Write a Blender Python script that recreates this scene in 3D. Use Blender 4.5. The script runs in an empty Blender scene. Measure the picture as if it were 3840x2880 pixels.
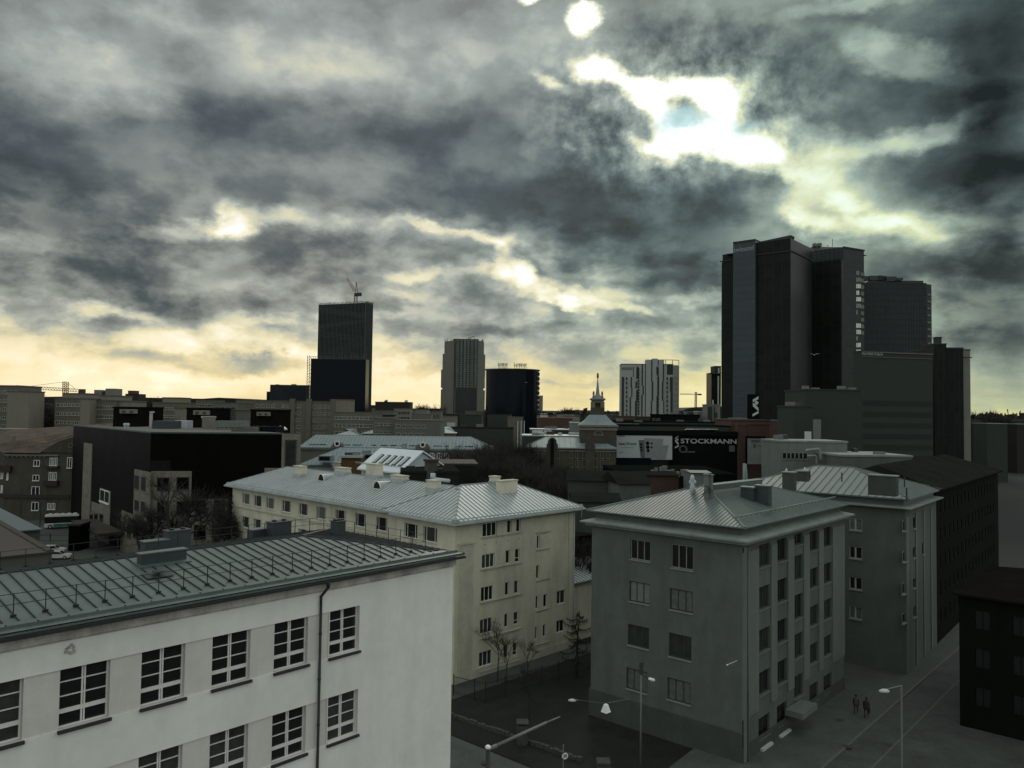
import bpy, bmesh, math, random
from mathutils import Vector, Matrix
random.seed(7)
sc = bpy.context.scene
COL = sc.collection
# ------------------------------------------------------------------ camera
F, CX, CY, H = 2900., 1920., 1440., 27.
TH, RO = math.radians(2.13), math.radians(.75)
f0 = Vector((0, math.cos(TH), math.sin(TH))); U0 = Vector((0, -math.sin(TH), math.cos(TH))); X0 = Vector((1, 0, 0))
RV = X0*math.cos(RO) + U0*math.sin(RO); UV = -X0*math.sin(RO) + U0*math.cos(RO)
cam = bpy.data.cameras.new('camera'); camo = bpy.data.objects.new('camera', cam); COL.objects.link(camo)
m = Matrix((RV, UV, -f0)).transposed().to_4x4(); m.translation = Vector((0, 0, H)); camo.matrix_world = m
cam.sensor_width = 36; cam.lens = 36*F/3840; cam.clip_start = .1; cam.clip_end = 12000
sc.camera = camo
sc.view_settings.view_transform = 'Standard'; sc.view_settings.look = 'None'; sc.view_settings.exposure = 0; sc.view_settings.gamma = 1
sc.render.film_transparent = False
sc.cycles.max_bounces = 6; sc.cycles.diffuse_bounces = 3; sc.cycles.glossy_bounces = 3
def ray(px, py):
    d = f0 + RV*((px-CX)/F) - UV*((py-CY)/F); return d/d.y
def W(px, py, Y): return Vector((0, 0, H)) + ray(px, py)*Y
def G(px, py, z=0):
    r = ray(px, py); return Vector((0, 0, H)) + r*((z-H)/r.z)
def K(x, y, x0, y0, s=2.765): return (x0+x/s, y0+y/s)
def D(x, y): return (x*1.736, y*1.736)
def bear(a): a = math.radians(a); return Vector((math.sin(a), math.cos(a)))
V3 = lambda p, z: Vector((p[0], p[1], z))
# ------------------------------------------------------------------ sun
SUN_AZ, SUN_EL = 7., 26.; BACK = .84
sl = bpy.data.lights.new('sun', 'SUN'); sl.energy = .8; sl.angle = math.radians(14); sl.color = (1, .93, .8)
so = bpy.data.objects.new('sun', sl); COL.objects.link(so)
sd = Vector((bear(SUN_AZ).x*math.cos(math.radians(SUN_EL)), bear(SUN_AZ).y*math.cos(math.radians(SUN_EL)), math.sin(math.radians(SUN_EL))))
so.rotation_euler = sd.to_track_quat('Z', 'Y').to_euler(); so.location = (0, 0, 200)
# ------------------------------------------------------------------ sky
def lin(c): return tuple((v/255/12.92 if v/255 <= .04045 else ((v/255+.055)/1.055)**2.4) for v in c)
wd = bpy.data.worlds.new('World'); sc.world = wd; wd.use_nodes = True
nt = wd.node_tree; nt.nodes.clear(); L = nt.links.new
def N(t, tree=None, **k):
    n = (tree or nt).nodes.new(t)
    for a, b in k.items(): setattr(n, a, b)
    return n
def put(sock, v):
    if hasattr(v, 'links') or hasattr(v, 'is_linked'): sock.id_data.links.new(v, sock)
    else: sock.default_value = v[:len(sock.default_value)] if hasattr(v, '__len__') else v
def mth(op, a, b=0., c=0., tree=None, clamp=False):
    n = N('ShaderNodeMath', tree, operation=op, use_clamp=clamp)
    put(n.inputs[0], a); put(n.inputs[1], b); put(n.inputs[2], c); return n.outputs[0]
def vm(op, a, b=None, scale=None, tree=None):
    n = N('ShaderNodeVectorMath', tree, operation=op); put(n.inputs[0], a)
    if b is not None: put(n.inputs[1], b)
    if scale is not None: put(n.inputs['Scale'], scale)
    return n.outputs['Value'] if op in ('LENGTH', 'DOT_PRODUCT', 'DISTANCE') else n.outputs[0]
def mr(v, a, b, c=0., d=1., tp='LINEAR', tree=None):
    n = N('ShaderNodeMapRange', tree, interpolation_type=tp)
    for i, x in enumerate((v, a, b, c, d)): put(n.inputs[i], x)
    return n.outputs[0]
def mixc(f, a, b, mode='MIX', tree=None):
    n = N('ShaderNodeMix', tree, data_type='RGBA', blend_type=mode); put(n.inputs[0], f); put(n.inputs[6], a); put(n.inputs[7], b); return n.outputs[2]
def noise(v, s, d=4, r=.55, tree=None, col=False):
    n = N('ShaderNodeTexNoise', tree); put(n.inputs['Vector'], v); n.inputs['Scale'].default_value = s; n.inputs['Detail'].default_value = d; n.inputs['Roughness'].default_value = r
    return n.outputs['Color' if col else 'Fac']
def ramp(v, pts, tree=None):
    n = N('ShaderNodeValToRGB', tree); put(n.inputs[0], v); e = n.color_ramp.elements
    while len(e) < len(pts): e.new(.5)
    for i, (p, c) in enumerate(pts):
        e[i].position = p; e[i].color = (c[0], c[1], c[2], 1) if hasattr(c, '__len__') else (c, c, c, 1)
    return n.outputs[0]
tc = N('ShaderNodeTexCoord'); dirv = tc.outputs['Generated']
sx = N('ShaderNodeSeparateXYZ'); L(dirv, sx.inputs[0])
az = mth('ARCTAN2', sx.outputs[0], sx.outputs[1]); el = mth('ARCSINE', sx.outputs[2])
cb = N('ShaderNodeCombineXYZ'); L(az, cb.inputs[0]); L(el, cb.inputs[1]); p0 = cb.outputs[0]
# cloud deck coordinates (a flat layer seen in perspective)
dk = mth('MAXIMUM', mth('ADD', sx.outputs[2], .09), .05)
cd = N('ShaderNodeCombineXYZ'); L(mth('DIVIDE', sx.outputs[0], dk), cd.inputs[0]); L(mth('DIVIDE', sx.outputs[1], dk), cd.inputs[1]); deck = cd.outputs[0]
w1 = vm('SUBTRACT', noise(vm('MULTIPLY', p0, (1, 1.5, 1)), 8., 7, .62, col=True), (.5, .5, .5))
p1 = vm('ADD', p0, vm('MULTIPLY', w1, (.115, .08, 0)))
def azel(x, y):
    r = ray(x*1.736, y*1.736).normalized(); return math.atan2(r.x, r.y), math.asin(r.z)
acc = None; ROT = {}
def blob(x, y, rx, ry, amp, rot=0, src=None, soft=(1.35, .3)):
    global acc
    a, e = azel(x, y)
    rot = round(rot/4)*4; key = (id(src) if src is not None else 0, rot)
    if key not in ROT:
        c_, s_ = math.cos(math.radians(rot)), math.sin(math.radians(rot)); q = src or p1
        if rot:
            cx = N('ShaderNodeCombineXYZ'); L(vm('DOT_PRODUCT', q, (c_, s_, 0)), cx.inputs[0]); L(vm('DOT_PRODUCT', q, (-s_, c_, 0)), cx.inputs[1]); q = cx.outputs[0]
        ROT[key] = (q, c_, s_)
    q, c_, s_ = ROT[key]; ix, iy = 1670/rx, 1670/ry
    w = mr(vm('DISTANCE', vm('MULTIPLY', q, (ix, iy, 0)), ((a*c_+e*s_)*ix, (-a*s_+e*c_)*iy, 0)), soft[0], soft[1], 0, 1, 'SMOOTHSTEP')
    acc = mth('MULTIPLY_ADD', w, amp, acc if acc is not None else 0.)
BL = [ # x, y, rx, ry, amp, rot   (directions over the city, brighter or darker cloud; right-edge darks imitate the window-glass reflection)
 (350,45,90,60,.12,0),(170,140,190,70,.14,-10),(290,160,70,60,.07,0),(620,130,230,60,.14,0),(900,150,200,90,.10,0),(1060,140,130,120,.08,0),(0,60,120,90,-.02,0),
 (120,310,300,90,-.15,-8),(560,280,330,60,-.12,0),(900,270,260,70,-.09,-4),(1220,225,120,50,-.12,-12),(1010,300,150,120,-.02,0),
 (60,430,250,90,-.16,-12),(330,490,220,50,-.07,5),(1110,430,260,70,-.13,-4),(1330,340,160,50,-.08,-15),(1350,440,230,60,-.13,-6),(1620,370,110,46,-.12,8),(1600,430,190,70,-.10,-10),
 (1660,460,120,60,-.05,-20),(1400,540,300,70,-.08,-8),(1230,570,200,60,-.06,-10),
 (1450,100,160,40,-.10,0),(1650,90,250,70,-.10,0),(1800,220,220,80,-.08,-25),(1500,60,200,50,-.05,0),
 (1860,420,90,30,.16,10),(1880,500,150,30,.26,-12),(1990,480,130,28,.16,-8),(1720,345,130,34,.20,-12),(1770,400,110,34,.24,-30),(1740,465,70,35,.26,-45),
 (1930,115,150,30,.22,-22),(1850,0,180,18,.2,0),(1990,300,120,26,.32,14),(2080,380,190,46,-.20,0),(2060,180,110,150,-.14,0),(2180,300,90,500,-.16,0),(2150,80,110,170,-.10,0),(2010,560,150,60,-.12,0),(2150,640,130,120,-.10,0),(1960,640,60,40,.05,0),
 (600,450,80,22,.2,20),(420,492,120,16,.2,8),(700,470,90,26,.20,-10),(860,475,170,30,.18,-4),(990,500,110,30,.14,-14),(1210,628,60,22,.28,-12),(1050,595,60,18,.22,-5),
 (560,570,120,32,-.12,14),(330,560,170,30,-.02,10),(140,600,230,45,-.08,0),(480,620,200,22,.0,0),(100,525,100,24,.10,0),(700,555,180,26,.02,0),(900,610,150,26,.04,0),
 (900,590,110,16,.16,-4),(1360,630,160,18,.14,4),(1500,640,90,16,.12,0),(230,668,150,16,.18,-2),(60,682,110,13,.14,0),(470,722,190,24,.14,-6),(590,700,70,15,.12,0),
 (640,735,150,20,-.08,-6),(420,772,200,24,-.18,0),(250,693,110,14,-.12,0),(480,660,180,22,-.14,-4),(560,780,120,18,-.12,0),(1000,720,190,22,-.14,0),(1250,705,130,18,-.12,0),(1400,690,120,22,-.08,0),(1230,770,110,20,-.05,0),(1470,745,80,22,-.06,0)]
BL += [(330,770,620,60,.11,0),(260,250,500,200,.03,0),(1000,120,700,120,.02,0),(2120,820,150,110,-.16,0),(2100,700,120,60,-.10,0),(2110,250,110,60,-.08,0),(1330,500,300,80,-.08,-12),(1500,590,200,50,-.07,0),(930,520,170,40,.07,-8),(850,560,200,40,.03,0),(1290,660,170,12,.16,-6),(1500,628,80,12,.14,8),(1045,520,50,16,.22,-30),(1130,590,40,22,.22,-45),(1190,640,60,14,.2,-15),(920,478,100,12,.14,-4),(60,250,160,60,-.05,0),(1750,300,140,40,.16,-20),(1800,350,120,60,.12,-40),(1640,340,90,26,.22,-14),(1700,420,60,50,.16,-60),(1780,470,140,30,.12,-10),(1900,560,120,24,.06,0),(1350,585,260,16,.12,4),(850,640,120,14,.10,0),(760,690,90,12,.12,0),(820,760,120,14,-.10,0),(950,800,160,10,-.08,0),(1240,820,120,8,-.06,0),(1450,790,90,10,-.08,0),(130,720,120,9,-.06,0),(330,800,60,6,-.05,0),(1550,700,60,60,-.04,0),(1150,520,60,50,.10,-40),(1000,460,60,16,.10,0),(1170,560,70,16,.12,-30)]
for b in BL: blob(*b)
BH = [(505,478,46,26,.42,18),(1085,545,22,46,.32,-15),(1120,600,44,30,.34,-30),(1142,-2,26,9,.6,0),(1190,170,40,12,.34,-14),(1222,322,13,10,.22,0),
 (1300,160,58,18,.85,-12),(1375,190,46,22,.7,-25),(1420,222,46,34,.7,-35),(1500,190,80,24,.8,-8),(1560,225,46,46,.62,0),(1480,292,80,30,.7,-10),(1440,325,50,18,.45,-30),(1600,300,70,26,.55,-15),(1540,330,70,16,.3,-10),(1650,320,60,18,.24,-10),(1390,300,40,12,.22,-25)]
p2 = vm('ADD', p0, vm('MULTIPLY', w1, (.085, .06, 0)))
for b in BH: blob(*b, src=p2, soft=(1.55, .15))
blob(1480, 220, 330, 170, .09, -15, src=p0, soft=(1.4, 0)); blob(1270, 60, 110, 90, .14, 0, src=p0, soft=(1.4, 0))
pr = vm('ADD', p0, vm('MULTIPLY', w1, (.02, .02, 0))); blob(1272, 58, 30, 25, 1.05, -20, src=p2, soft=(1.6, .3)); blob(1262, 34, 12, 18, .35, 0, src=p2)
for (x, y, rx, ry, a, r) in [(1370,300,24,130,.15,20),(1300,255,14,80,.08,16),(1640,430,55,240,.13,24),(1560,420,20,220,.05,20),(1300,560,22,300,.05,-3),(1180,640,24,240,.075,-7),(1440,520,30,260,.075,10),(1070,650,20,200,.05,-13)]:
    blob(x, y, rx, ry, a, r, src=pr, soft=(1.5, 0))                          # soft shafts through the cloud
elr = mr(el, math.radians(-4), math.radians(34))
def eln(y): return (azel(1106, y)[1]-math.radians(-4))/math.radians(38)
base = ramp(elr, [(0, .92), (eln(850), .90), (eln(800), .80), (eln(740), .69), (eln(660), .57), (eln(560), .51), (eln(430), .485), (eln(280), .465), (eln(130), .515), (1, .515)])
pn = vm('ADD', p0, vm('MULTIPLY', w1, (.018, .014, 0)))
fb = mth('SUBTRACT', noise(deck, 1.6, 9, .6), .5); fa = mth('SUBTRACT', noise(vm('MULTIPLY', pn, (1, 1.4, 1)), 5.5, 8, .55), .5); fc = mth('SUBTRACT', noise(vm('MULTIPLY', pn, (1, 1.3, 1)), 30., 5, .6), .5)
cl = mr(noise(vm('MULTIPLY', pn, (1, 1.75, 1)), 12., 7, .55), .36, .62, -1, 1, 'SMOOTHSTEP'); cl2 = mr(noise(vm('MULTIPLY', pn, (1, 1.3, 1)), 5., 7, .55), .36, .64, -1, 1, 'SMOOTHSTEP'); rag = mth('MULTIPLY', mth('SUBTRACT', noise(pn, 24., 6, .62), .5), mr(vm('DISTANCE', vm('MULTIPLY', p0, (1670/300, 1670/170, 0)), (azel(1470, 245)[0]*1670/300, azel(1470, 245)[1]*1670/170, 0)), 1.3, .5, 0, 1.5))
ca = ramp(elr, [(0, .02), (eln(850), .02), (eln(810), .07), (eln(700), .13), (eln(540), .11), (eln(420), .05), (1, .04)])
Lm = mth('ADD', mth('ADD', base, acc), mth('ADD', mth('MULTIPLY', fb, .10), mth('ADD', mth('MULTIPLY', fa, .30), mth('ADD', mth('MULTIPLY', fc, .07), mth('ADD', mth('MULTIPLY', cl, ca), mth('MULTIPLY', cl2, .045))))))
Lf = mth('ADD', Lm, rag)
cr = ramp(mth('MULTIPLY', Lf, .8), [(.8*a, lin(c)) for a, c in [(.05,(20,27,25)),(.22,(59,65,66)),(.32,(79,86,88)),(.42,(106,111,109)),(.52,(134,138,131)),(.62,(156,161,154)),(.72,(187,190,175)),(.82,(222,216,182)),(.93,(246,240,212)),(1.05,(255,254,244))]])
warm = mth('MULTIPLY', mr(el, math.radians(7.5), math.radians(1.), 0, 1, 'SMOOTHSTEP'), mr(Lf, .5, .8))
cr = mixc(warm, cr, mixc(1., cr, (1.08, .95, .74, 1), 'MULTIPLY'))
coolf = mr(el, math.radians(10), math.radians(18), 0, .9, 'SMOOTHSTEP'); cr = mixc(coolf, cr, mixc(1., cr, (.965, 1., 1.075, 1), 'MULTIPLY'))
# blue sky seen in the gaps of the opening
bl_ = vm('DISTANCE', vm('MULTIPLY', p2, (1670/62, 1670/22, 0)), (azel(1480, 258)[0]*1670/62, azel(1480, 258)[1]*1670/22, 0))
bl2 = vm('DISTANCE', vm('MULTIPLY', p2, (1670/44, 1670/15, 0)), (azel(1600, 262)[0]*1670/44, azel(1600, 262)[1]*1670/15, 0))
gapf = mth('MAXIMUM', mr(bl_, 1.25, .2, 0, .85, 'SMOOTHSTEP'), mr(bl2, 1.3, .3, 0, .5, 'SMOOTHSTEP'))
teal = mth('MULTIPLY', mr(vm('DISTANCE', vm('MULTIPLY', p0, (1670/520, 1670/420, 0)), (azel(1350, 480)[0]*1670/520, azel(1350, 480)[1]*1670/420, 0)), 1.2, .2), mr(Lf, .75, .4))
cr = mixc(teal, cr, mixc(1., cr, (.84, 1.02, 1.06, 1), 'MULTIPLY'))
grn = mr(az, math.radians(-2), math.radians(24)); cr = mixc(mth('MULTIPLY', grn, .85), cr, mixc(1., cr, (.86, 1.03, .93, 1), 'MULTIPLY'))
hot = mr(Lf, 1.0, 1.6, 1., 1.9)
cr = vm('SCALE', cr, scale=hot); cr = mixc(gapf, cr, lin((168, 208, 214))+(1,))
skt = N('ShaderNodeTexSky', sky_type='NISHITA', sun_disc=False, sun_elevation=math.radians(SUN_EL), sun_rotation=math.radians(SUN_AZ))
bg1 = N('ShaderNodeBackground'); L(skt.outputs[0], bg1.inputs[0]); bg1.inputs[1].default_value = .0015
bg2 = N('ShaderNodeBackground'); L(cr, bg2.inputs[0]); bg2.inputs[1].default_value = 1.
# the bright even overcast behind and above the camera
bk = N('ShaderNodeBackground'); bk.inputs[0].default_value = (.93, 1., .98, 1); L(mr(noise(dirv, 2.2, 3, .5), .3, .7, BACK*.75, BACK*1.2), bk.inputs[1])
fr_ = mth('MULTIPLY', mr(mth('ABSOLUTE', az), math.radians(46), math.radians(38)), mth('MULTIPLY', mr(el, math.radians(38), math.radians(33)), mr(el, math.radians(-9), math.radians(-8))))
mx = N('ShaderNodeMixShader'); L(fr_, mx.inputs[0]); L(bk.outputs[0], mx.inputs[1]); L(bg2.outputs[0], mx.inputs[2])
ad = N('ShaderNodeAddShader'); L(bg1.outputs[0], ad.inputs[0]); L(mx.outputs[0], ad.inputs[1])
wo = N('ShaderNodeOutputWorld'); L(ad.outputs[0], wo.inputs[0])
wd.cycles.sampling_method = 'MANUAL'; wd.cycles.sample_map_resolution = 512
# ------------------------------------------------------------------ materials
def pm(name, rgb, rough=.85, var=.12, scale=1.2, metal=0., bump=.0, stain=0., spec=.3, coat=0., kind=None, brg=0, bw=1., bh=.5, mort=.02, mcol=None, c2=None, bumps=14.):
    mt = bpy.data.materials.new(name); mt.use_nodes = True; t = mt.node_tree; t.nodes.clear()
    o = N('ShaderNodeOutputMaterial', t); b = N('ShaderNodeBsdfPrincipled', t); t.links.new(b.outputs[0], o.inputs[0])
    v = N('ShaderNodeTexCoord', t).outputs['Object']; c = lin(rgb) if max(rgb) > 1 else rgb
    n1 = noise(v, scale, 6, .6, t); n2 = noise(v, scale*6, 4, .6, t)
    f = mth('ADD', mr(n1, .3, .7, -var, var, tree=t), mr(n2, .3, .7, -var*.5, var*.5, tree=t), tree=t)
    colr = tuple(c)+(1,)
    if kind in ('brick', 'grid'):
        s = N('ShaderNodeSeparateXYZ', t); t.links.new(v, s.inputs[0]); d = bear(brg)
        u = mth('ADD', mth('MULTIPLY', s.outputs[0], d.x, tree=t), mth('MULTIPLY', s.outputs[1], d.y, tree=t), tree=t)
        q = N('ShaderNodeCombineXYZ', t); t.links.new(u, q.inputs[0]); t.links.new(s.outputs[2], q.inputs[1])
        br = N('ShaderNodeTexBrick', t, offset=.5 if kind == 'brick' else 0.); t.links.new(q.outputs[0], br.inputs[0])
        k2 = c2 or tuple(x*.8 for x in c)
        br.inputs[1].default_value = colr; br.inputs[2].default_value = tuple(k2)+(1,); br.inputs[3].default_value = tuple(mcol or tuple(x*.5 for x in c))+(1,)
        br.inputs['Scale'].default_value = 1; br.inputs['Mortar Size'].default_value = mort; br.inputs['Brick Width'].default_value = bw; br.inputs['Row Height'].default_value = bh
        colr = br.outputs[0]
    f1 = mth('ADD', f, 1., tree=t)
    if stain:
        st = noise(vm('MULTIPLY', v, (.7, .7, .16), tree=t), 1.1, 4, .6, t)
        f1 = mth('MULTIPLY', f1, mr(st, .42, .72, 1., 1.-stain, tree=t), tree=t)
    cc = vm('SCALE', colr, scale=f1, tree=t)
    t.links.new(cc, b.inputs['Base Color']); put(b.inputs['Roughness'], mr(n1, .2, .8, max(rough-.07, .02), min(rough+.07, 1), tree=t))
    b.inputs['Metallic'].default_value = metal; b.inputs['Specular IOR Level'].default_value = spec; b.inputs['Coat Weight'].default_value = coat
    if bump:
        bn = N('ShaderNodeBump', t); bn.inputs['Strength'].default_value = bump; bn.inputs['Distance'].default_value = .02
        t.links.new(noise(v, bumps, 5, .6, t), bn.inputs['Height']); t.links.new(bn.outputs[0], b.inputs['Normal'])
    return mt
M = {}
def mat(k, *a, **kw): M[k] = pm(k, *a, **kw); return M[k]
mat('white_plaster', (.62,.625,.57), .9, .07, .3, bump=.3, stain=.10)
mat('white_panel', (.50,.50,.45), .9, .06, .6, bump=.3, stain=.12)
mat('cornice_old', (.40,.375,.33), .95, .25, 1.6, bump=.6, stain=.45)
mat('cream_plaster', (.45,.43,.33), .9, .10, .25, bump=.25, stain=.24)
mat('cream_trim', (.38,.365,.29), .9, .10, 1., stain=.2)
mat('grey_plaster', (.078,.09,.076), .95, .13, .25, bump=.3, stain=.22)
mat('grey_pier', (.105,.12,.102), .95, .07, .5, stain=.15)
mat('grey_base', (.045,.052,.044), .95, .14, .5, bump=.4, stain=.1)
mat('grey_cornice', (.16,.185,.168), .8, .12, .7, stain=.25)
mat('rear_plaster', (.075,.086,.073), .95, .08, .35, stain=.18)
mat('dark_plaster', (.007,.008,.0065), .95, .1, .35, stain=.2, spec=.03)  # on the added right-edge blocks this near-black carries the glass reflection's dark band
mat('roof_green', (.082,.104,.096), .55, .16, .7, metal=.25, stain=.0, spec=.4)
mat('roof_green_seam', (.022,.028,.028), .6, .1, .6, metal=.2)  # this and the other seam tones are darkened for the seams' shadow lines
mat('roof_pale', (.31,.345,.335), .5, .14, .8, metal=.25, spec=.4)
mat('roof_pale_seam_shade', (.15,.17,.175), .6, .1, .6)
mat('roof_grey', (.09,.114,.105), .55, .14, .6, metal=.25)
mat('roof_grey_seam', (.075,.098,.09), .6, .1, .6)
mat('roof_teal', (.15,.19,.19), .55, .12, .2, metal=.2)
mat('roof_teal_seam', (.095,.125,.12), .6, .1, .6)
mat('roof_white', (.48,.53,.54), .6, .06, .3)
mat('white_metal', (.33,.37,.38), .7, .08, .4)
mat('gutter_dark', (.018,.02,.02), .6, .2, 1.)
mat('rail_black', (.012,.014,.014), .6, .2, 1.)
mat('clad_dark', (.035,.044,.047), .55, .12, .8, metal=.2)
mat('chimney_cream', (.50,.48,.38), .9, .10, .8, stain=.2)
mat('frame_white', (.56,.55,.51), .6, .06, 2.)
mat('frame_wood', (.13,.11,.08), .7, .15, 2.)
mat('frame_dark', (.03,.032,.03), .7, .1, 2.)
mat('frame_grey', (.15,.16,.14), .7, .1, 2.)
mat('sill_dark', (.028,.03,.028), .6, .1, 2.)
mat('glass_dark', (.012,.013,.013), .12, .3, .6, spec=.5)
mat('glass_dim', (.035,.037,.033), .2, .35, .8, spec=.5)
mat('curtain_glass', (.13,.135,.12), .35, .3, 2.5, spec=.5)
mat('pale_glass', (.40,.40,.36), .4, .2, 2.)
mat('asphalt', (.045,.05,.045), .9, .3, .3, bump=.3)
mat('paving', (.055,.062,.054), .9, .2, .5, bump=.2)
mat('kerb', (.085,.09,.08), .9, .1, 1.)
mat('marking', (.075,.085,.075), .9, .25, 2.)
mat('soil', (.007,.0085,.006), 1., .5, .6, bump=.5)
mat('city_ground', (.011,.012,.010), 1., .3, .02)
mat('bark', (.018,.016,.013), 1., .2, 3.)
mat('twig', (.024,.021,.017), 1., .2, 3.)
mat('dark_wood', (.03,.024,.018), .9, .2, 1.)
mat('black_cladding', (.003,.0025,.002), .55, .3, .2, spec=.03)
mat('black_facade', (.006,.006,.005), .5, .3, .1, spec=.1, kind='grid', brg=73, bw=1.2, bh=3.2, mort=.02, mcol=(.004,.004,.004))
mat('stone_left', (.115,.108,.082), .95, .12, .5, kind='brick', brg=-46, bw=1.6, bh=.6, mort=.015, mcol=(.07,.065,.05), c2=(.145,.135,.105))
mat('stone_right', (.12,.113,.088), .95, .12, .5, kind='brick', brg=75, bw=1.6, bh=.6, mort=.015, mcol=(.07,.065,.05), c2=(.15,.14,.11))
mat('old_plaster', (.055,.05,.038), .95, .15, .25, stain=.3, bump=.3)
mat('old_trim', (.13,.12,.095), .9, .2, 1.)
mat('old_tile', (.055,.038,.028), .95, .55, .35, bump=.5)
mat('brown_roof', (.036,.031,.025), .9, .1, .3)
mat('dark_roof', (.015,.017,.014), .95, .2, .3, spec=.0)
mat('flat_grey', (.075,.075,.062), .95, .1, .1)
mat('panel_beige', (.10,.094,.072), .95, .08, .1, stain=.15)
mat('panel_blank', (.15,.14,.112), .95, .06, .1, stain=.12)
mat('panel_dark', (.02,.018,.014), .95, .1, .1)
mat('panel_grey', (.10,.102,.085), .95, .08, .1, stain=.1)
mat('brick_pink', (.20,.105,.08), .95, .15, .2)
mat('brick_brown', (.062,.036,.03), .95, .15, .2)
mat('brick_orange', (.085,.055,.02), .95, .15, .5)
mat('glass_navy', (.0045,.007,.009), .15, .1, .05, spec=.07)
mat('fin_grey', (.07,.08,.078), .7, .1, .3, spec=.1)
mat('glass_tower', (.007,.010,.008), .3, .15, .02, spec=.06, kind='grid', brg=60, bw=1.5, bh=3.6, mort=.12, mcol=(.014,.016,.013), c2=(.012,.014,.012))
mat('glass_strip', (.034,.046,.05), .25, .12, .05, spec=.2, kind='grid', brg=60, bw=60, bh=3.6, mort=.14, mcol=(.022,.028,.03), c2=(.03,.04,.044))
mat('glass_back', (.02,.029,.029), .3, .15, .03, spec=.1, kind='grid', brg=80, bw=1.5, bh=3.6, mort=.2, mcol=(.016,.02,.019), c2=(.027,.034,.034))
mat('concrete', (.135,.138,.115), .95, .06, .05, stain=.12)
mat('hotel_glass', (.12,.14,.12), .3, .2, .1, kind='grid', brg=90, bw=2.2, bh=1.7, mort=.16, mcol=(.04,.046,.04), c2=(.12,.135,.115), spec=.15)
mat('hotel_glass_reflection', (.012,.016,.017), .3, .4, .1, kind='grid', brg=90, bw=2.2, bh=1.7, mort=.1, mcol=(.02,.025,.024))  # dark reflection in the lower bay put into the glass colour
mat('office_grey', (.026,.033,.028), .9, .08, .05)
mat('residence_white', (.25,.27,.25), .9, .05, .1)
mat('residence_dark', (.028,.033,.03), .8, .1, .1)
mat('mall_black', (.006,.008,.007), .95, .2, .05, spec=.0)
mat('billboard_white', (.29,.325,.315), .7, .04, .1)
mat('phone_grey', (.16,.175,.17), .6, .15, .2)
mat('phone_dark', (.07,.08,.08), .6, .15, .2)
mat('letter_white', (.36,.40,.37), .7, .05, 1.)
mat('letter_grey', (.24,.26,.25), .7, .05, 1.)
mat('shed_white', (.12,.135,.12), .9, .1, .1, stain=.2)
mat('wet_roof_mirror', (.9,.92,.85), .15, .02, .1, metal=.9)
mat('lamp_white', (.6,.62,.58), .5, .04, 3.)
mat('pole_grey', (.12,.13,.115), .7, .1, 1.)
mat('stone_pillar', (.045,.046,.038), .95, .3, 3., bump=.8)
mat('bus_teal', (.03,.13,.11), .4, .1, 1.); mat('bus_white', (.5,.5,.47), .4, .08, 1.); mat('car_white', (.6,.6,.57), .3, .05, 1., coat=.5)
mat('tyre', (.012,.012,.012), .9, .1, 2.)
mat('cloth_dark', (.02,.022,.02), .95, .2, 6.); mat('cloth_grey', (.045,.05,.044), .95, .2, 6.); mat('skin', (.3,.19,.14), .6, .1, 8.)
mat('crane_yellow', (.25,.17,.06), .7, .1, 1.); mat('crane_dark', (.04,.035,.03), .8, .1, 1.)
mat('gull_white', (.5,.52,.5), .8, .05, 5.)
mat('terrace_black', (.009,.008,.007), .95, .15, .3, spec=.0)
mat('pale_dim', (.12,.13,.12), .4, .15, 2.); mat('curtain_dim', (.075,.085,.075), .4, .3, 2.5); mat('glass_dim2', (.025,.03,.026), .25, .3, 1.)
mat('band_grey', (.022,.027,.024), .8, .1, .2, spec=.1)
mat('hill_dark', (.018,.018,.014), 1., .3, .02)
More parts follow.
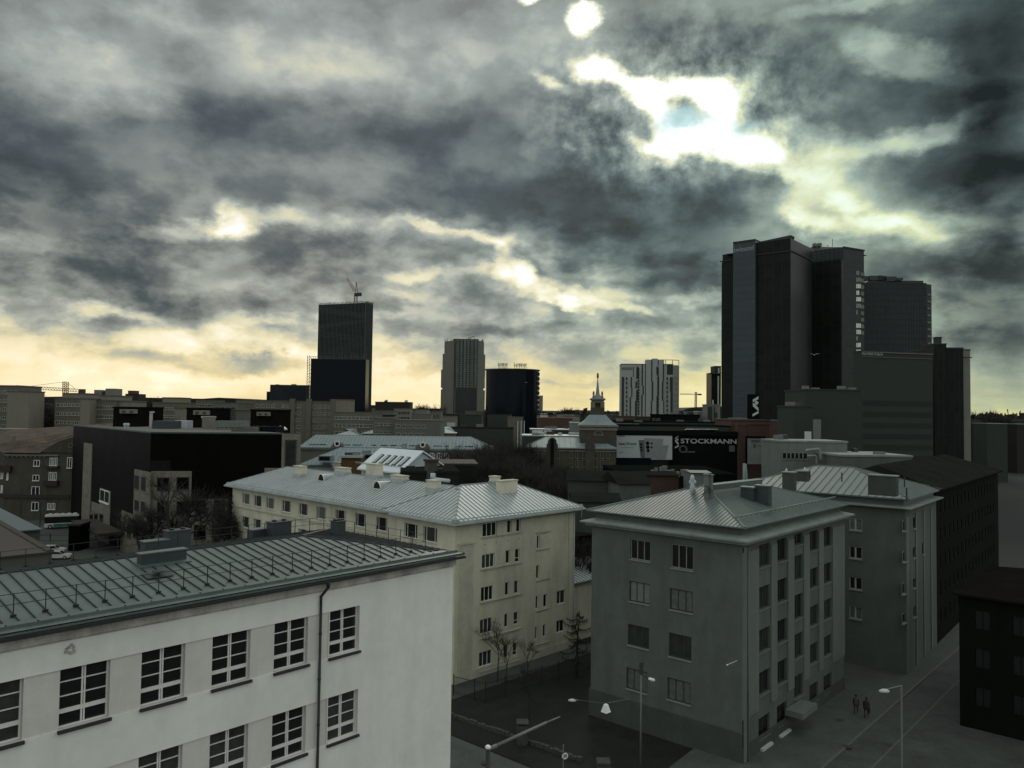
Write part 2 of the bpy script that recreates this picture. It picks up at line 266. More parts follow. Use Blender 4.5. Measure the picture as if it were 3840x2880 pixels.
# ------------------------------------------------------------------ mesh helpers
class MB:
    def __init__(s): s.v = []; s.f = []; s.m = []
    def add(s, vs, fs, mi=0):
        o = len(s.v); s.v += [tuple(p) for p in vs]; s.f += [tuple(i+o for i in f) for f in fs]; s.m += [mi]*len(fs); return s
    def box(s, o, a, b, c, mi=0):
        o, a, b, c = map(Vector, (o, a, b, c))
        return s.add([o, o+a, o+a+b, o+b, o+c, o+a+c, o+a+b+c, o+b+c], [(0,3,2,1),(4,5,6,7),(0,1,5,4),(1,2,6,5),(2,3,7,6),(3,0,4,7)], mi)
    def bx(s, x0, x1, y0, y1, z0, z1, mi=0): return s.box((x0,y0,z0), (x1-x0,0,0), (0,y1-y0,0), (0,0,z1-z0), mi)
    def prism(s, poly, z0, z1, mi=0, top=None):
        n = len(poly); vs = [V3(p, z0) for p in poly]+[V3(p, z1) for p in poly]
        s.add(vs, [(i, (i+1) % n, n+(i+1) % n, n+i) for i in range(n)], mi)
        return s.add(vs, [tuple(range(n, 2*n)), tuple(range(n))[::-1]], mi if top is None else top)
    def tube(s, p0, p1, r0, r1=None, n=6, mi=0):
        p0, p1 = Vector(p0), Vector(p1); d = p1-p0
        if d.length < 1e-6: return s
        r1 = r0 if r1 is None else r1; d.normalize(); a = d.orthogonal().normalized(); b = d.cross(a)
        vs = []
        for p, r in ((p0, r0), (p1, r1)):
            for i in range(n):
                t = 2*math.pi*i/n; vs.append(p+a*math.cos(t)*r+b*math.sin(t)*r)
        return s.add(vs, [(i, (i+1) % n, n+(i+1) % n, n+i) for i in range(n)]+[tuple(range(n))[::-1], tuple(range(n, 2*n))], mi)
    def lathe(s, c, prof, n=12, mi=0, sx=1., sy=1.):
        vs = [(c[0]+math.cos(2*math.pi*i/n)*r*sx, c[1]+math.sin(2*math.pi*i/n)*r*sy, c[2]+z) for r, z in prof for i in range(n)]
        k = len(prof); fs = [(j*n+i, j*n+(i+1) % n, (j+1)*n+(i+1) % n, (j+1)*n+i) for j in range(k-1) for i in range(n)]
        return s.add(vs, fs+[tuple(range(n))[::-1], tuple(range((k-1)*n, k*n))], mi)
def roofcast(px, py, zf, y0=20., y1=160.):
    r = ray(px, py); y = y0; o = Vector((0, 0, H))
    while y < y1:
        p = o+r*y
        if p.z <= zf(p): return p
        y += .08
    return o+r*y1
ORG = {}
def build(mb, name, mats, parent=None, smooth=False, recalc=True):
    o = ORG.get(parent.name, Vector((0, 0, 0))) if parent else Vector((0, 0, 0))
    me = bpy.data.meshes.new(name); me.from_pydata([(v[0]-o.x, v[1]-o.y, v[2]-o.z) for v in mb.v], [], mb.f)
    if not isinstance(mats, (list, tuple)): mats = [mats]
    for q in mats: me.materials.append(M[q] if isinstance(q, str) else q)
    if len(mats) > 1: me.polygons.foreach_set('material_index', mb.m)
    if recalc:
        bm = bmesh.new(); bm.from_mesh(me); bmesh.ops.recalc_face_normals(bm, faces=bm.faces); bm.to_mesh(me); bm.free()
    if smooth: me.polygons.foreach_set('use_smooth', [True]*len(me.polygons))
    me.update(); ob = bpy.data.objects.new(name, me); COL.objects.link(ob)
    if parent: ob.parent = parent
    ORG[ob.name] = o; return ob
def thing(name, label, cat, loc, group=None):
    o = bpy.data.objects.new(name, None); COL.objects.link(o); o.location = loc; o.empty_display_size = .3
    o['label'] = label; o['category'] = cat
    if group: o['group'] = group
    ORG[o.name] = Vector(loc); return o
def solo(mb, name, mats, label, cat, group=None, smooth=False):
    xs = [v[0] for v in mb.v]; ys = [v[1] for v in mb.v]; zs = [v[2] for v in mb.v]
    loc = Vector(((min(xs)+max(xs))/2, (min(ys)+max(ys))/2, min(zs))); mb.v = [(a-loc.x, b-loc.y, c-loc.z) for a, b, c in mb.v]
    ob = build(mb, name, mats, None, smooth); ob.location = loc; ob['label'] = label; ob['category'] = cat
    if group: ob['group'] = group
    return ob
def struct(mb, name, mats):
    ob = build(mb, name, mats); ob['kind'] = 'structure'; return ob
def copy_tree(o, parent=None):
    c = o.copy(); COL.objects.link(c); c.parent = parent
    for ch in list(o.children): copy_tree(ch, c)
    return c
class Face:
    def __init__(s, P, brg):
        s.P = Vector((P[0], P[1])); s.d = bear(brg); s.brg = brg; s.n = Vector((s.d.y, -s.d.x))
        if s.n.dot(s.P) > 0: s.n = -s.n
        s.e = Vector((s.n.y, -s.n.x)); s.ang = math.atan2(s.e.y, s.e.x); s.sg = 1 if s.e.dot(s.d) > 0 else -1
    def hit(s, px, py):
        r = ray(px, py); Y = s.P.dot(s.n)/Vector((r.x, r.y)).dot(s.n)
        return (Vector((r.x, r.y))*Y-s.P).dot(s.d), H+r.z*Y
    def at(s, u, z, off=0.): q = s.P+s.d*u+s.n*off; return Vector((q.x, q.y, z))
    def bx(s, mb, u0, u1, z0, z1, o0, o1, mi=0):
        mb.box(s.at(u0, z0, o0), V3(s.d*(u1-u0), 0), V3(s.n*(o1-o0), 0), (0, 0, z1-z0), mi)
    def shift(s, off): q = s.P-s.n*off; f = Face(q, s.brg); return f
def wall(mb, f, u0, u1, z0, z1, holes, dep=.25, off=0., mi=0, mr_=None):
    hs = [h for h in holes if h[0] > u0 and h[1] < u1 and h[2] > z0 and h[3] < z1]
    us = sorted({u0, u1, *[h[0] for h in hs], *[h[1] for h in hs]}); zs = sorted({z0, z1, *[h[2] for h in hs], *[h[3] for h in hs]})
    for a, b in zip(us, us[1:]):
        for c, d in zip(zs, zs[1:]):
            uc, zc = (a+b)/2, (c+d)/2
            if any(h[0] < uc < h[1] and h[2] < zc < h[3] for h in hs): continue
            mb.add([f.at(a, c, off), f.at(b, c, off), f.at(b, d, off), f.at(a, d, off)], [(0, 1, 2, 3)], mi)
    for (a, b, c, d) in hs:
        q = [(a, c), (b, c), (b, d), (a, d)]
        for i in range(4):
            (p, r), (s_, t) = q[i], q[(i+1) % 4]
            mb.add([f.at(p, r, off), f.at(s_, t, off), f.at(s_, t, off-dep), f.at(p, r, off-dep)], [(0, 1, 2, 3)], mi if mr_ is None else mr_)
    return hs
def mesh_only(mb, name, mats):
    o = build(mb, name, mats); me = o.data; bpy.data.objects.remove(o); return me
WC = {}
def window(root, f, u0, u1, z0, z1, dep=.2, vs=(.5,), hsx=(), t=.07, fm='frame_white', gm=None, sill=None, cols=None, thin=None, sill_out=.12, off=0., name='window', deep=.04):
    """glass pane with a frame of its own and, if asked, a sill; x runs to the viewer's left in its own space"""
    w, h = u1-u0, z1-z0
    gm = gm or random.choice(['glass_dark']*4+['glass_dim']*2+['glass_dim2']*2+['curtain_dim'])
    if f.sg > 0: vs_ = tuple(round(v, 3) for v in vs)
    else: vs_ = tuple(round(1-v, 3) for v in vs)
    key = (round(w, 2), round(h, 2), vs_, hsx, t, fm, gm, sill, thin, cols, sill_out, deep)
    if key not in WC:
        g = MB(); g.bx(-w/2, w/2, -.02, 0, 0, h)
        me = mesh_only(g, name, gm)
        fr = MB(); e = .004
        for a, b in ((-w/2+e, -w/2+t), (w/2-t, w/2-e)): fr.bx(a, b, .002, deep, e, h-e)
        for a, b in ((e, t), (h-t, h-e)): fr.bx(-w/2+t, w/2-t, .002, deep-.002, a, b)
        for v in vs_: x = -w/2+v*w; fr.bx(x-t*.45, x+t*.45, .003, deep-.004, t, h-t)
        for q in hsx:
            z = q[0]*h; tt = q[1]; fr.bx(-w/2+t, w/2-t, .001, deep-.006, z-tt/2, z+tt/2)
        fme = mesh_only(fr, name+'_frame', fm)
        sme = None
        if sill:
            sb = MB(); sb.bx(-w/2-.05, w/2+.05, -.01, dep+sill_out, -.11, -.005)
            sme = mesh_only(sb, 'window_sill', sill)
        WC[key] = (me, fme, sme)
    me, fme, sme = WC[key]
    p = f.at((u0+u1)/2, z0, off-dep); ro = ORG[root.name]
    o = bpy.data.objects.new(name, me); COL.objects.link(o); o.parent = root; o.location = p-ro; o.rotation_euler = (0, 0, f.ang)
    for dd, nm in ((fme, name+'_frame'), (sme, 'window_sill')):
        if dd: c = bpy.data.objects.new(nm, dd); COL.objects.link(c); c.parent = o
    ORG[o.name] = p; return o
def hiproof(mb, P, dA, dB, la, lb, ze, zr, over=.5, th=.14, seam=.6, mi=0, ms=1, sw=.045, sh=.05, along=None, cut=(1, 1), ridge=None):
    """hip roof over the rectangle P + a*dA + b*dB; ridge along the longer side"""
    P = Vector((P[0], P[1])); o = P-dA*over-dB*over; A_, B_ = la+2*over, lb+2*over
    if (along or ('A' if A_ >= B_ else 'B')) == 'B': dA, dB, A_, B_, = dB, dA, B_, A_
    r = B_/2; r0 = r*cut[0]; r1 = A_-r*cut[1]
    if ridge: r0, r1 = ridge
    q = lambda a, b, z: V3(o+dA*a+dB*b, z)
    c = [q(0,0,ze), q(A_,0,ze), q(A_,B_,ze), q(0,B_,ze), q(r0,r,zr), q(r1,r,zr)]
    mb.add(c, [(0,1,5,4), (1,2,5), (2,3,4,5), (3,0,4)], mi)
    lo = [p-Vector((0,0,th)) for p in c[:4]]
    mb.add(c[:4]+lo, [(0,1,5,4),(1,2,6,5),(2,3,7,6),(3,0,4,7),(4,5,6,7)], mi)
    up = Vector((0,0,sh))
    def sm(e0, e1, inn, L_, R_, run, a0, a1, h0):
        if run < .01: return
        n = int(L_/seam); d = (e1-e0).normalized()
        for i in range(1, n+1):
            x = i*L_/(n+1); s = run
            if x < a0: s = run*x/max(a0, 1e-3)
            elif x > a1: s = run*(L_-x)/max(L_-a1, 1e-3)
            p = e0+d*x; t = p+inn*s+Vector((0,0,(zr-ze)*s/run))
            mb.box(p-d*sw/2, d*sw, t-p, up, ms)  # seam strip in the darker material, its shadow line put into colour
    if seam:
        vA, vB = V3(dA, 0), V3(dB, 0)
        sm(c[0], c[1], vB, A_, 0, r, r0, r1, 0); sm(c[3], c[2], -vB, A_, 0, r, r0, r1, 0)
        sm(c[0], c[3], vA, B_, 0, r0, r, r, 0); sm(c[1], c[2], -vA, B_, 0, A_-r1, r, r, 0)
        for a, b in ((0,4),(3,4),(1,5),(2,5),(4,5)): mb.tube(c[a]+up*.5, c[b]+up*.5, .05, n=5, mi=ms)
    return c
def text_mb(s, right, up, o, w, h, depth=.05, nrm=None, bold=0.):
    """letters as a mesh, filling w x h from corner o"""
    cu = bpy.data.curves.new('t', 'FONT'); cu.body = s; cu.size = 1; cu.extrude = 0; cu.offset = bold; cu.resolution_u = 3
    ob = bpy.data.objects.new('t', cu); COL.objects.link(ob); dg = bpy.context.evaluated_depsgraph_get(); me = bpy.data.meshes.new_from_object(ob.evaluated_get(dg))
    xs = [v.co.x for v in me.vertices]; ys = [v.co.y for v in me.vertices]; x0, x1, y0, y1 = min(xs), max(xs), min(ys), max(ys)
    right, up, o = Vector(right), Vector(up), Vector(o)
    vs = [o+right*((v.co.x-x0)/(x1-x0)*w)+up*((v.co.y-y0)/(y1-y0)*h) for v in me.vertices]; fs = [tuple(p.vertices) for p in me.polygons]
    n = (nrm or right.cross(up)).normalized()*depth; mb = MB(); k = len(vs)
    mb.add(vs+[v-n for v in vs], fs); cnt = {}
    for f in fs:
        for i in range(len(f)): a, b = f[i], f[(i+1) % len(f)]; cnt[(a, b)] = 1
    for (a, b) in cnt:
        if (b, a) not in cnt: mb.f.append((b, a, a+k, b+k)); mb.m.append(0)
    bpy.data.objects.remove(ob); bpy.data.curves.remove(cu); return mb
ORD = 'first second third fourth fifth sixth seventh eighth ninth tenth eleventh twelfth thirteenth fourteenth fifteenth sixteenth seventeenth eighteenth nineteenth twentieth twenty-first twenty-second twenty-third twenty-fourth twenty-fifth twenty-sixth twenty-seventh twenty-eighth twenty-ninth thirtieth'.split()
UPZ = Vector((0, 0, 1))
# ================================================================== GROUND
g = MB(); S_ = 6000; n = 24
g.add([(-S_+2*S_*i/n, -1500+(2*S_)*j/n, 0) for j in range(n+1) for i in range(n+1)], [(j*(n+1)+i, j*(n+1)+i+1, (j+1)*(n+1)+i+1, (j+1)*(n+1)+i) for j in range(n) for i in range(n)])
struct(g, 'ground', 'city_ground')
def chimney(root, x0, x1, yt, yb, z, brg=-45.5, dep=.9, mt='chimney_cream', cap='cream_trim', name='chimney', f=.9, cut=.8, capo=.08, base=None, zf=None):
    c = roofcast((x0+x1)/2, yb, zf) if zf else G((x0+x1)/2, yb, z); w = (x1-x0)/F*c.y*f; h = (yb-yt)/F*c.y*.98; a = bear(brg); b = bear(brg+90)
    a = Vector((a.x, a.y, 0)); b = Vector((b.x, b.y, 0)); o = c-a*w/2-b*dep/2
    if b.y < 0: o = o
    mb = MB(); mb.box(o-UPZ*cut, a*w, b*dep, UPZ*(h+cut)); ch = build(mb, name, mt, root)
    mb = MB(); mb.box(o-a*capo-b*capo+UPZ*h, a*(w+2*capo), b*(dep+2*capo), UPZ*.12); build(mb, 'chimney_cap', cap, ch)
    if base:
        mb = MB(); mb.box(o-a*.06-b*.06-UPZ*cut, a*(w+.12), b*(dep+.12), UPZ*(cut+.28)); build(mb, 'flashing', base, ch)
    return ch
# ================================================================== SCHOOL (near left)
P = W(1290*1.0, 2275, 36); FS = Face(P, 42); uR = FS.hit(1697, 2300)[0]; uL = -26.; DEP = 11.2
sd_ = V3(FS.d, 0); sB = V3(-FS.n, 0)
cor = FS.at(uR, 0); root = thing('school_building', 'long white plastered building with green metal roof and black roof railing, nearest, lower left', 'building', (cor.x, cor.y, 0))
mb = MB(); rows = [(15.8-3.86*k, 17.87-3.86*k) for k in range(5)]
lefts = [-.76-2.77-2.77*k-.0 for k in range(8)]
outer = [(uL+.5, -.80, a, b) for a, b in rows]+[(-.76, .90, a, b) for a, b in rows]
wall(mb, FS, uL, uR, 0, 19.35, outer, .05)
for hh in outer[len(rows):]: pass
inner = [(l, l+1.66, a+.001, b-.001) for l in lefts for a, b in rows]
for a, b in rows:
    mb2 = MB(); wall(mb2, FS, uL+.5, -.80, a, b, [h for h in inner if abs(h[2]-a) < .1], .27, -.05, mr_=0); build(mb2, 'wall_panel', 'white_panel', root, recalc=False)
def back_shell(mb, f, u0, u1, dep, z1, mi=0, off=0.):
    a, b = f.at(u0, 0, 0), f.at(u1, 0, 0); i = V3(-f.n*dep, 0)
    q = [a, b, b+i, a+i]; t = [p+UPZ*z1 for p in q]
    mb.add(q+t, [(1,2,6,5),(2,3,7,6),(3,0,4,7),(4,5,6,7)], mi)
# reveals of the separate column of windows
for a, b in rows:
    for (p, r), (s_, t) in zip([(-.76,a),(.90,a),(.90,b),(-.76,b)], [(.90,a),(.90,b),(-.76,b),(-.76,a)]):
        mb.add([FS.at(p, r, -.05), FS.at(s_, t, -.05), FS.at(s_, t, -.32), FS.at(p, r, -.32)], [(0,1,2,3)])
back_shell(mb, FS, uL, uR, DEP, 19.35)
w_ = build(mb, 'wall', 'white_plaster', root, recalc=False); 
for (l, r, a, b) in inner+[(-.76, .90, a, b) for a, b in rows]:
    window(root, FS, l, r, a, b, dep=.27, vs=(.475, .525), hsx=((.27, .15), (.52, .035), (.76, .035)), t=.06, fm='frame_white', gm=random.choice(['glass_dark', 'glass_dark', 'glass_dim']), sill='sill_dark', sill_out=.12, deep=.05)
mb = MB(); FS.bx(mb, uL, uR+.10, 18.93, 19.36, .0, .13); FS.bx(mb, uL, uR+.02, 18.86, 18.93, 0, .05)
Fend = Face((cor.x, cor.y), -48)
mb.box(FS.at(uR, 18.93, 0), sd_*.12, sB*DEP, UPZ*.43); build(mb, 'cornice', 'cornice_old', root)
ZE, ZR = 19.52, 20.42
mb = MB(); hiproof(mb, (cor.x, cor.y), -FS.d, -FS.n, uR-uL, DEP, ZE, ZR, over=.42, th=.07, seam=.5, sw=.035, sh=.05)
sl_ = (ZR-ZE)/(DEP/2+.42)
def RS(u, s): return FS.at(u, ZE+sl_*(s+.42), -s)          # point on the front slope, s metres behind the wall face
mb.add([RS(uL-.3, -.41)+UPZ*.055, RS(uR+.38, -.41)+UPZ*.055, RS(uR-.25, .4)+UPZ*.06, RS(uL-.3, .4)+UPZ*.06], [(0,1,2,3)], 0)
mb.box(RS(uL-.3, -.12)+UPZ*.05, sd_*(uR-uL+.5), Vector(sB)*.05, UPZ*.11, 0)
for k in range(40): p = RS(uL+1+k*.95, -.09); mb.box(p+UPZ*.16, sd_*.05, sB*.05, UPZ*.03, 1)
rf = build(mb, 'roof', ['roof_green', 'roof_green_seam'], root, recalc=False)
mb = MB(); FS.bx(mb, uL, uR+.42, ZE-.21, ZE-.10, .40, .53); build(mb, 'gutter', 'gutter_dark', root)
uP = -1.32; mb = MB(); mb.tube(FS.at(uP+.12, ZE-.15, .44), FS.at(uP+.12, ZE-.45, .44), .12, .07, 8); mb.tube(FS.at(uP+.12, ZE-.42, .44), FS.at(uP, ZE-.85, .10), .062, n=8); mb.tube(FS.at(uP, ZE-.83, .10), FS.at(uP, 0, .10), .062, n=8)
for z in range(1, 19, 2): mb.tube(FS.at(uP, z, .10), FS.at(uP, z+.06, .10), .08, n=8)
build(mb, 'downpipe', 'gutter_dark', root, smooth=True)
mb = MB(); q = FS.hit(*D(152, 1403)); 
for i in range(9):
    a = i*math.tau/9; r = .10+.03*(i % 3); c = FS.at(q[0]+math.cos(a)*r, q[1]+math.sin(a)*r, 0); mb.box(c-V3(FS.d*.05, .05), sd_*.1, V3(FS.n*.02, 0), UPZ*.1)
build(mb, 'plaster_scar', 'cornice_old', root)
# roof railing
rail = MB(); rr_ = .014
s0, e0 = 1.0, 1.1
def roofz(u, s):
    d = min(s+.42, DEP+.42-s, uR+.42-u); return ZE+sl_*d
def RP(u, s): return FS.at(u, roofz(u, s), -s)
path = [(uL, s0)]+[(uR-e0, s0)]+[(uR-e0, DEP-s0)]+[(uL, DEP-s0)]
pts = []
for (a, b), (c, d) in zip(path, path[1:]):
    ln = math.hypot(c-a, d-b); k = max(2, round(ln/1.0))
    for i in range(k): pts.append((a+(c-a)*i/k, b+(d-b)*i/k))
pts.append(path[-1])
for (a, b), (c, d) in zip(pts, pts[1:]):
    for hgt in (.44, .80): rail.tube(RP(a, b)+UPZ*hgt, RP(c, d)+UPZ*hgt, rr_, n=4)
rl = build(rail, 'roof_railing', 'rail_black', root)
pm_ = MB(); pm_.tube((0,0,0), (0,0,.82), .02, n=4); pm_.bx(-.09, .09, -.04, .04, .0, .09); pme = mesh_only(pm_, 'railing_post', 'rail_black')
for a, b in pts:
    if a < uL+6: continue
    o = bpy.data.objects.new('railing_post', pme); COL.objects.link(o); o.parent = rl; o.location = RP(a, b)-ORG[root.name]; o.rotation_euler = (0, 0, FS.ang)
def us(f, px, py, z): p = G(px, py, z); v = Vector((p.x, p.y))-f.P; return v.dot(f.d), -v.dot(f.n)
def roofbox(f, rt, xl, xr, yb, z, ds, h, mt, name='roof_vent_box', cap=None, vents=0, ov=.05):
    for _ in range(8): ul, s1 = us(f, xl, yb[0], z); ur, s2 = us(f, xr, yb[1], z); s = (s1+s2)/2; z = roofz((ul+ur)/2, s)
    mb = MB(); mb.box(f.at(ul, z-.5, -s), V3(f.d*(ur-ul), 0), V3(-f.n*ds, 0), UPZ*(h+.5)); o = build(mb, name, mt, rt)
    mb = MB(); mb.box(f.at(ul-ov, z+h, -s+ov), V3(f.d*(ur-ul+2*ov), 0), V3(-f.n*(ds+2*ov), 0), UPZ*.05); build(mb, 'box_lid', cap or mt, o)
    for i in range(vents):
        p = f.at(ul+(ur-ul)*(i+.5)/vents, z+h+.05, -s-ds/2); mb = MB(); mb.lathe(p, [(.14,0),(.14,.08),(.10,.1)], 10); build(mb, 'vent_pipe', 'rail_black', o)
    return o, ul, ur, s
o, ul, ur, s = roofbox(FS, root, 519, 709, (2118, 2101), ZE+.45, .42, .50, 'clad_dark', cap='roof_green')
mb = MB(); mb.box(FS.at(ul-.12, roofz(ul, s-.2)-.02, -s+.25), sd_*(ur-ul+.24), V3(-FS.n*.9, .16), UPZ*.07); build(mb, 'flashing', 'roof_green', o)
roofbox(FS, root, 544, 633, (2062, 2050), ZE+.5, .6, .42, 'clad_dark', cap='roof_green')
roofbox(FS, root, 634, 712, (2052, 2040), ZE+.3, .7, .85, 'clad_dark', vents=2)
roofbox(FS, root, 944, 1016, (2019, 2012), ZE+.3, .6, .45, 'clad_dark', cap='roof_green')
roofbox(FS, root, 1021, 1094, (2012, 2004), ZE+.35, .7, .75, 'clad_dark', vents=2)
roofbox(FS, root, 1236, 1322, (2006, 2012), ZE+.3, .6, .78, 'clad_dark', vents=3)
u_, s_ = us(FS, 594, 2140, ZE+.4); u_, s_ = us(FS, 594, 2140, roofz(u_, s_)); mb = MB(); p = FS.at(u_, roofz(u_, s_)+.03, -s_)
mb.box(FS.at(u_-.55, roofz(u_, s_-.3)+.05, -s_+.3), sd_*1.1, V3(-FS.n*.75, .1), UPZ*.02); build(mb, 'roof_patch', 'clad_dark', root)
mb = MB(); mb.lathe(p+UPZ*.04, [(.08,0),(.08,.12),(.26,.13),(.24,.17),(.05,.2)], 16); build(mb, 'vent_cap', 'roof_green_seam', root)

# ================================================================== CREAM APARTMENT BUILDING
P = G(1700, 2570); FA = Face(P, 44.5); FB = Face(P, -45.5); A2, B2 = FA.d.copy(), FB.d.copy(); LA, LB, LE = 18.4, 49.5, 9.6
root = thing('cream_apartment_building', 'cream five storey apartment building with pale seamed hip roof, in the centre', 'building', (P.x, P.y, 0)); ZT = 16.15
hs = []; wl = []
def addw(f, x0, x1, yt, yb, org, lst, sc_=2.765, **k):
    a = f.hit(*K(x0, (yt+yb)/2, *org, sc_)); b = f.hit(*K(x1, (yt+yb)/2, *org, sc_)); xm = (x0+x1)/2
    zt = f.hit(*K(xm, yt, *org, sc_))[1]; zb = f.hit(*K(xm, yb, *org, sc_))[1]
    u0, u1 = sorted((a[0], b[0])); lst.append((u0, u1, zb, zt)); return dict(r=(u0, u1, zb, zt), **k)
OA = (1600, 1700); OB = (1650, 2280)
for (x0, x1, yt, yb, org) in [(580,727,718,862,OA),(835,880,690,828,OA),(930,974,680,815,OA),(573,705,1042,1190,OA),(820,866,1003,1143,OA),(917,965,990,1130,OA),(563,692,1378,1532,OA),(813,856,1335,1475,OA),(908,955,1318,1455,OA),(415,543,108,262,OB),(667,710,58,200,OB),(764,815,38,172,OB),(405,540,445,600,OB),(658,710,380,518,OB),(755,803,358,492,OB)]:
    big = x1-x0 > 100; wl.append(addw(FA, x0, x1, yt, yb, org, hs, vs=(.33, .67) if big else (), hsx=() if big else ((.33, .05),) if yt in (990, 38, 358) else ()))
for (x0, x1, yt, yb, org) in [(1143,1172,850,990,OA),(1135,1168,1160,1300,OA),(1130,1160,1478,1612,OA),(1210,1250,1460,1595,OA),(985,1010,190,325,OB),(1066,1100,172,298,OB),(975,1012,508,625,OB),(1064,1100,480,590,OB),(1350,1438,1420,1560,OA),(1208,1290,125,250,OB),(1200,1270,445,542,OB)]:
    wl.append(addw(FA, x0, x1, yt, yb, org, hs, vs=(.45,) if x1-x0 > 60 else (), hsx=()))
mb = MB(); wall(mb, FA, 0, LA, 0, ZT, hs, .16)
# garden-side wing
fbs = []; tops = [(575,655,270,390),(695,780,290,410),(820,910,325,445),(985,1080,353,480),(1160,1257,383,515),(1340,1445,415,545),(1538,1645,450,580),(1743,1857,485,625),(1960,2080,523,662)]
OC = (700, 1750); wB = []
for x0, x1, yt, yb in tops: wB.append(addw(FB.shift(.6), x0, x1, yt, yb, OC, fbs, vs=(.15, .83)))
zs_ = [h[2:] for h in fbs]; zb_ = sum(z[0] for z in zs_)/len(zs_); zt_ = sum(z[1] for z in zs_)/len(zs_)
fbs = [(a, b, zb_-3.25*k, zt_-3.25*k) for (a, b, _, _) in fbs for k in range(5)]
FBW = FB.shift(.6); mbw = MB(); wall(mbw, FBW, LE, LB, 0, ZT, fbs, .16)
fbe = []; 
for x0, x1, yt, yb in ((1345,1555,1445,1610),(1645,1870,1490,1640)): addw(FB, x0, x1, yt, yb, (1200,1600), fbe, 4.254)
fbe = [(a, b, zb_-3.25*k, zt_-3.25*k) for (a, b, _, _) in fbe for k in range(5)]
wall(mb, FB, 0, LE, 0, ZT, fbe, .16)
q = [FB.at(LE, 0, 0), FB.at(LE, 0, -.6)]; mb.add([q[0], q[1], q[1]+UPZ*ZT, q[0]+UPZ*ZT], [(0,1,2,3)])
wd_ = 11.6
a, b = FB.at(LB, 0, -.6), FB.at(LB, 0, -wd_); c = FB.at(LE+2, 0, -wd_); d = FB.at(LE+2, 0, -LA); e = FB.at(0, 0, -LA)
for p_, q_ in ((a, b), (b, c), (c, d), (d, e)): mb.add([p_, q_, q_+UPZ*ZT, p_+UPZ*ZT], [(0,1,2,3)])
build(mb, 'wall', 'cream_plaster', root, recalc=False); build(mbw, 'wall', 'cream_plaster', root, recalc=False)
for w in wl:
    r = w['r']; window(root, FA, *r, dep=.16, vs=w['vs'], hsx=w['hsx'], t=.08, fm='frame_white', gm=random.choice(['glass_dark', 'glass_dim']))
for r in fbs: window(root, FBW, *r, dep=.16, vs=(.17, .8), t=.075, fm='frame_white', gm=random.choice(['glass_dark', 'glass_dark', 'glass_dim', 'glass_dim', 'curtain_dim']), sill='cream_trim', sill_out=.08)
for r in fbe: window(root, FB, *r, dep=.16, vs=(.2, .8), t=.075, fm='frame_white', gm=random.choice(['glass_dark', 'glass_dim', 'curtain_glass']), sill='cream_trim', sill_out=.08)
tr = MB(); zz = [FA.hit(*K(570, y, *o_))[1] for y, o_ in ((872, OA), (1203, OA), (1545, OA), (275, OB), (612, OB))]
u0, u1 = FA.hit(*K(570, 870, *OA))[0], FA.hit(*K(980, 823, *OA))[0]
for z in zz: FA.bx(tr, u0-.1, u1+.1, z-.09, z+.03, 0, .13)
for (x0, x1, y) in ((1135,1285,818),): 
    u, z = FA.hit(*K(x0, y, *OA)); v, _ = FA.hit(*K(x1, y-15, *OA)); FA.bx(tr, u, v, z-.12, z+.06, 0, .14)
for y, o_ in ((1003, OA), (1322, OA), (1635, OA), (340, OB), (642, OB)):
    z = FA.hit(*K(1145, y, *o_))[1]; FA.bx(tr, u+.1, v-.1, z-.03, z+.05, 0, .1)
u2, z2 = FB.hit(*K(330, 945, *OA)); u, z = FA.hit(*K(325, 945, *OA)); v, _ = FA.hit(*K(505, 918, *OA)); FA.bx(tr, u, v, z-.12, z+.08, 0, .16); FA.bx(tr, u+.15, v-.2, .5, z-.32, 0, .035)
zc = FBW.hit(*K(480, 396, *OC))[1]; FBW.bx(tr, LE+.02, LB, zc-.14, zc+.04, 0, .16); FB.bx(tr, 0, LE, zc-.14, zc+.04, 0, .16)
FA.bx(tr, 0, LA, .0, .9, 0, .06); FA.bx(tr, LA-1.05, LA-.95, 0, ZT, 0, .05)
build(tr, 'string_course', 'cream_trim', root)
for k, (x0, x1, yt, yb, o_) in enumerate([(1175,1265,850,990,OA),(1168,1260,1160,1295,OA)]):
    l = []; r = addw(FA, x0, x1, yt, yb, o_, l)['r']; mb = MB(); FA.bx(mb, *r, 0, .03); build(mb, 'blind_window', 'cream_plaster', root)
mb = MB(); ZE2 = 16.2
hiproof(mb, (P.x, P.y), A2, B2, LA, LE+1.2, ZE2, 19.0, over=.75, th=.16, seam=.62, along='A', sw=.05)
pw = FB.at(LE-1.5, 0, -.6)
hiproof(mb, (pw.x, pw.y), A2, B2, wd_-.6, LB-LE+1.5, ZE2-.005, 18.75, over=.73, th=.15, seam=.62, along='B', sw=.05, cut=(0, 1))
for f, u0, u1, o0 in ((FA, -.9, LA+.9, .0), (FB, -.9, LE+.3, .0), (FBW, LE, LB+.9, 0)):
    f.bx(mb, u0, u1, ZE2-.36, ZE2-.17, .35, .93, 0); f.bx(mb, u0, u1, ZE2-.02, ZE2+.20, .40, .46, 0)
build(mb, 'roof', ['roof_pale', 'roof_pale_seam_shade'], root, recalc=False)
mb = MB(); p = FA.at(LA-.15, 0, .12); mb.tube(p, FA.at(LA-.15, ZT-.3, .12), .06, n=8); mb.tube(FA.at(LA+.75, ZE2-.2, .5), FA.at(LA+.8, ZE2-1.4, .4), .05, n=6); p = FB.at(LE+.35, 0, -.5); mb.tube(p, p+UPZ*(ZT-.2), .06, n=8)
build(mb, 'downpipe', 'white_metal', root, smooth=True)
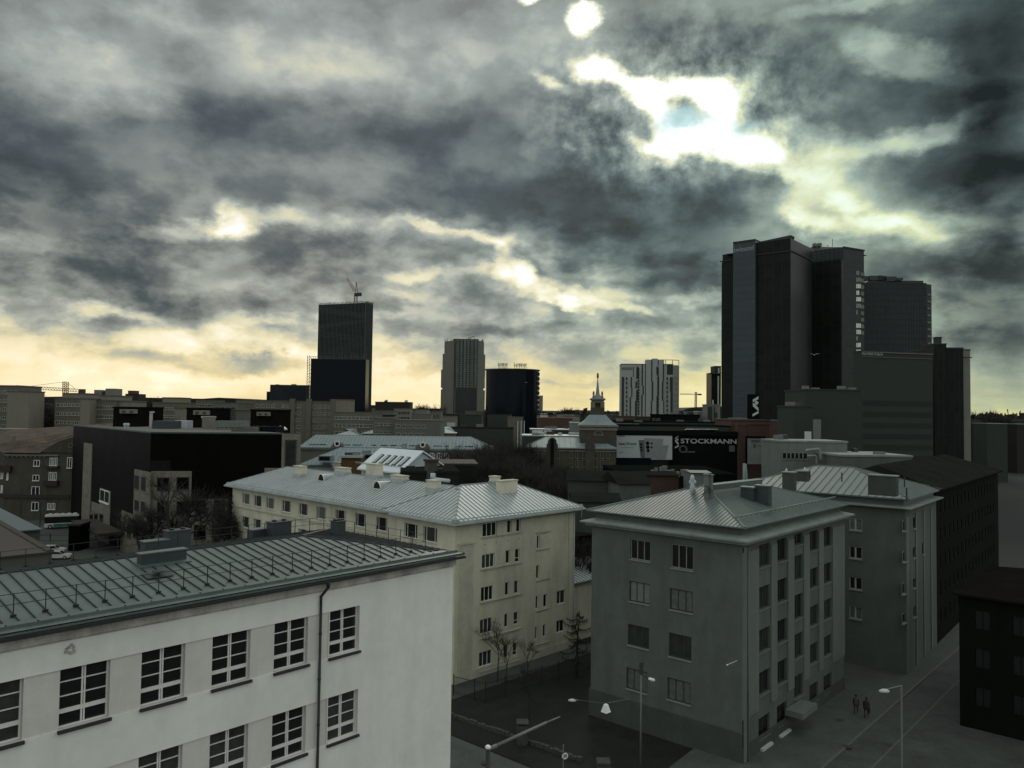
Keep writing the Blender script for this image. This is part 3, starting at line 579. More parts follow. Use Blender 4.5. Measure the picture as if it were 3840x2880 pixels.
def zcream(p):
    v = Vector((p.x, p.y))-FA.P; a, b = v.dot(A2), v.dot(B2); hb = (LE+1.2)/2+.75; z1 = 16.2+2.8/hb*min(a+.75, LA-a+.75, b+.75, LE+1.95-b, hb)
    hw = (wd_-.6)/2+.73; z2 = 16.2+2.55/hw*min(a-.6+.73, wd_-a+.73, hw, LB-b+.73); return max(z1 if 0 < b < LE+1.9 and 0 < a < LA else 0, z2 if 0 < a < wd_ and b > 0 else 0)
for x0, x1, yt, yb, z, br in [(1098,1152,1749,1784,17.9,-45.5),(1243,1296,1735,1757,17.5,-45.5),(1252,1319,1756,1774,18.5,-45.5),(1294,1364,1748,1777,18.4,-45.5),(1369,1439,1741,1788,18.3,-45.5),(1463,1534,1785,1803,18.4,-45.5),(1602,1650,1803,1838,18.2,-45.5),(1775,1811,1781,1806,18.3,44.5),(1842,1869,1788,1812,18.0,44.5)]:
    chimney(root, x0, x1, yt, yb, z, br, .95, base='roof_pale', zf=zcream, f=1.)
chimney(root, 1856, 1944, 1803, 1843, 17.6, 44.5, .8, f=1.0, cut=1.9, zf=zcream)
mb = MB(); p = G(1657, 1800, 18.8); bv = V3(B2, 0); mb.tube(p-bv*1.3, p+bv*1.6, .22, n=10); mb.tube(p+bv*1.7, p+bv*1.7+UPZ*.7, .3, n=10); build(mb, 'air_duct', 'white_metal', root, smooth=True)
def dormer(px, py, z, w=1.5):
    p = roofcast(px, py, zcream); mb = MB(); fr = MB(); pane = MB(); a = V3(-A2, 0); bb = V3(B2, 0); n = 12; pr = [(math.cos(math.pi*i/n)*w/2, math.sin(math.pi*i/n)*w*.62) for i in range(n+1)]
    v0 = [p+bb*x+UPZ*z for x, z in pr]; v1 = [p-a*3.4+bb*x*.25+UPZ*(z*.1+.75) for x, z in pr]
    mb.add(v0+v1, [(i, i+1, n+2+i, n+1+i) for i in range(n)]); d = build(mb, 'dormer', 'roof_pale', root, smooth=True, recalc=False)
    for i in range(n): fr.tube(v0[i], v0[i+1], .07, n=5)
    fr.tube(v0[0], v0[-1], .06, n=5); build(fr, 'dormer_frame', 'frame_white', d); pane.add([q-a*.05 for q in v0], [tuple(range(n+1))]); build(pane, 'dormer_pane', 'glass_dark', d)
dormer(1203.5, 1804, 17.2); dormer(1413, 1834, 17.2)
mb = MB(); p = G(1715, 1850, 18.2); mb.box(p, V3(A2*.5, 0), V3(B2*.4, 0), UPZ*.5); build(mb, 'roof_hatch', 'roof_grey', root)

# ================================================================== GREY CORNER BUILDING
P = G(2783, 2868); GA = Face(P, 42); GB = Face(P, -48.5); LA, LB = 22.6, 14.4
root = thing('grey_apartment_building', 'grey plastered apartment building with green-grey metal hip roof, right of the cream building', 'building', (P.x, P.y, 0)); ZT = 17.2
OD, OE = (2150, 1750), (2150, 2280); hs = []; wl = []
for (x0, x1, yt, yb, org, g_) in [(590,800,760,972,OD,'glass_dark'),(1010,1245,812,1062,OD,'glass_dark'),(580,795,1200,1412,OD,'pale_dim'),(1000,1240,1278,1500,OD,'curtain_dim'),(565,785,185,405,OE,'glass_dim2'),(990,1225,277,525,OE,'glass_dim2'),(550,765,640,860,OE,'curtain_dim'),(975,1215,747,975,OE,'curtain_dim'),(970,1135,1255,1465,OE,'glass_dark')]:
    wl.append(addw(GB, x0, x1, yt, yb, org, hs, gm=g_))
zl = GB.hit(*K(150, 822, *OE))[1]
mb = MB(); wall(mb, GB, 0, LB, zl, ZT, hs, .14); hb = [h for h in hs if h[3] < zl]
base = MB(); wall(base, GB, -.08, LB+.12, 0, zl, hb, .2, .1); base.add([GB.at(-.08, zl, .1), GB.at(LB+.12, zl, .1), GB.at(LB+.12, zl+.05, 0), GB.at(-.08, zl+.05, 0)], [(0,1,2,3)])
cols = []
OF = (2800, 1750)
for (x0, x1, yt, yb) in [(125,240,800,1035),(315,415,745,980),(490,580,700,810),(650,737,665,870),(795,878,625,830)]: l = []; addw(GA, x0, x1, yt, yb, OF, l); cols.append(l[0])
gh = []; gw = []
for i, (a, b, zb, zt) in enumerate(cols):
    for k in range(5):
        zz_ = (zb-3.42*k, zt-3.42*k)
        if i == 2: zz_ = (zb-3.42*k-(0 if k == 0 else 0), zb+1.0-3.42*k) if k == 0 else (zb-3.42*k+.35, zb-3.42*k+2.5)
        if k == 4: zz_ = (max(zz_[0], .5), zz_[1]-.2)
        gh.append((a, b, *zz_))
wall(mb, GA, 0, LA, 0, ZT, gh, .22)
q = [GB.at(LB, 0, 0), GB.at(LB, 0, -LA), GA.at(LA, 0, 0)]
for p_, q_ in ((q[0], q[1]), (q[1], q[2])): mb.add([p_, q_, q_+UPZ*ZT, p_+UPZ*ZT], [(0,1,2,3)])
build(mb, 'wall', 'grey_plaster', root, recalc=False)
base.box(GA.at(-.1, 0, 0), V3(GA.d*(LA), 0), V3(GA.n*.1, 0), UPZ*(zl*.55)); build(base, 'plinth', 'grey_base', root, recalc=False)
for w in wl: window(root, GB, *w['r'], dep=.14 if w['r'][3] > zl else .1, vs=(.33, .66), t=.09, fm='frame_dark' if w['gm'] != 'glass_dark' else 'frame_grey', gm=w['gm'], sill='grey_cornice', sill_out=.08)
for r in gh: window(root, GA, *r, dep=.22, vs=(.5,), t=.08, fm='frame_dark', gm=random.choice(['glass_dark', 'glass_dim2']), sill='grey_pier', sill_out=.1)
pr_ = MB(); ed = [0]+[v for c in cols for v in (c[0]-.12, c[1]+.12)]+[LA]
for i in range(0, len(ed), 2): GA.bx(pr_, ed[i]+.003, ed[i+1], 3.4, ZT-.9, 0, .10)
GA.bx(pr_, 0, .9, 0, ZT-.5, .1, .16)
build(pr_, 'pier', 'grey_pier', root)
mb = MB()
def ring(mb, fa, fb, la, lb, o, z0, z1, inn=.3, mi=0, slope=0.):
    c0 = fa.at(0, 0, 0); a, b = V3(fa.d, 0), V3(fb.d, 0); p = [c0-a*o-b*o, c0+a*(la+o)-b*o, c0+a*(la+o)+b*(lb+o), c0-a*o+b*(lb+o)]; i = [c0+a*inn+b*inn, c0+a*(la-inn)+b*inn, c0+a*(la-inn)+b*(lb-inn), c0+a*inn+b*(lb-inn)]
    vs = [q+UPZ*z0 for q in p]+[q+UPZ*z1 for q in p]+[q+UPZ*(z1+slope) for q in i]+[q+UPZ*z0 for q in i]
    for k in range(4): j = (k+1) % 4; mb.add(vs, [(k, j, 4+j, 4+k), (4+k, 4+j, 8+j, 8+k), (k, j, 12+j, 12+k)], mi)
ring(mb, GA, GB, LA, LB, .8, ZT, ZT+.14, .25, 0, .28); ring(mb, GA, GB, LA, LB, .45, ZT-.25, ZT-.002, .1)
build(mb, 'cornice', 'grey_cornice', root, recalc=False)
mb = MB(); c0 = GA.at(.25, ZT, -.25); mb.prism([(c0.x, c0.y), tuple((c0+V3(GA.d*(LA-.5), 0))[:2]), tuple((c0+V3(GA.d*(LA-.5)+GB.d*(LB-.5), 0))[:2]), tuple((c0+V3(GB.d*(LB-.5), 0))[:2])], ZT, ZT+1.02); build(mb, 'attic_band', 'grey_plaster', root)
mb = MB(); hiproof(mb, (P.x, P.y), GA.d, GB.d, LA, LB, ZT+1.1, 20.6, over=.38, th=.1, seam=.36, along='A', sw=.03, sh=.03)
for u in range(0, 24): 
    p = GA.at(u*.93+.5, ZT+1.1+.28+.22, -.75); mb.box(p, V3(GA.d*.06, 0), V3(-GA.n*.06, 0), UPZ*.2, 1)
rl_ = MB(); rl_.tube(GA.at(.3, ZT+1.78, -.75), GA.at(LA-.2, ZT+1.78, -.75), .055, n=6); build(rl_, 'snow_rail', 'grey_cornice', root); rl_ = MB(); pk_ = GA.at(LB/2, 20.62, -LB/2); rl_.tube(GA.at(-.38, ZT+1.13, .38), pk_, .09, n=6); rl_.tube(GB.at(LB+.38, ZT+1.13, .38), pk_, .07, n=6); build(rl_, 'hip_cap', 'grey_cornice', root)
build(mb, 'roof', ['roof_grey', 'roof_grey_seam'], root, recalc=False)
mb = MB(); p = GA.at(.6, 0, .22); mb.tube(p, p+UPZ*(ZT-.5), .06, n=8); build(mb, 'downpipe', 'grey_pier', root, smooth=True)
def pipe_chimney(px, pyb, pyt, z, r=.2):
    p = G(px, pyb, z); h = (pyb-pyt)/F*p.y; mb = MB(); mb.lathe(p, [(r*.9,-.3),(r*.9,h*.55),(r*.5,h*.6),(r*1.25,h*.72),(r*1.25,h*.86),(r*.7,h),(.02,h*1.02)], 14); build(mb, 'chimney_cowl', 'white_metal', root, smooth=True)
pipe_chimney(2597, 1850, 1798, 19.9, .26); pipe_chimney(2596, 1852, 1782, 19.95, .16)
for x0, x1, yt, yb, z in [(2645,2655,1781,1850,20.2),(2658,2669,1783,1850,20.2)]: chimney(root, x0, x1, yt, yb, z, 42, .4, 'shed_white', 'roof_grey', 'vent_stack', .9)
for x0, x1, yt, yb, z in [(2757,2858,1829,1868,19.6),(2810,2915,1823,1862,19.8)]: chimney(root, x0, x1, yt, yb, z, -48, .7, 'clad_dark', 'roof_grey', 'roof_vent_box', .5)
mb = MB(); a = G(2668, 1826, 20.7); b = G(2850, 1805, 20.7); mb.tube(a, b, .35, n=4); build(mb, 'roof_walkway', 'roof_grey', root)
mb = MB()
for k in range(9): a = G(2656, 1842, 20.4)+Vector((random.uniform(-.3,.3), random.uniform(-.3,.3), random.uniform(-.1,.5))); mb.tube(a, a+Vector((random.uniform(-.8,.9), random.uniform(-.8,.2), random.uniform(-.7,.2))), .03, n=4)
build(mb, 'aerial_bracket', 'rail_black', root)
mb = MB(); p = GB.at(.25, 0, .02); q = GB.hit(*K(1570, 1475, *OE)); mb.box(GB.at(q[0], q[1], .0), V3(-GB.d*.9, 0), V3(GB.n*.03, 0), UPZ*.22); build(mb, 'street_name_plate', 'frame_dark', root)
mb = MB(); q = GB.hit(*K(1650, 560, *OE)); mb.tube(GB.at(q[0]-.4, q[1]+.2, 0), GB.at(q[0], q[1], .9), .02, n=4); mb.lathe(GB.at(q[0], q[1]-.06, .9), [(.05,0),(.07,.06),(.03,.1)], 8); build(mb, 'wall_lamp', 'lamp_white', root)

# ================================================================== REAR GREY BUILDING AND ADDED DARK BLOCKS
P = W(3395, 1990, 82); RA = Face(P, 40); RB = Face(P, -50); LA, LB = 14.6, 19.; ZT = 17.55
root = thing('rear_apartment_building', 'dull grey apartment building behind the grey corner building, pale bay windows and seamed roof', 'building', (P.x, P.y, 0))
rh = []
for (yt, yb) in ((535,662),(828,955),(1145,1275),(1450,1580)): addw(RB, 1062, 1198, yt, yb, OF, rh)
mb = MB(); wall(mb, RB, 0, LB, 0, ZT, rh, .15)
rg = []
for x0, x1, yt, yb in [(1628,1655,560,665),(1725,1752,525,640),(1628,1655,880,985),(1722,1750,835,945),(1818,1842,790,905),(1622,1650,1205,1320),(1725,1752,1160,1260),(1622,1655,1520,1620),(1728,1752,1450,1560)]: addw(RA, x0, x1, yt, yb, OF, rg)
wall(mb, RA, 0, LA, 0, ZT, rg, .15); q = [RB.at(LB, 0, 0), RB.at(LB, 0, -LA), RA.at(LA, 0, 0)]
for p_, q_ in ((q[0], q[1]), (q[1], q[2])): mb.add([p_, q_, q_+UPZ*ZT, p_+UPZ*ZT], [(0,1,2,3)])
build(mb, 'wall', 'rear_plaster', root, recalc=False)
for r in rh: window(root, RB, *r, dep=.15, vs=(.5, .56), t=.1, fm='residence_white', gm=random.choice(['glass_dark', 'glass_dim2', 'curtain_dim']), sill='grey_cornice')
for r in rg: window(root, RA, *r, dep=.15, vs=(), t=.06, fm='grey_cornice', gm='glass_dark', sill='grey_cornice')
mb = MB(); RA.bx(mb, .05, 1.1, 0, ZT-1, 0, .1)
for u in (4.2, 7.8, 11.4): RA.bx(mb, u, u+.6, 0, ZT-1, 0, .1)
build(mb, 'pier', 'grey_pier', root)
mb = MB(); ring(mb, RA, RB, LA, LB, .7, ZT-.12, ZT, .25, 0, .2); build(mb, 'cornice', 'grey_cornice', root, recalc=False)
mb = MB(); hiproof(mb, (P.x, P.y), RA.d, RB.d, LA, LB, ZT+.95, ZT+3.5, over=.5, th=.15, seam=.85, along='B', sw=.06); 
c0 = RA.at(.2, 0, -.2); mb.prism([tuple(c0[:2]), tuple((c0+V3(RA.d*(LA-.4), 0))[:2]), tuple((c0+V3(RA.d*(LA-.4)+RB.d*(LB-.4), 0))[:2]), tuple((c0+V3(RB.d*(LB-.4), 0))[:2])], ZT-.01, ZT+.9, 1)
build(mb, 'roof', ['roof_grey', 'roof_grey_seam'], root, recalc=False)
for x0, x1, yt, yb, z, dp in [(2936,2984,1772,1812,20.,.8),(3258,3366,1784,1828,19.9,1.),(2988,3032,1768,1778,20.6,.8)]: chimney(root, x0, x1, yt, yb, z, -50, dp, 'grey_base', 'grey_cornice', f=.9)
for px, py in ((3037,1790),(3157,1796),(3392,1815),(3400,1860)): p = G(px, py, 20.4); mb = MB(); mb.tube(p-UPZ*.3, p+UPZ*.7, .07, n=6); build(mb, 'vent_pipe', 'frame_dark', root)
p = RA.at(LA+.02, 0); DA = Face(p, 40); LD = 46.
root = thing('added_dark_block', 'added near-black block imitating the dark glass reflection, right edge, beside the rear grey building', 'building', (p.x, p.y, 0)); ZT = 18.5  # facade really continues; block added near-black for the window-glass reflection band
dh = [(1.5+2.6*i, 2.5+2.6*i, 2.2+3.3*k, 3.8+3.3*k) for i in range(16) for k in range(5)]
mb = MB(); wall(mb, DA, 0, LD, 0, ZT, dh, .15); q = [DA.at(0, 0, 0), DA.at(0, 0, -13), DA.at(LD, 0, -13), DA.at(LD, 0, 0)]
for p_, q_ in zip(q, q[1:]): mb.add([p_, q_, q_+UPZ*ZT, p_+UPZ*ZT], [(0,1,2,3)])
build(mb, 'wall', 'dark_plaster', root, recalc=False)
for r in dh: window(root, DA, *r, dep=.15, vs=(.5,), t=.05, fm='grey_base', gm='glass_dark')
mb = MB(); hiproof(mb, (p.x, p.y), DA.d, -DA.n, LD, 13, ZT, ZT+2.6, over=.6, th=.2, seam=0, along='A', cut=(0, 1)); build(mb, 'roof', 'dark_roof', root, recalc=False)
p = G(3600, 2720); EA = Face(p, 132); root = thing('added_dark_low_building', 'invented low dark building imitating the black glass reflection in the lower right corner', 'building', (p.x, p.y, 0)); el_ = [(1.2+2.8*i, 2.4+2.8*i, 2.+3.3*k, 3.7+3.3*k) for i in range(6) for k in range(3)]  # low building invented to stand for the reflection's black corner
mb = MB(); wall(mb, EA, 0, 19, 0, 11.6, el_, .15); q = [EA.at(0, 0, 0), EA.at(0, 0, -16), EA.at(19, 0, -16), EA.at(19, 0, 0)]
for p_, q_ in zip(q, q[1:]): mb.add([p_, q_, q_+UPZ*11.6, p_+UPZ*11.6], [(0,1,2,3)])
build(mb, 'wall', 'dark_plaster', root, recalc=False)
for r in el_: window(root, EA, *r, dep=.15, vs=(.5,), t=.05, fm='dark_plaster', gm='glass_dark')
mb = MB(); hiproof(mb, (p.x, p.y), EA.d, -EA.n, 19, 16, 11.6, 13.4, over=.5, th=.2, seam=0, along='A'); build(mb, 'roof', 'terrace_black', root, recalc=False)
# ================================================================== STREET AND YARD
def sheet(name, pts, z, m_):
    mb = MB(); mb.add([V3(p, z) for p in pts], [tuple(range(len(pts)))]); return struct(mb, name, m_)
def lineA(p, a, b, brg=42): d = bear(brg); return [Vector((p.x, p.y))+d*a, Vector((p.x, p.y))+d*b]
k0, k1 = G(3083, 2880), G(3297, 2692); kb = math.degrees(math.atan2(k1.x-k0.x, k1.y-k0.y)); kd = bear(kb); kn = Vector((kd.y, -kd.x)); K0 = Vector((k0.x, k0.y))
sheet('pavement', [K0-kd*40-kn*6.2, K0-kd*40, K0+kd*70, K0+kd*70-kn*14], .13, 'paving')
sheet('road', [K0-kd*60, K0-kd*60+kn*22, K0+kd*160+kn*22, K0+kd*160], .008, 'asphalt')
mb = MB(); mb.box(V3(K0-kd*40-kn*.02, 0), V3(kd*110, 0), V3(kn*.18, 0), UPZ*.136); struct(mb, 'kerb', 'kerb')
for i, (x, y) in enumerate(((3264, 2880),)):
    g0 = G(x, y); s0_ = (Vector((g0.x, g0.y))-K0).dot(kn); mb = MB(); mb.box(V3(K0-kd*10+kn*s0_, .012), V3(kd*60, 0), V3(kn*.14, 0), UPZ*.003); struct(mb, 'road_marking', 'marking')
for mx, my in ((3180, 2800), (3330, 2790), (3150, 2700), (1820, 2860)):
    c = G(mx, my, .14 if mx < 3200 else .012); c.z = max(c.z, .03); mb = MB(); mb.lathe(c, [(.34, 0), (.34, .006), (.3, .008)], 18); solo(mb, 'manhole_cover', 'frame_dark', {3180: 'round iron cover in the pavement before the grey building', 3330: 'round iron cover in the roadway', 3150: 'round iron cover on the pavement near the walkers', 1820: 'round iron cover in the lower street by the lamp post'}[mx], 'manhole cover')
# yard and lower street, bottom centre
y0, y1, y2 = G(1560, 2705), G(1985, 2880), G(1400, 3050)
yb_ = math.degrees(math.atan2(y1.x-y0.x, y1.y-y0.y)); yd = (Vector((y1.x-y0.x, y1.y-y0.y))).normalized(); yn = Vector((yd.y, -yd.x)); yn = yn if yn.y < 0 else -yn
Y0 = Vector((y0.x, y0.y)); sheet('street', [Y0-yd*12, Y0+yd*30, Y0+yd*30+yn*16, Y0-yd*12+yn*16], .02, 'paving')
sheet('yard', [Y0-yd*12-yn*.15, Y0+yd*22-yn*.15, Y0+yd*22-yn*40, Y0-yd*12-yn*40], .03, 'soil')
lw0, lw1 = G(1690, 2690), G(2245, 2885); mb = MB(); d = (lw1-lw0); d.z = 0; L_ = d.length; d.normalize(); nn = Vector((-d.y, d.x, 0)); rnd = random.Random(3)
for k in range(int(L_/.45)): w = .4+rnd.uniform(-.05, .04); mb.box(V3(lw0, -.02)+d*k*.45-d*1.5, d*w, nn*.3, UPZ*(.28+rnd.uniform(0, .12)))
solo(mb, 'garden_wall', 'stone_pillar', 'low rough stone wall along the dark yard, bottom centre', 'wall')
for (px, py, w, h, lb_) in ((1958, 2790, .85, 1.75, 'square stone gate pillar in the yard, beside the lamp arm'), (2262, 2950, .85, 1.8, 'square stone gate pillar at the foot of the grey building')):
    p = G(px, py); mb = MB(); c = V3(p, 0)
    for k in range(int(h/.2)): e = rnd.uniform(-.03, .03); mb.box(c+Vector((-w/2-e, -w/2-e, k*.2)), (w+2*e, 0, 0), (0, w+2*e, 0), UPZ*.19)
    o = thing('gate_pillar', lb_, 'pillar', c); build(mb, 'shaft', 'stone_pillar', o); mb = MB(); mb.box(c+Vector((-w/2-.06, -w/2-.06, h-.02)), (w+.12, 0, 0), (0, w+.12, 0), UPZ*.1); build(mb, 'cap', 'stone_pillar', o)
def fence(a, b, h, label, mt='rail_black', step=.14, n_post=2.4):
    a, b = V3(a, 0), V3(b, 0); d = b-a; ln = d.length; d.normalize(); o = thing('metal_fence', label, 'fence', a, 'yard fences'); mb = MB()
    for z in (.35, h-.15): mb.tube(a+UPZ*z, b+UPZ*z, .025, n=4)
    for k in range(int(ln/step)): p = a+d*k*step; mb.tube(p+UPZ*.15, p+UPZ*h, .012, n=3)
    build(mb, 'pickets', mt, o); pmb = MB(); pmb.bx(-.05, .05, -.05, .05, 0, h+.12); me = mesh_only(pmb, 'post', mt)
    for k in range(int(ln/n_post)+1): q = bpy.data.objects.new('post', me); COL.objects.link(q); q.parent = o; q.location = d*k*n_post
fA, fB, fC = G(*K(140, 905, *OB)), G(*K(470, 985, *OB)), G(*K(1560, 650, *OB))
fence(fA, fB, 1.9, 'short run of black picket fence behind the white building corner'); fence(fB, fC, 1.9, 'long black picket fence along the foot of the cream building')
q0 = FA.at(-6, 0, .2); sheet('path', [FA.at(-14, 0, .1), FA.at(26, 0, .1), FA.at(26, 0, 2.9), FA.at(-14, 0, 2.9)], .05, 'asphalt')
# low annex between the cream and grey buildings
p = FA.at(18.45, 0, -1.2); AN = Face(p, 44.5); root = thing('low_annex', 'low cream annex with pale seamed lean-to roof between the cream and grey buildings', 'building', (p.x, p.y, 0))
mb = MB(); zt = AN.hit(*K(1500, 1350, *OA))[1]; mb.prism([tuple(AN.at(u, 0, o)[:2]) for u, o in ((0,0),(12,0),(12,-7),(0,-7))], 0, zt); build(mb, 'wall', 'cream_plaster', root)
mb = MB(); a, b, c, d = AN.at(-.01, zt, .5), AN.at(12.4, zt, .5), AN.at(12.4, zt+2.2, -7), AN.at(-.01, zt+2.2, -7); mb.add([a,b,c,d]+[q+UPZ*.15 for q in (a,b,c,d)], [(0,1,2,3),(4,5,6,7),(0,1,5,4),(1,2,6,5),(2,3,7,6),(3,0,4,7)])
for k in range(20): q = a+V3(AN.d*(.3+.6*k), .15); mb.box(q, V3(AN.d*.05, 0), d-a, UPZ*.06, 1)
build(mb, 'roof', ['roof_pale', 'roof_pale_seam_shade'], root)
# ================================================================== FAR AND MIDDLE CITY
def Wx(px, py, Y): q = W(px, py, Y); return Vector((q.x, q.y))
FW = {}
def fwins(root, f, rects, gm='glass_dark', fm='frame_white', t=.12, vs=(), out=.06, name='window', sill=True):
    """small far windows: each one a mesh of pane and frame; beyond 100 they become one part"""
    ro = ORG[root.name]; rest = MB()
    for i, (u0, u1, z0, z1) in enumerate(rects):
        w, h = u1-u0, z1-z0; key = (round(w, 1), round(h, 1), gm, fm, t, vs, name, sill)
        def mk(mb, q):
            q(mb, -w/2, w/2, 0, out*.5, 0, h, 0)
            q(mb, -w/2, -w/2+t, 0, out, 0, h, 1); q(mb, w/2-t, w/2, 0, out, 0, h, 1); q(mb, -w/2, w/2, 0, out, h-t, h, 1)
            q(mb, -w/2, w/2, 0, out*(2.5 if sill else 1), -t if sill else 0, t*.6 if sill else t, 1)
            for v in vs: q(mb, -w/2+v*w-t/2, -w/2+v*w+t/2, 0, out*.9, t, h-t, 1)
        if i < 100-sum(1 for c in root.children if c.name.startswith(name) and not c.name.startswith(name+'_')) or i < 0:
            if key not in FW:
                mb = MB(); mk(mb, lambda m_, a, b, c, d, e, g_, mi: m_.bx(a, b, c, d, e, g_, mi)); FW[key] = mesh_only(mb, name, [gm, fm])
            o = bpy.data.objects.new(name, FW[key]); COL.objects.link(o); o.parent = root; o.location = f.at((u0+u1)/2, z0)-ro; o.rotation_euler = (0, 0, f.ang)
        else:
            uc = (u0+u1)/2
            mk(rest, lambda m_, a, b, c, d, e, g_, mi: f.bx(m_, uc+a, uc+b, z0+e, z0+g_, c, d, mi))
    if rest.v: o = build(rest, name, [gm, fm], root); o['kind'] = 'stuff'
def grid(u0, u1, nx, z0, z1, nz, w, h, skip=None):
    r = []
    for j in range(nz):
        for i in range(nx):
            if skip and skip(i, j): continue
            uc = u0+(u1-u0)*(i+.5)/nx; zc = z0+(z1-z0)*(j+.5)/nz; r.append((uc-w/2, uc+w/2, zc-h/2, zc+h/2))
    return r
def blk(name, label, px0, px1, pyt, Y, brg=88, dep=14, wm='panel_grey', rm='flat_grey', cat='building', group=None, zb=0, cap=True, root=None, part='wall'):
    P = Wx(px0, pyt, Y); f = Face(P, brg); u1 = f.hit(px1, pyt)[0]; zt = W(px0, pyt, Y).z
    if root is None: root = thing(name, label, cat, (P.x, P.y, zb), group)
    if u1 < 0: f = Face(P+f.d*u1, brg); u1 = -u1
    mb = MB(); q = [f.at(0, 0, 0), f.at(u1, 0, 0), f.at(u1, 0, -dep), f.at(0, 0, -dep)]; mb.prism([tuple(p[:2]) for p in q], zb, zt); build(mb, part, wm, root)
    if cap: mb = MB(); mb.box(f.at(-.15, zt, .15), V3(f.d*(u1+.3), 0), V3(-f.n*(dep+.3), 0), UPZ*.35); build(mb, 'roof', rm, root)
    return root, f, u1, zt
def roofbits(root, f, u1, dep, z, n, seed, mts=('shed_white', 'clad_dark', 'flat_grey'), sz=2.):
    r = random.Random(seed)
    for i in range(n):
        w, d, h = r.uniform(.6, 2)*sz*.6, r.uniform(.6, 1.5)*sz*.5, r.uniform(.4, 1.1)*sz*.5; u = r.uniform(.05, .9)*u1; s = r.uniform(.1, .8)*dep
        mb = MB(); mb.box(f.at(u, z+.3, -s), V3(f.d*w, 0), V3(-f.n*d, 0), UPZ*h); build(mb, 'roof_unit', r.choice(mts), root)
# ---- tower under construction with its crane
pc = Wx(1371, 1131, 560); TB = Face(pc, -68); TA = Face(pc, 22); uB = TB.hit(1197, 1139)[0]; uA = TA.hit(1397, 1139)[0]; zt = W(1371, 1131, 560).z
root = thing('finned_tower', 'tall dark office tower with vertical fins and crossing light bands, crane on top', 'tower', (pc.x, pc.y, 0))
mb = MB(); mb.prism([tuple(pc), tuple(pc+TA.d*uA), tuple(pc+TA.d*uA+TB.d*uB), tuple(pc+TB.d*uB)], 0, zt-.8); build(mb, 'curtain_wall', 'glass_navy', root)
mb = MB()
for f, u_ in ((TB, uB), (TA, uA)):
    n = int(u_/1.15)
    for i in range(n+1): f.bx(mb, u_*i/n-.15, u_*i/n+.15, 8, zt+(.5 if i % 5 else .1), .02, .5)
build(mb, 'fins', 'fin_grey', root); mb = MB()
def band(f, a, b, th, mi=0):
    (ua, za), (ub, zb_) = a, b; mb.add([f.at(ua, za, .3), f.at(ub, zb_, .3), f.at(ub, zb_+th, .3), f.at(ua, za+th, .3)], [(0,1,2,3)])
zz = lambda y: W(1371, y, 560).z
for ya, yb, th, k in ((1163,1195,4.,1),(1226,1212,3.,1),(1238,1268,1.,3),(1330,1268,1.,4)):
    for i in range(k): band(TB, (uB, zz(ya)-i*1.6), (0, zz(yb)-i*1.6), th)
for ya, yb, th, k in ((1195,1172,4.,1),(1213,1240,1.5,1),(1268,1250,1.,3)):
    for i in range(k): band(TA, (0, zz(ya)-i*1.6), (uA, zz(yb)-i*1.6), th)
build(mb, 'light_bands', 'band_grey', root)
r2, f, u1, z = blk('', '', 1166, 1372.5, 1346, 548, 94, 9, 'glass_navy', 'fin_grey', root=root, part='lower_block')
mb = MB(); mb.tube(f.at(0, z+1.6, .1), f.at(u1, z+1.6, .1), .2, n=4)
for i in range(24): mb.tube(f.at(u1*i/23, z, .1), f.at(u1*i/23, z+(4.5 if i > 9 else 1.8), .1), .14, n=4)
build(mb, 'edge_protection', 'fin_grey', root)
mb = MB(); p = W(1155, 1452, 552); p.z = 0
for dx in (-.8, .8):
    mb.tube(p+Vector((dx, 0, 0)), p+Vector((dx, 0, 66)), .22, n=4)
for k in range(33): mb.tube(p+Vector((-.8, 0, k*2)), p+Vector((.8, 0, k*2+1.8)), .15, n=4)
for k in range(14): mb.box(p+Vector((.8, 0, 20+k*3)), (2.6, 0, 0), (0, 1, 0), (0, 0, .3))
build(mb, 'hoist_mast', 'crane_dark', root)
cr_ = thing('tower_crane', 'luffing crane with raised jib standing on top of the finned tower', 'crane', W(1334, 1132, 566)); b0 = W(1334, 1133, 566); S1 = 566/F
def lat(mb, a, b, r, n=6, t=.13, up=UPZ):
    a, b = Vector(a), Vector(b); d = (b-a).normalized(); s = d.cross(up).normalized() if abs(d.dot(up)) < .95 else Vector((1, 0, 0)); u_ = s.cross(d)
    cs = [s*r+u_*r, -s*r+u_*r, -s*r-u_*r, s*r-u_*r]
    for c in cs: mb.tube(a+c, b+c, t, n=3)
    for i in range(n):
        for j in range(4): mb.tube(a+(b-a)*i/n+cs[j], a+(b-a)*(i+1)/n+cs[(j+1) % 4], t*.7, n=3)
mb = MB(); lat(mb, b0-UPZ*.2, W(1334, 1110, 566), 1.0, 4, .16); build(mb, 'mast', 'crane_dark', cr_)
mb = MB(); mb.box(W(1328, 1110, 566), (2.4, 0, 0), (0, 2, 0), (0, 0, 2.2)); mb.box(W(1340, 1109, 566), (2.9, 0, 0), (0, 2, 0), (0, 0, 2.4)); build(mb, 'cab_and_counterweight', 'crane_dark', cr_)
mb = MB(); mb.tube(W(1334, 1106, 566), W(1336, 1056, 566), .25, n=4); mb.tube(W(1343, 1106, 566), W(1336, 1056, 566), .22, n=4); build(mb, 'apex_frame', 'crane_dark', cr_)
mb = MB(); lat(mb, W(1331, 1092, 566), W(1301, 1043, 566), .75, 9, .14); build(mb, 'jib', 'crane_yellow', cr_)
root, f, u1, z = blk('finned_office_block', 'low dark office block with vertical fins left of the finned tower', 1014, 1158, 1444, 575, 88, 18, 'glass_navy', 'roof_teal_seam')
mb = MB()
for i in range(38): f.bx(mb, u1*i/37-.08, u1*i/37+.08, 6, z+.4, .02, .4)
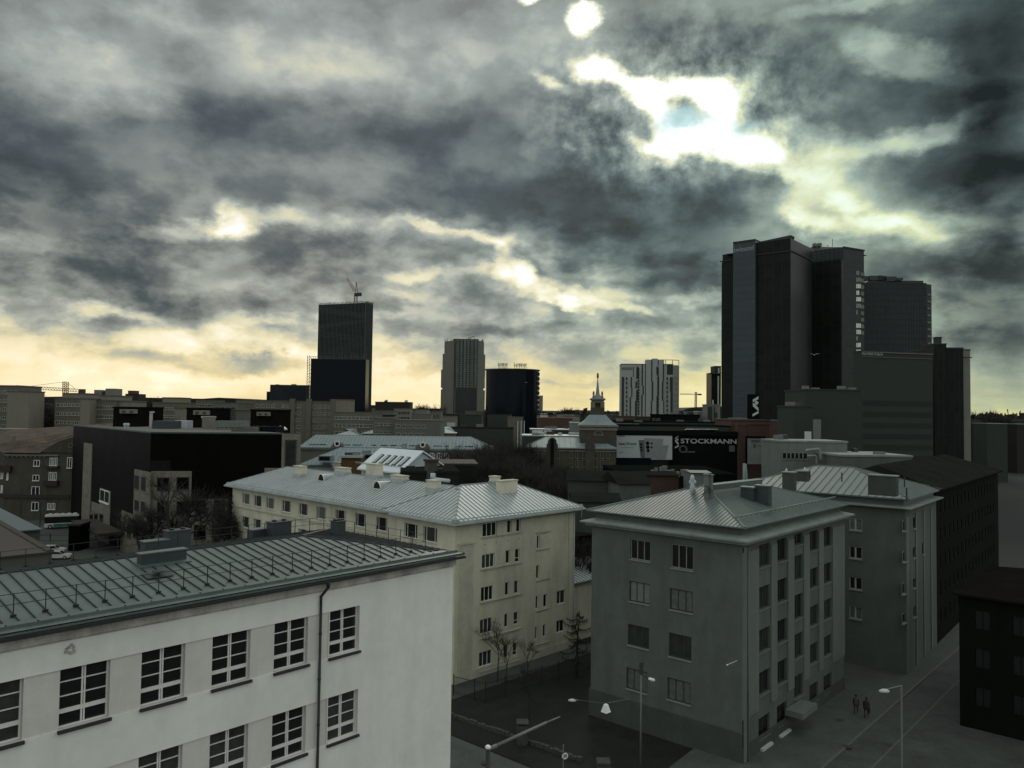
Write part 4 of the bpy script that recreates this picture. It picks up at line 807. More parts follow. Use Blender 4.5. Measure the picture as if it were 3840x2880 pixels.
build(mb, 'fins', 'fin_grey', root); roofbits(root, f, u1, 12, z, 5, 3)
blk('', '', 1000, 1016, 1470, 578, 88, 10, 'glass_navy', 'fin_grey', root=root, part='side_wing')
# ---- hotel with stepped sides
Yh = 600; root = thing('stepped_hotel_tower', 'tall grey concrete hotel tower with stepped sides and a gridded glass centre', 'tower', (Wx(1750, 1270, Yh).x, Yh, 0))
def pr(name, pts, pyt, m_, root, pyb=None, Y=None):
    mb = MB(); zt = W(pts[0][0], pyt, pts[0][1]).z; zb = 0 if pyb is None else W(pts[0][0], pyb, pts[0][1]).z
    mb.prism([tuple(Wx(x, pyt, y)) for x, y in pts], zb, zt); return build(mb, name, m_, root), zt
pr('concrete_core', [(1694,602),(1709,600),(1792,600),(1814,604),(1816,628),(1668,628),(1667,612)], 1277, 'concrete', root)
pr('upper_crown', [(1700,603),(1793,603),(1796,625),(1700,625)], 1270.5, 'office_grey', root)
o, z = pr('glass_bay', [(1710,598.5),(1791,598.5),(1791,601),(1710,601)], 1274, 'hotel_glass', root, 1453); pr('glass_bay_low', [(1708,598.5),(1788,598.5),(1788,601),(1708,601)], 1453, 'hotel_glass_reflection', root, 1583)
mb = MB()
for i in range(7): a = W(1710+i*13.5, 1274, 598.3); b = W(1708.5+i*13.5, 1453, 598.3); mb.box(Vector((a.x-.3, 597.7, b.z)), (.6, 0, 0), (0, .6, 0), (0, 0, a.z-b.z))
build(mb, 'bay_fins', 'frame_dark', root); mb = MB()
for x in (1677, 1697, 1706): a = W(x, 1280, 601); mb.box(Vector((a.x-.35, 600.2+(1706-x)*.33, 0)), (.7, 0, 0), (0, 1.6, 0), (0, 0, a.z))
build(mb, 'dark_joint', 'office_grey', root)  # dark strips along the vertical joints
for nm, pts, t, b in [('side_wing',[(1660,613),(1680,607),(1680,625),(1660,625)],1327,None),('side_wing',[(1654,616),(1672,612),(1672,625),(1654,625)],1386,1453),('side_wing',[(1653,616),(1668,612),(1668,625),(1653,625)],1460,None),('side_wing',[(1806,606),(1820,610),(1820,625),(1806,625)],1328,1454),('side_wing',[(1806,606),(1819,610),(1819,625),(1806,625)],1463,None)]: pr(nm, pts, t, 'concrete', root, b)
rnd = random.Random(5); mb = MB()
for i in range(24): x = rnd.uniform(1668, 1814); mb.tube(W(x, 1280, 606), W(x+rnd.uniform(-1,1), rnd.uniform(1267, 1273) if 1700 < x < 1795 else rnd.uniform(1270,1276), 606), .22, n=4)
mb.tube(W(1755, 1269, 605), W(1776, 1262, 605), .3, n=4); mb.tube(W(1776, 1262, 605), W(1780, 1264, 605), .3, n=4); build(mb, 'roof_equipment', 'crane_dark', root)
# ---- round black glass tower
c = Wx(1922, 1390, 492); root = thing('round_glass_tower', 'round black glass office tower with bank lettering on its roof', 'tower', (c.x, c.y, 0)); zt = W(1922, 1386, 480).z; R_ = 100.5/F*490
ell = lambda r, k=1.: [(c.x+math.cos(i*math.tau/48)*R_*r, c.y+math.sin(i*math.tau/48)*R_*.72*r*k) for i in range(48)]
mb = MB(); mb.prism(ell(1), 0, zt); build(mb, 'glass_drum', 'glass_navy', root); mb = MB(); mb.prism(ell(1.03), zt, zt+.7); build(mb, 'roof_rim', 'frame_dark', root)
mb = MB()
for i in range(48):
    a = i*math.tau/48
    if math.cos(a) > .90 and math.sin(a) < .2:
        x, y = c.x+math.cos(a)*R_*1.006, c.y+math.sin(a)*R_*.72*1.006
        for k in range(20): mb.bx(x-.3, x+.3, y-.5, y+.5, zt-3-k*3, zt-1.2-k*3)
build(mb, 'balcony_glass', 'office_grey', root)
for (xa, xb, ya, yb) in ((1867, 1904, 1358, 1372), (1927, 1976, 1359, 1374)):
    a = W(xa, yb, 478); b = W(xb, yb, 478); t = text_mb('Luminor', (1, 0, 0), UPZ, a, b.x-a.x, (yb-ya)/F*478*1.1, .6, Vector((0, -1, 0)), .02); o = build(t, 'rooftop_letters', 'letter_grey', root)
    mb = MB()
    for k in range(8): x = a.x+(b.x-a.x)*(k+.5)/8; mb.tube(Vector((x, 479, zt)), Vector((x, 478.3, a.z+.3)), .18, n=4); mb.tube(Vector((x, 481, zt)), Vector((x, 478.5, a.z+1.5)), .14, n=4)
    build(mb, 'letter_frame', 'crane_dark', o)
# ---- black and white residential tower
Yr = 430; P = Wx(2329, 1366, Yr); RF = Face(P, 94); root, f, u1, zr1 = blk('patterned_apartment_tower', 'white apartment tower with jagged dark vertical window strips, centre right', 2329, 2524, 1366, Yr, 95, 16, 'residence_white', 'residence_dark', cat='tower')
OR = (2200, 1250)
def fr(f, x0, x1, yt, yb, o_=OR, s=2.765):
    xm = (x0+x1)/2; a, _ = f.hit(*K(x0, (yt+yb)/2, *o_, s)); b, _ = f.hit(*K(x1, (yt+yb)/2, *o_, s)); return (min(a, b), max(a, b), f.hit(*K(xm, yb, *o_, s))[1], f.hit(*K(xm, yt, *o_, s))[1])
for (x0, x1, yt, m_) in ((614,672,273,'residence_white'),(680,735,262,'residence_white'),(745,800,272,'residence_white')):
    a = fr(f, x0, x1, yt, 870); mb = MB(); f.bx(mb, a[0], a[1], 0, a[3], -8, .5); build(mb, 'tall_bay', m_, root)
pat = [(362,388,452,870),(455,470,452,560),(462,474,560,660),(445,460,660,870),(515,538,345,470),(505,522,500,570),(512,535,590,700),(500,522,700,860),(570,584,320,540),(578,592,540,640),(566,580,640,860),(668,680,272,500),(676,690,500,700),(664,676,700,870),(722,738,345,430),(735,750,450,640),(722,738,650,860),(787,800,315,500),(778,795,500,700),(792,802,700,830),(862,893,452,600),(868,893,600,840),(480,488,345,450),(604,612,330,870)]
for q in pat:
    r = fr(f, *q); mb = MB(); f.bx(mb, *r, .0, .56 if 610 < q[0] < 800 else .09); build(mb, 'window_strip', 'residence_dark', root)
rc = [fr(f, x, x+12, y, y+24) for x in (408, 828) for y in range(455, 860, 47)]+[fr(f, x, x+16, y, y+16) for x in (730, 528) for y in range(360, 850, 31)]
fwins(root, f, rc, 'residence_dark', 'residence_dark', .1, (), .62)
r = fr(f, 362, 475, 352, 380); mb = MB(); f.bx(mb, *r, 0, .08); build(mb, 'louvre_band', 'concrete', root)
r = fr(f, 832, 895, 318, 430); mb = MB(); f.bx(mb, *r, 0, .07); build(mb, 'louvre_band', 'office_grey', root)
pS = f.at(u1, 0, 0); sf = Face(pS, 62); us_ = sf.hit(2547, 1368)[0]; mb = MB(); mb.prism([tuple(pS[:2]), tuple(sf.at(us_, 0)[:2]), tuple((sf.at(us_, 0, -14))[:2]), tuple((sf.at(0, 0, -14))[:2])], 0, zr1-.2); build(mb, 'side_wing', 'residence_white', root)
fwins(root, sf, [(us_*(i+.3)/3, us_*(i+.6)/3, 6+k*3.1, 8+k*3.1) for i in range(3) for k in range(14)], 'office_grey', 'residence_white', .1)
mb = MB(); zt2 = W(2524, 1351, Yr).z
for u in (u1-8.5, u1-4, u1-.3): mb.tube(f.at(u, zr1, -.3), f.at(u, zt2, -.3), .22, n=4)
mb.tube(f.at(u1-8.5, zt2, -.3), f.at(u1-.3, zt2, -.3), .25, n=4); mb.tube(f.at(u1-.3, zt2, -.3), sf.at(us_, zt2, -.3), .25, n=4); mb.tube(sf.at(us_, zr1, -.3), sf.at(us_, zt2, -.3), .22, n=4); build(mb, 'roof_frame', 'residence_white', root)
# ---- great hotel tower and its twin
pc = Wx(2965, 893, 380); HB = Face(pc, -50); HA = Face(pc, 40); uB = HB.hit(2709.6, 955)[0]; uA = HA.hit(3045, 909.7)[0]; zt = W(2965, 893, 380).z
root = thing('hotel_tower', 'huge dark glass hotel tower with bluish strip and hotel name at its top, right', 'tower', (pc.x, pc.y, 0))
z_lo = HB.hit(2709.6, 955)[1]; uS0 = HB.hit(2837, 1000)[0]; uS1 = HB.hit(2754, 1000)[0]
mb = MB(); mb.prism([tuple(pc), tuple(pc+HA.d*uA), tuple(pc+HA.d*uA+HB.d*uS1), tuple(pc+HB.d*uS1)], 0, zt); mb.prism([tuple(pc+HB.d*(uS1+.01)), tuple(pc+HB.d*(uS1+.01)+HA.d*uA), tuple(pc+HB.d*uB+HA.d*uA), tuple(pc+HB.d*uB)], 0, z_lo); build(mb, 'dark_facade', 'glass_tower', root)
zs = HB.hit(2836, 905)[1]; mb = MB(); HB.bx(mb, uS0, uS1, 0, zs, -14, 1.6); build(mb, 'glass_strip', 'glass_strip', root)
mb = MB(); HB.bx(mb, uS0, uS1, zs, zs+.9, -14, 1.9); HB.bx(mb, 0, uS0-.3, zt-6.6, zt-6.1, 0, .5); HA.bx(mb, 0, uA, zt-6.6, zt-6.1, 0, .5); HB.bx(mb, uS1+.3, uB+1.2, z_lo-3.8, z_lo-3.3, 0, .5); HB.bx(mb, uS1+.1, uS1+3.5, zs-5.4, zs-4.9, 0, 2.2); HB.bx(mb, uB, uB+.35, 0, z_lo-4, -2, .3)
build(mb, 'parapet_line', 'office_grey', root)
mb = MB(); mb.add([HB.at(1, zt, -1), HB.at(uS0*.9, zt, -1), HB.at(uS0*.9, zt, -7), HB.at(1, zt, -7), HB.at(.5, zt+1.9, -1.5), HB.at(uS0*.9, zt+.8, -1.5), HB.at(uS0*.9, zt+.8, -7), HB.at(.5, zt+1.9, -7)], [(0,1,5,4),(1,2,6,5),(2,3,7,6),(3,0,4,7),(4,5,6,7)]); build(mb, 'plant_room', 'office_grey', root)
Rt = -V3(HB.e, 0); a = HB.hit(*K(436, 272, 2600, 850)); b = HB.hit(*K(640, 228, 2600, 850)); top = HB.hit(*K(640, 182, 2600, 850))[1]
t = text_mb('swissotel', Rt, UPZ, HB.at(a[0], a[1], 1.75), abs(b[0]-a[0]), (top-b[1])*1.05, .5, V3(HB.n, 0), .0); build(t, 'name_letters', 'letter_grey', root)
root = thing('twin_hotel_tower', 'second dark hotel tower with lighter side and a column of bright windows, behind the first', 'tower', (0, 0, 0)); 
pc2 = Wx(3162, 930, 410); T2 = Face(pc2, 62); TW = Face(pc2, -50); root.location = (pc2.x, pc2.y, 0); ORG[root.name] = Vector((pc2.x, pc2.y, 0))
uR2 = T2.hit(3240, 948)[0]; zt2 = W(3162, 926, 410).z; mb = MB(); uL2 = TW.hit(3030, 924)[0]; mb.prism([tuple(pc2), tuple(pc2+T2.d*uR2), tuple(pc2+T2.d*uR2+TW.d*uL2), tuple(pc2+TW.d*uL2)], 0, zt2); build(mb, 'dark_facade', 'glass_back', root)
zd = W(3162, 976, 410).z; mb = MB(); TW.bx(mb, 0, uL2, 0, zd, 0, 3.); build(mb, 'front_block', 'glass_tower', root)
mb = MB(); T2.bx(mb, uR2-.5, uR2+1.4, zt2-3, zt2-2.5, 0, .4); T2.bx(mb, -.2, uR2+.2, zt2-.5, zt2+.3, 0, .4); build(mb, 'parapet_line', 'office_grey', root)
mb = MB(); a = W(3045, 924, 420); b = W(3142, 922, 425); mb.box(Vector((a.x, 420, zt2-.5)), (b.x-a.x, 0, 0), (0, 6, 0), (0, 0, 2.6)); mb.lathe(W(3055, 925, 419), [(1.2,0),(1.3,1.5),(.3,2)], 10); mb.lathe(W(3073, 924, 419), [(1.2,0),(1.3,1.5),(.3,2)], 10); build(mb, 'plant_room', 'concrete', root)
mb = MB(); 
for x, y0_, y1_ in ((3122,922,896),(3104,922,917)): mb.tube(W(x, y0_+3, 420), W(x, y1_, 420), .15, n=4)
build(mb, 'aerial', 'crane_dark', root)
mat('lit_window', (.55,.60,.48), .3, .3, .3); mat('dim_window', (.14,.17,.15), .3, .3, .3)
for i, (y, b_) in enumerate([(1023,.4),(1048,.6),(1072,1),(1097,1),(1121,.7),(1146,.5),(1170,.3),(1220,1),(1244,.9),(1268,.2),(1293,.7),(1318,.7),(1343,.6),(1367,.2),(1391,.5),(1441,1)]):
    for k, x in enumerate((3213, 3219, 3225)):
        if k == 2 and i % 3 == 0 or b_ < .35 and k: continue
        u, z = T2.hit(x, y); w = .62; mb = MB(); T2.bx(mb, u-w*.42*2, u+w*.42*2, z-1.3, z+1.0, 0, .12); build(mb, 'window', 'lit_window' if b_ > .65 else 'dim_window', root)
fwins(root, T2, grid(T2.hit(3228, 1050)[0], uR2-.3, 1, T2.hit(3230,1260)[1], T2.hit(3230,1015)[1], 10, 3.2, 2.4), 'concrete', 'office_grey', .2, (), .1)
# ---- tower behind, plaza block and the black corner block
root, f, u1, z = blk('rear_glass_tower', 'dark bluish glass tower with rooftop units, right of the twin hotel towers', 3232, 3474, 1062, 440, 92, 24, 'glass_back', 'frame_dark', cat='tower')
mb = MB(); a = W(3232, 1079, 440); b = W(3262, 1050, 440); mb.prism([tuple(f.at(6, 0, -3)[:2]), tuple(f.at(u1-.2, 0, -3)[:2]), tuple(f.at(u1-1, 0, -20)[:2]), tuple(f.at(7, 0, -20)[:2])], z+.34, z+2.2); build(mb, 'roof_step', 'frame_dark', root); roofbits(root, f, u1*.7, 10, z+2, 7, 9, ('office_grey', 'clad_dark'), 5)
pS = f.at(u1, 0, 0); sf = Face(pS, 66); us_ = sf.hit(3493, 1070)[0]; mb = MB(); mb.prism([tuple(pS[:2]), tuple(sf.at(us_, 0)[:2]), tuple(sf.at(us_, 0, -14)[:2]), tuple(sf.at(0, 0, -14)[:2])], 0, z-.2); build(mb, 'side_facade', 'glass_back', root)
fwins(root, sf, grid(0, us_, 1, z-40, z-4, 9, us_*.8, 1.5), 'concrete', 'office_grey', .2, (), .1)
root, f, u1, z = blk('plaza_building', 'broad dull grey plaza block with its name along the top edge', 3232, 3497, 1318, 250, 76, 4, 'office_grey', 'office_grey')
Rt = -V3(f.e, 0); a = f.hit(3233, 1331); b = f.hit(3310, 1328); t = text_mb('NOVIRA PLAZA', Rt, UPZ, f.at(a[0], a[1], .15), b[0]-a[0], 1.05, .2, V3(f.n, 0), .015); build(t, 'name_letters', 'letter_grey', root)
mb = MB(); f.bx(mb, 0, u1, z-1.75, z-1.62, 0, .25); f.bx(mb, 0, u1, z-.25, z, 0, .3); build(mb, 'string_course', 'concrete', root)
mb = MB()
for k in range(9): f.bx(mb, .3, u1-.3, 2+k*3.6, 3.7+k*3.6, 0, .05)
build(mb, 'window_band', 'band_grey', root)
root, f, u1, z = blk('black_corner_block', 'black office block with a roof chimney at the far right of the skyline', 3497, 3612, 1306, 260, 92, 20, 'glass_tower', 'frame_dark')
blk('', '', 3502, 3549, 1291, 258.5, 92, 8, 'glass_tower', 'frame_dark', root=root, part='upper_storey'); blk('', '', 3511, 3531, 1267, 262, 92, 2, 'office_grey', 'office_grey', root=root, part='chimney'); blk('', '', 3612, 3638, 1313, 262, 80, 16, 'concrete', 'frame_dark', root=root, part='side_facade')
mb = MB(); mb.box(f.at(u1, z-3, -1), V3(f.d*3.5, 0), (0, .5, 0), UPZ*.3); build(mb, 'sign_arm', 'frame_dark', root)
# ---- slim dark tower left of the hotel and its grey neighbour
root, f, u1, z = blk('slim_dark_tower', 'slim dark tower with rounded top storeys and white edges, just left of the hotel tower', 2668, 2704, 1399, 520, 88, 12, 'glass_tower', 'frame_dark', cat='tower')
blk('', '', 2681, 2704, 1374, 521, 88, 10, 'office_grey', 'frame_dark', root=root, part='upper_storey'); mb = MB(); mb.box(f.at(-.8, z-.6, 1), V3(f.d*6.5, 0), V3(-f.n*6, 0), UPZ*.6); build(mb, 'canopy', 'frame_dark', root)
mb = MB(); 
for x, y0_, y1_ in ((2691,1517,1410),(2693,1400,1380),(2671,1517,1500)): a = W(x, y0_, 519.5); b = W(x, y1_, 519.5); mb.box(a, (.9, 0, 0), (0, .3, 0), (0, 0, b.z-a.z))
build(mb, 'white_edge', 'letter_white', root)
root, f, u1, z = blk('grey_silo_building', 'grey ribbed block at the foot of the slim dark tower', 2653, 2701, 1519, 300, 90, 8, 'concrete', 'concrete')
mb = MB()
for x in (2656, 2662, 2668, 2680): a = W(x, 1588, 299.6); b = W(x, 1524, 299.6); mb.tube(a, b, .22, n=8)
f.bx(mb, f.hit(2677, 1560)[0], f.hit(2690, 1560)[0], f.hit(2680, 1566)[1], f.hit(2680, 1547)[1], 0, .1); build(mb, 'ribs', 'office_grey', root)
root, f, u1, z = blk('small_grey_annex', 'small grey house with pale flat roof beside the ribbed block', 2618, 2653, 1545, 310, 90, 8, 'concrete', 'roof_pale')
root, f, u1, z = blk('far_grey_slab', 'small pale grey slab far behind, right of the round glass tower', 2014, 2036, 1484, 1100, 88, 12, 'concrete', 'concrete')
# ---- far crane right of the patterned tower
cr2 = thing('tower_crane', 'thin far tower crane between the patterned tower and the hotel tower', 'crane', W(2609, 1530, 900)); mb = MB(); lat(mb, W(2609, 1530, 900), W(2610, 1470, 900), .9, 10, .3); build(mb, 'mast', 'crane_dark', cr2)
mb = MB(); lat(mb, W(2632, 1479, 900), W(2549, 1478, 900), .5, 12, .16); build(mb, 'jib', 'crane_dark', cr2); mb = MB(); mb.box(W(2618, 1482, 900), (4, 0, 0), (0, 2, 0), (0, 0, 1.8)); build(mb, 'counterweight', 'crane_dark', cr2)
cr3 = thing('tower_crane', 'yellowish hammerhead crane over the panel blocks, far left', 'crane', W(245, 1480, 420)); mb = MB(); lat(mb, W(245, 1490, 420), W(246, 1432, 420), 1., 8, .2); build(mb, 'mast', 'crane_yellow', cr3)
mb = MB(); lat(mb, W(60, 1450, 400), W(290, 1464, 422), .7, 22, .14); build(mb, 'jib', 'crane_yellow', cr3); mb = MB(); mb.box(W(293, 1474, 420), (3, 0, 0), (0, 2, 0), (0, 0, 2.2)); build(mb, 'counterweight', 'crane_dark', cr3)
mb = MB(); mb.tube(W(246, 1431, 420), W(110, 1449, 405), .1, n=3); mb.tube(W(246, 1431, 420), W(285, 1460, 421), .1, n=3); build(mb, 'tie_rope', 'crane_dark', cr3)
# ---- department store
OS = (2380, 1480); Ys = 215; root, f, u1, z = blk('department_store', 'black fronted department store with big white lettering and a pale poster wall', 2521, 2763, 1633, Ys, 86, 30, 'mall_black', 'office_grey', cat='shop'); Rt = -V3(f.e, 0)
fs = lambda x, y: f.hit(*K(x, y, *OS, 4.254))
a, b, c_ = fs(733, 775), fs(1622, 790), fs(1622, 720); t = text_mb('STOCKMANN', Rt, UPZ, f.at(a[0], a[1], .1), abs(b[0]-a[0]), (fs(780, 700)[1]-a[1]), .25, V3(f.n, 0), .012); build(t, 'name_letters', 'letter_white', root)
def emblem(f, mp, x0, x1, yt, yb, off, rt, m_='letter_white'):
    mb = MB(); 
    def q(*pts): mb.add([f.at(*mp(x0+(x1-x0)*a, yt+(yb-yt)*b), off) for a, b in pts]+[f.at(*mp(x0+(x1-x0)*a, yt+(yb-yt)*b), off-.1) for a, b in pts], [tuple(range(len(pts)))]+[(i, (i+1) % len(pts), len(pts)+(i+1) % len(pts), len(pts)+i) for i in range(len(pts))])
    q((1,0),(1,.14),(.05,.31),(.05,.17)); q((.05,.34),(.35,.37),(1,.60),(1,.76),(.05,.50)); q((1,.74),(1,.86),(.0,1.02),(.0,.90))
    q(*[(.68+.29*math.cos(i*math.tau/14), .33+.095*math.sin(i*math.tau/14)) for i in range(14)]); build(mb, 'emblem', m_, rt)
emblem(f, fs, 640, 700, 648, 855, .12, root)
mb = MB(); q = fs(775, 868); 
for i in range(10): a_ = i*math.tau/10; mb.box(f.at(q[0]+math.cos(a_)*1.0-.3, q[1]+math.sin(a_)*.9-.2, .02), Rt*.5, V3(f.n*.08, 0), UPZ*.4)
q = fs(735, 920); mb.box(f.at(q[0], q[1], .02), Rt*4., V3(f.n*.08, 0), UPZ*.3); q = fs(1505, 910); mb.box(f.at(q[0], q[1], .02), Rt*1.6, V3(f.n*.08, 0), UPZ*1.7); build(mb, 'small_logo', 'phone_dark', root)
r0 = blk('', '', 2310, 2740, 1596, Ys+2, 86, 26, 'office_grey', 'mall_black', root=root, part='upper_storey')
mb = MB(); a, b = W(2569, 1611, Ys+.5), W(2693, 1611, Ys+.5); c1, c2 = W(2575, 1603, Ys+4), W(2693, 1607, Ys+4); mb.add([a, b, c2, c1], [(0,1,2,3)]); build(mb, 'wet_roof_sheen', 'wet_roof_mirror', root)  # mirror-like sheet added for the wet roof's reflection of the sky
mb = MB(); f.bx(mb, 2-18, u1, z+.0, z+1.3, .0, 1.0); build(mb, 'parapet', 'mall_black', root)
blk('', '', 2743, 2885, 1577, Ys+4, 86, 14, 'brick_brown', 'brick_brown', root=root, part='brick_wall'); blk('', '', 2764, 2885, 1592, Ys+1.6, 86, 4, 'brick_brown', 'brick_brown', root=root, part='brick_wall')
pb, fp, up, zp = blk('', '', 2766, 2800, 1596, Ys+1.2, 86, 4, 'brick_brown', 'brick_brown', root=root, part='brick_pier')
bb = thing('wall_poster', 'pale grey poster on the brown brick wall beside the white lettering', 'poster', W(2832, 1736, Ys-4)); f2 = Face(Wx(2801, 1690, Ys-3.2), 86); mb = MB(); a, b = f2.hit(2801, 1740), f2.hit(2863, 1644); f2.bx(mb, a[0], b[0], a[1], b[1], 0, .3); build(mb, 'panel', 'phone_grey', bb)
mb = MB(); f2.bx(mb, a[0]-.5, b[0]+.5, b[1], b[1]+.6, 0, .35); f2.bx(mb, a[0]-.5, a[0], a[1], b[1], 0, .35); f2.bx(mb, b[0], b[0]+.5, a[1], b[1], 0, .35); build(mb, 'frame', 'mall_black', bb); mb = MB(); f2.bx(mb, a[0]+1, b[0]-1, b[1]-1.1, b[1]-.4, .3, .33); f2.bx(mb, a[0]+1.6, a[0]+2.4, b[1]-2.6, b[1]-1.5, .3, .33); f2.bx(mb, a[0]+2.9, b[0]-.6, b[1]-2.2, b[1]-1.9, .3, .33); build(mb, 'print', 'phone_dark', bb)
# billboard
bl = thing('billboard', 'large pale billboard showing grey phones, left of the white lettering', 'billboard', W(2417, 1725, Ys-3)); f3 = Face(Wx(2313, 1627, Ys-5), 83); a, b = f3.hit(2312, 1716), f3.hit(2521, 1634); mb = MB(); f3.bx(mb, a[0], b[0], f3.hit(2521, 1724)[1], b[1], -.3, 0); build(mb, 'panel', 'billboard_white', bl); R3 = -V3(f3.e, 0)
mb = MB(); f3.bx(mb, a[0], b[0]+.2, b[1], b[1]+.5, -.4, .1); build(mb, 'frame', 'mall_black', bl)
f3s = lambda x, y: f3.hit(*K(x, y, 2200, 1250))
for s_, x0, x1, yb, yt, m_ in (('SAMSUNG',327,400,1072,1056,'phone_dark'),('Galaxy S24 seeria',330,515,1166,1128,'mall_black'),('on nüüd meie juures',362,485,1188,1177,'phone_grey'),('samsung.ee',338,380,1238,1230,'phone_dark')):
    p = f3s(x0, yb); q = f3s(x1, yb); t = text_mb(s_, R3, UPZ, f3.at(p[0], p[1], .06), abs(q[0]-p[0]), f3s(x0, yt)[1]-p[1], .04, V3(f3.n, 0), .004); build(t, 'lettering', m_, bl)
def phone(pts, m_, off, cams, cr=.028):
    mb = MB(); v = [f3.at(*f3s(x, y), off) for x, y in pts]; mb.add(v+[p-V3(f3.n*.1, 0) for p in v], [(0,1,2,3),(0,1,5,4),(1,2,6,5),(2,3,7,6),(3,0,4,7)]); o = build(mb, 'phone_picture', m_, bl)
    for x, y, r in cams:
        c = f3.at(*f3s(x, y), off+.03); mb = MB(); n = 14; s = r/2.765/F*Ys
        mb.add([c+R3*math.cos(i*math.tau/n)*s+UPZ*math.sin(i*math.tau/n)*s for i in range(n)], [tuple(range(n))]); build(mb, 'camera_lens', 'mall_black', o)
phone([(780,1160),(850,1160),(818,1305),(745,1300)], 'phone_grey', .04, [])
phone([(538,1105),(596,1108),(606,1290),(560,1288)], 'phone_dark', .06, [(563,1152,12),(565,1183,12),(570,1212,11)])
phone([(596,1085),(795,1093),(775,1305),(612,1288)], 'phone_grey', .10, [(630,1140,19),(632,1180,19),(636,1216,16),(672,1142,10),(672,1182,10)])
blk('dark_store_wing', 'dark blue-black wall under the billboard', 2313, 2440, 1722, Ys-6, 84, 8, 'glass_navy', 'mall_black')
py_ = thing('sign_pylon', 'black pylon with a white angular emblem in front of the hotel tower', 'sign', W(2830, 1580, 250)); f4 = Face(Wx(2814, 1480, 250), 88); b = f4.hit(2847, 1478); mb = MB(); f4.bx(mb, 0, b[0], 0, b[1], -3, 0); build(mb, 'pylon', 'mall_black', py_)
emblem(f4, lambda x, y: f4.hit(*K(x, y, *OS, 4.254)), 1880, 1974, 25, 342, .08, py_)
# roofs and small blocks around the store
for i, (nm, lb, x0, x1, yt, Y, dep, wm, rm) in enumerate([
 ('shop_roof', 'long flat dark shop roof with units, left of the brown brick wall', 2360, 2715, 1582, 240, 30, 'office_grey', 'mall_black'),
 ('long_shop_building', 'long low dark building behind the shop roofs under the patterned tower', 2480, 2625, 1556, 300, 20, 'mall_black', 'mall_black'),
 ('white_shop_building', 'low pale building with four dark windows left of the shop roofs', 2310, 2395, 1585, 225, 12, 'shed_white', 'mall_black'),
 ('grey_tank_building', 'tall dull grey box building in front of the plaza block', 2973, 3050, 1526, 190, 10, 'office_grey', 'office_grey'),
 ('dark_stair_building', 'dark stepped office building with pale roof units in front of the twin towers', 3022, 3228, 1463, 200, 14, 'office_grey', 'office_grey'),
 ('white_flat_building', 'low pale rendered block with a window row and roof pipes, right of the brick wall', 2925, 3177, 1658, 150, 10, 'shed_white', 'grey_cornice'),
 ('dull_long_block', 'long dull low block behind the rear building roof', 3150, 3420, 1712, 140, 14, 'grey_plaster', 'grey_cornice')]):
    root, f, u1, z = blk(nm, lb, x0, x1, yt, Y, 88, dep, wm, rm); roofbits(root, f, u1, dep, z, 6 if i < 2 or i == 4 else 2, 20+i, ('shed_white', 'concrete', 'clad_dark'))
    if i == 2: fwins(root, f, grid(1, u1-1, 5, z-3.2, z-.8, 1, 1.5, 1.8), fm='shed_white')
    if i == 5: fwins(root, f, grid(.5, u1*.4, 6, z-3.4, z-1.8, 1, 1., 1.3), fm='grey_cornice'); 
    if i == 3:
        for (xa, xb, ya, yb) in ((3010,3037,1572,1656),(2979,3002,1616,1656)): a, b = f.hit(xa, yb), f.hit(xb, ya); o = thing('roof_signboard', 'tall pale signboard standing on the pale block roof' if xa > 3000 else 'shorter pale signboard left of the tall one', 'sign', f.at(a[0], a[1], 6)); mb = MB(); f.bx(mb, a[0], b[0], a[1], b[1], 6, 6.3); build(mb, 'panel', 'letter_white' if xa < 3000 else 'shed_white', o); mb = MB(); f.bx(mb, a[0]+.1, a[0]+.25, a[1]-1, a[1], 6.1, 6.2); f.bx(mb, b[0]-.25, b[0]-.1, a[1]-1, a[1], 6.1, 6.2); build(mb, 'leg', 'frame_dark', o)
    if i == 5: mb = MB(); c = W(3020, 1690, 146); mb.tube(c, c+Vector((2.6, 0, .3)), .3, n=8); mb.tube(c+Vector((2.6,0,.3)), c+Vector((2.9,0,-1.6)), .3, n=8); mb.tube(c+Vector((.2,-.5,-1)), c+Vector((1.8,-.5,-.9)), .22, n=8); mb.tube(c+Vector((1.8,-.5,-.9)), c+Vector((2.0,-.5,-2.4)), .22, n=8); build(mb, 'duct', 'grey_cornice', root)
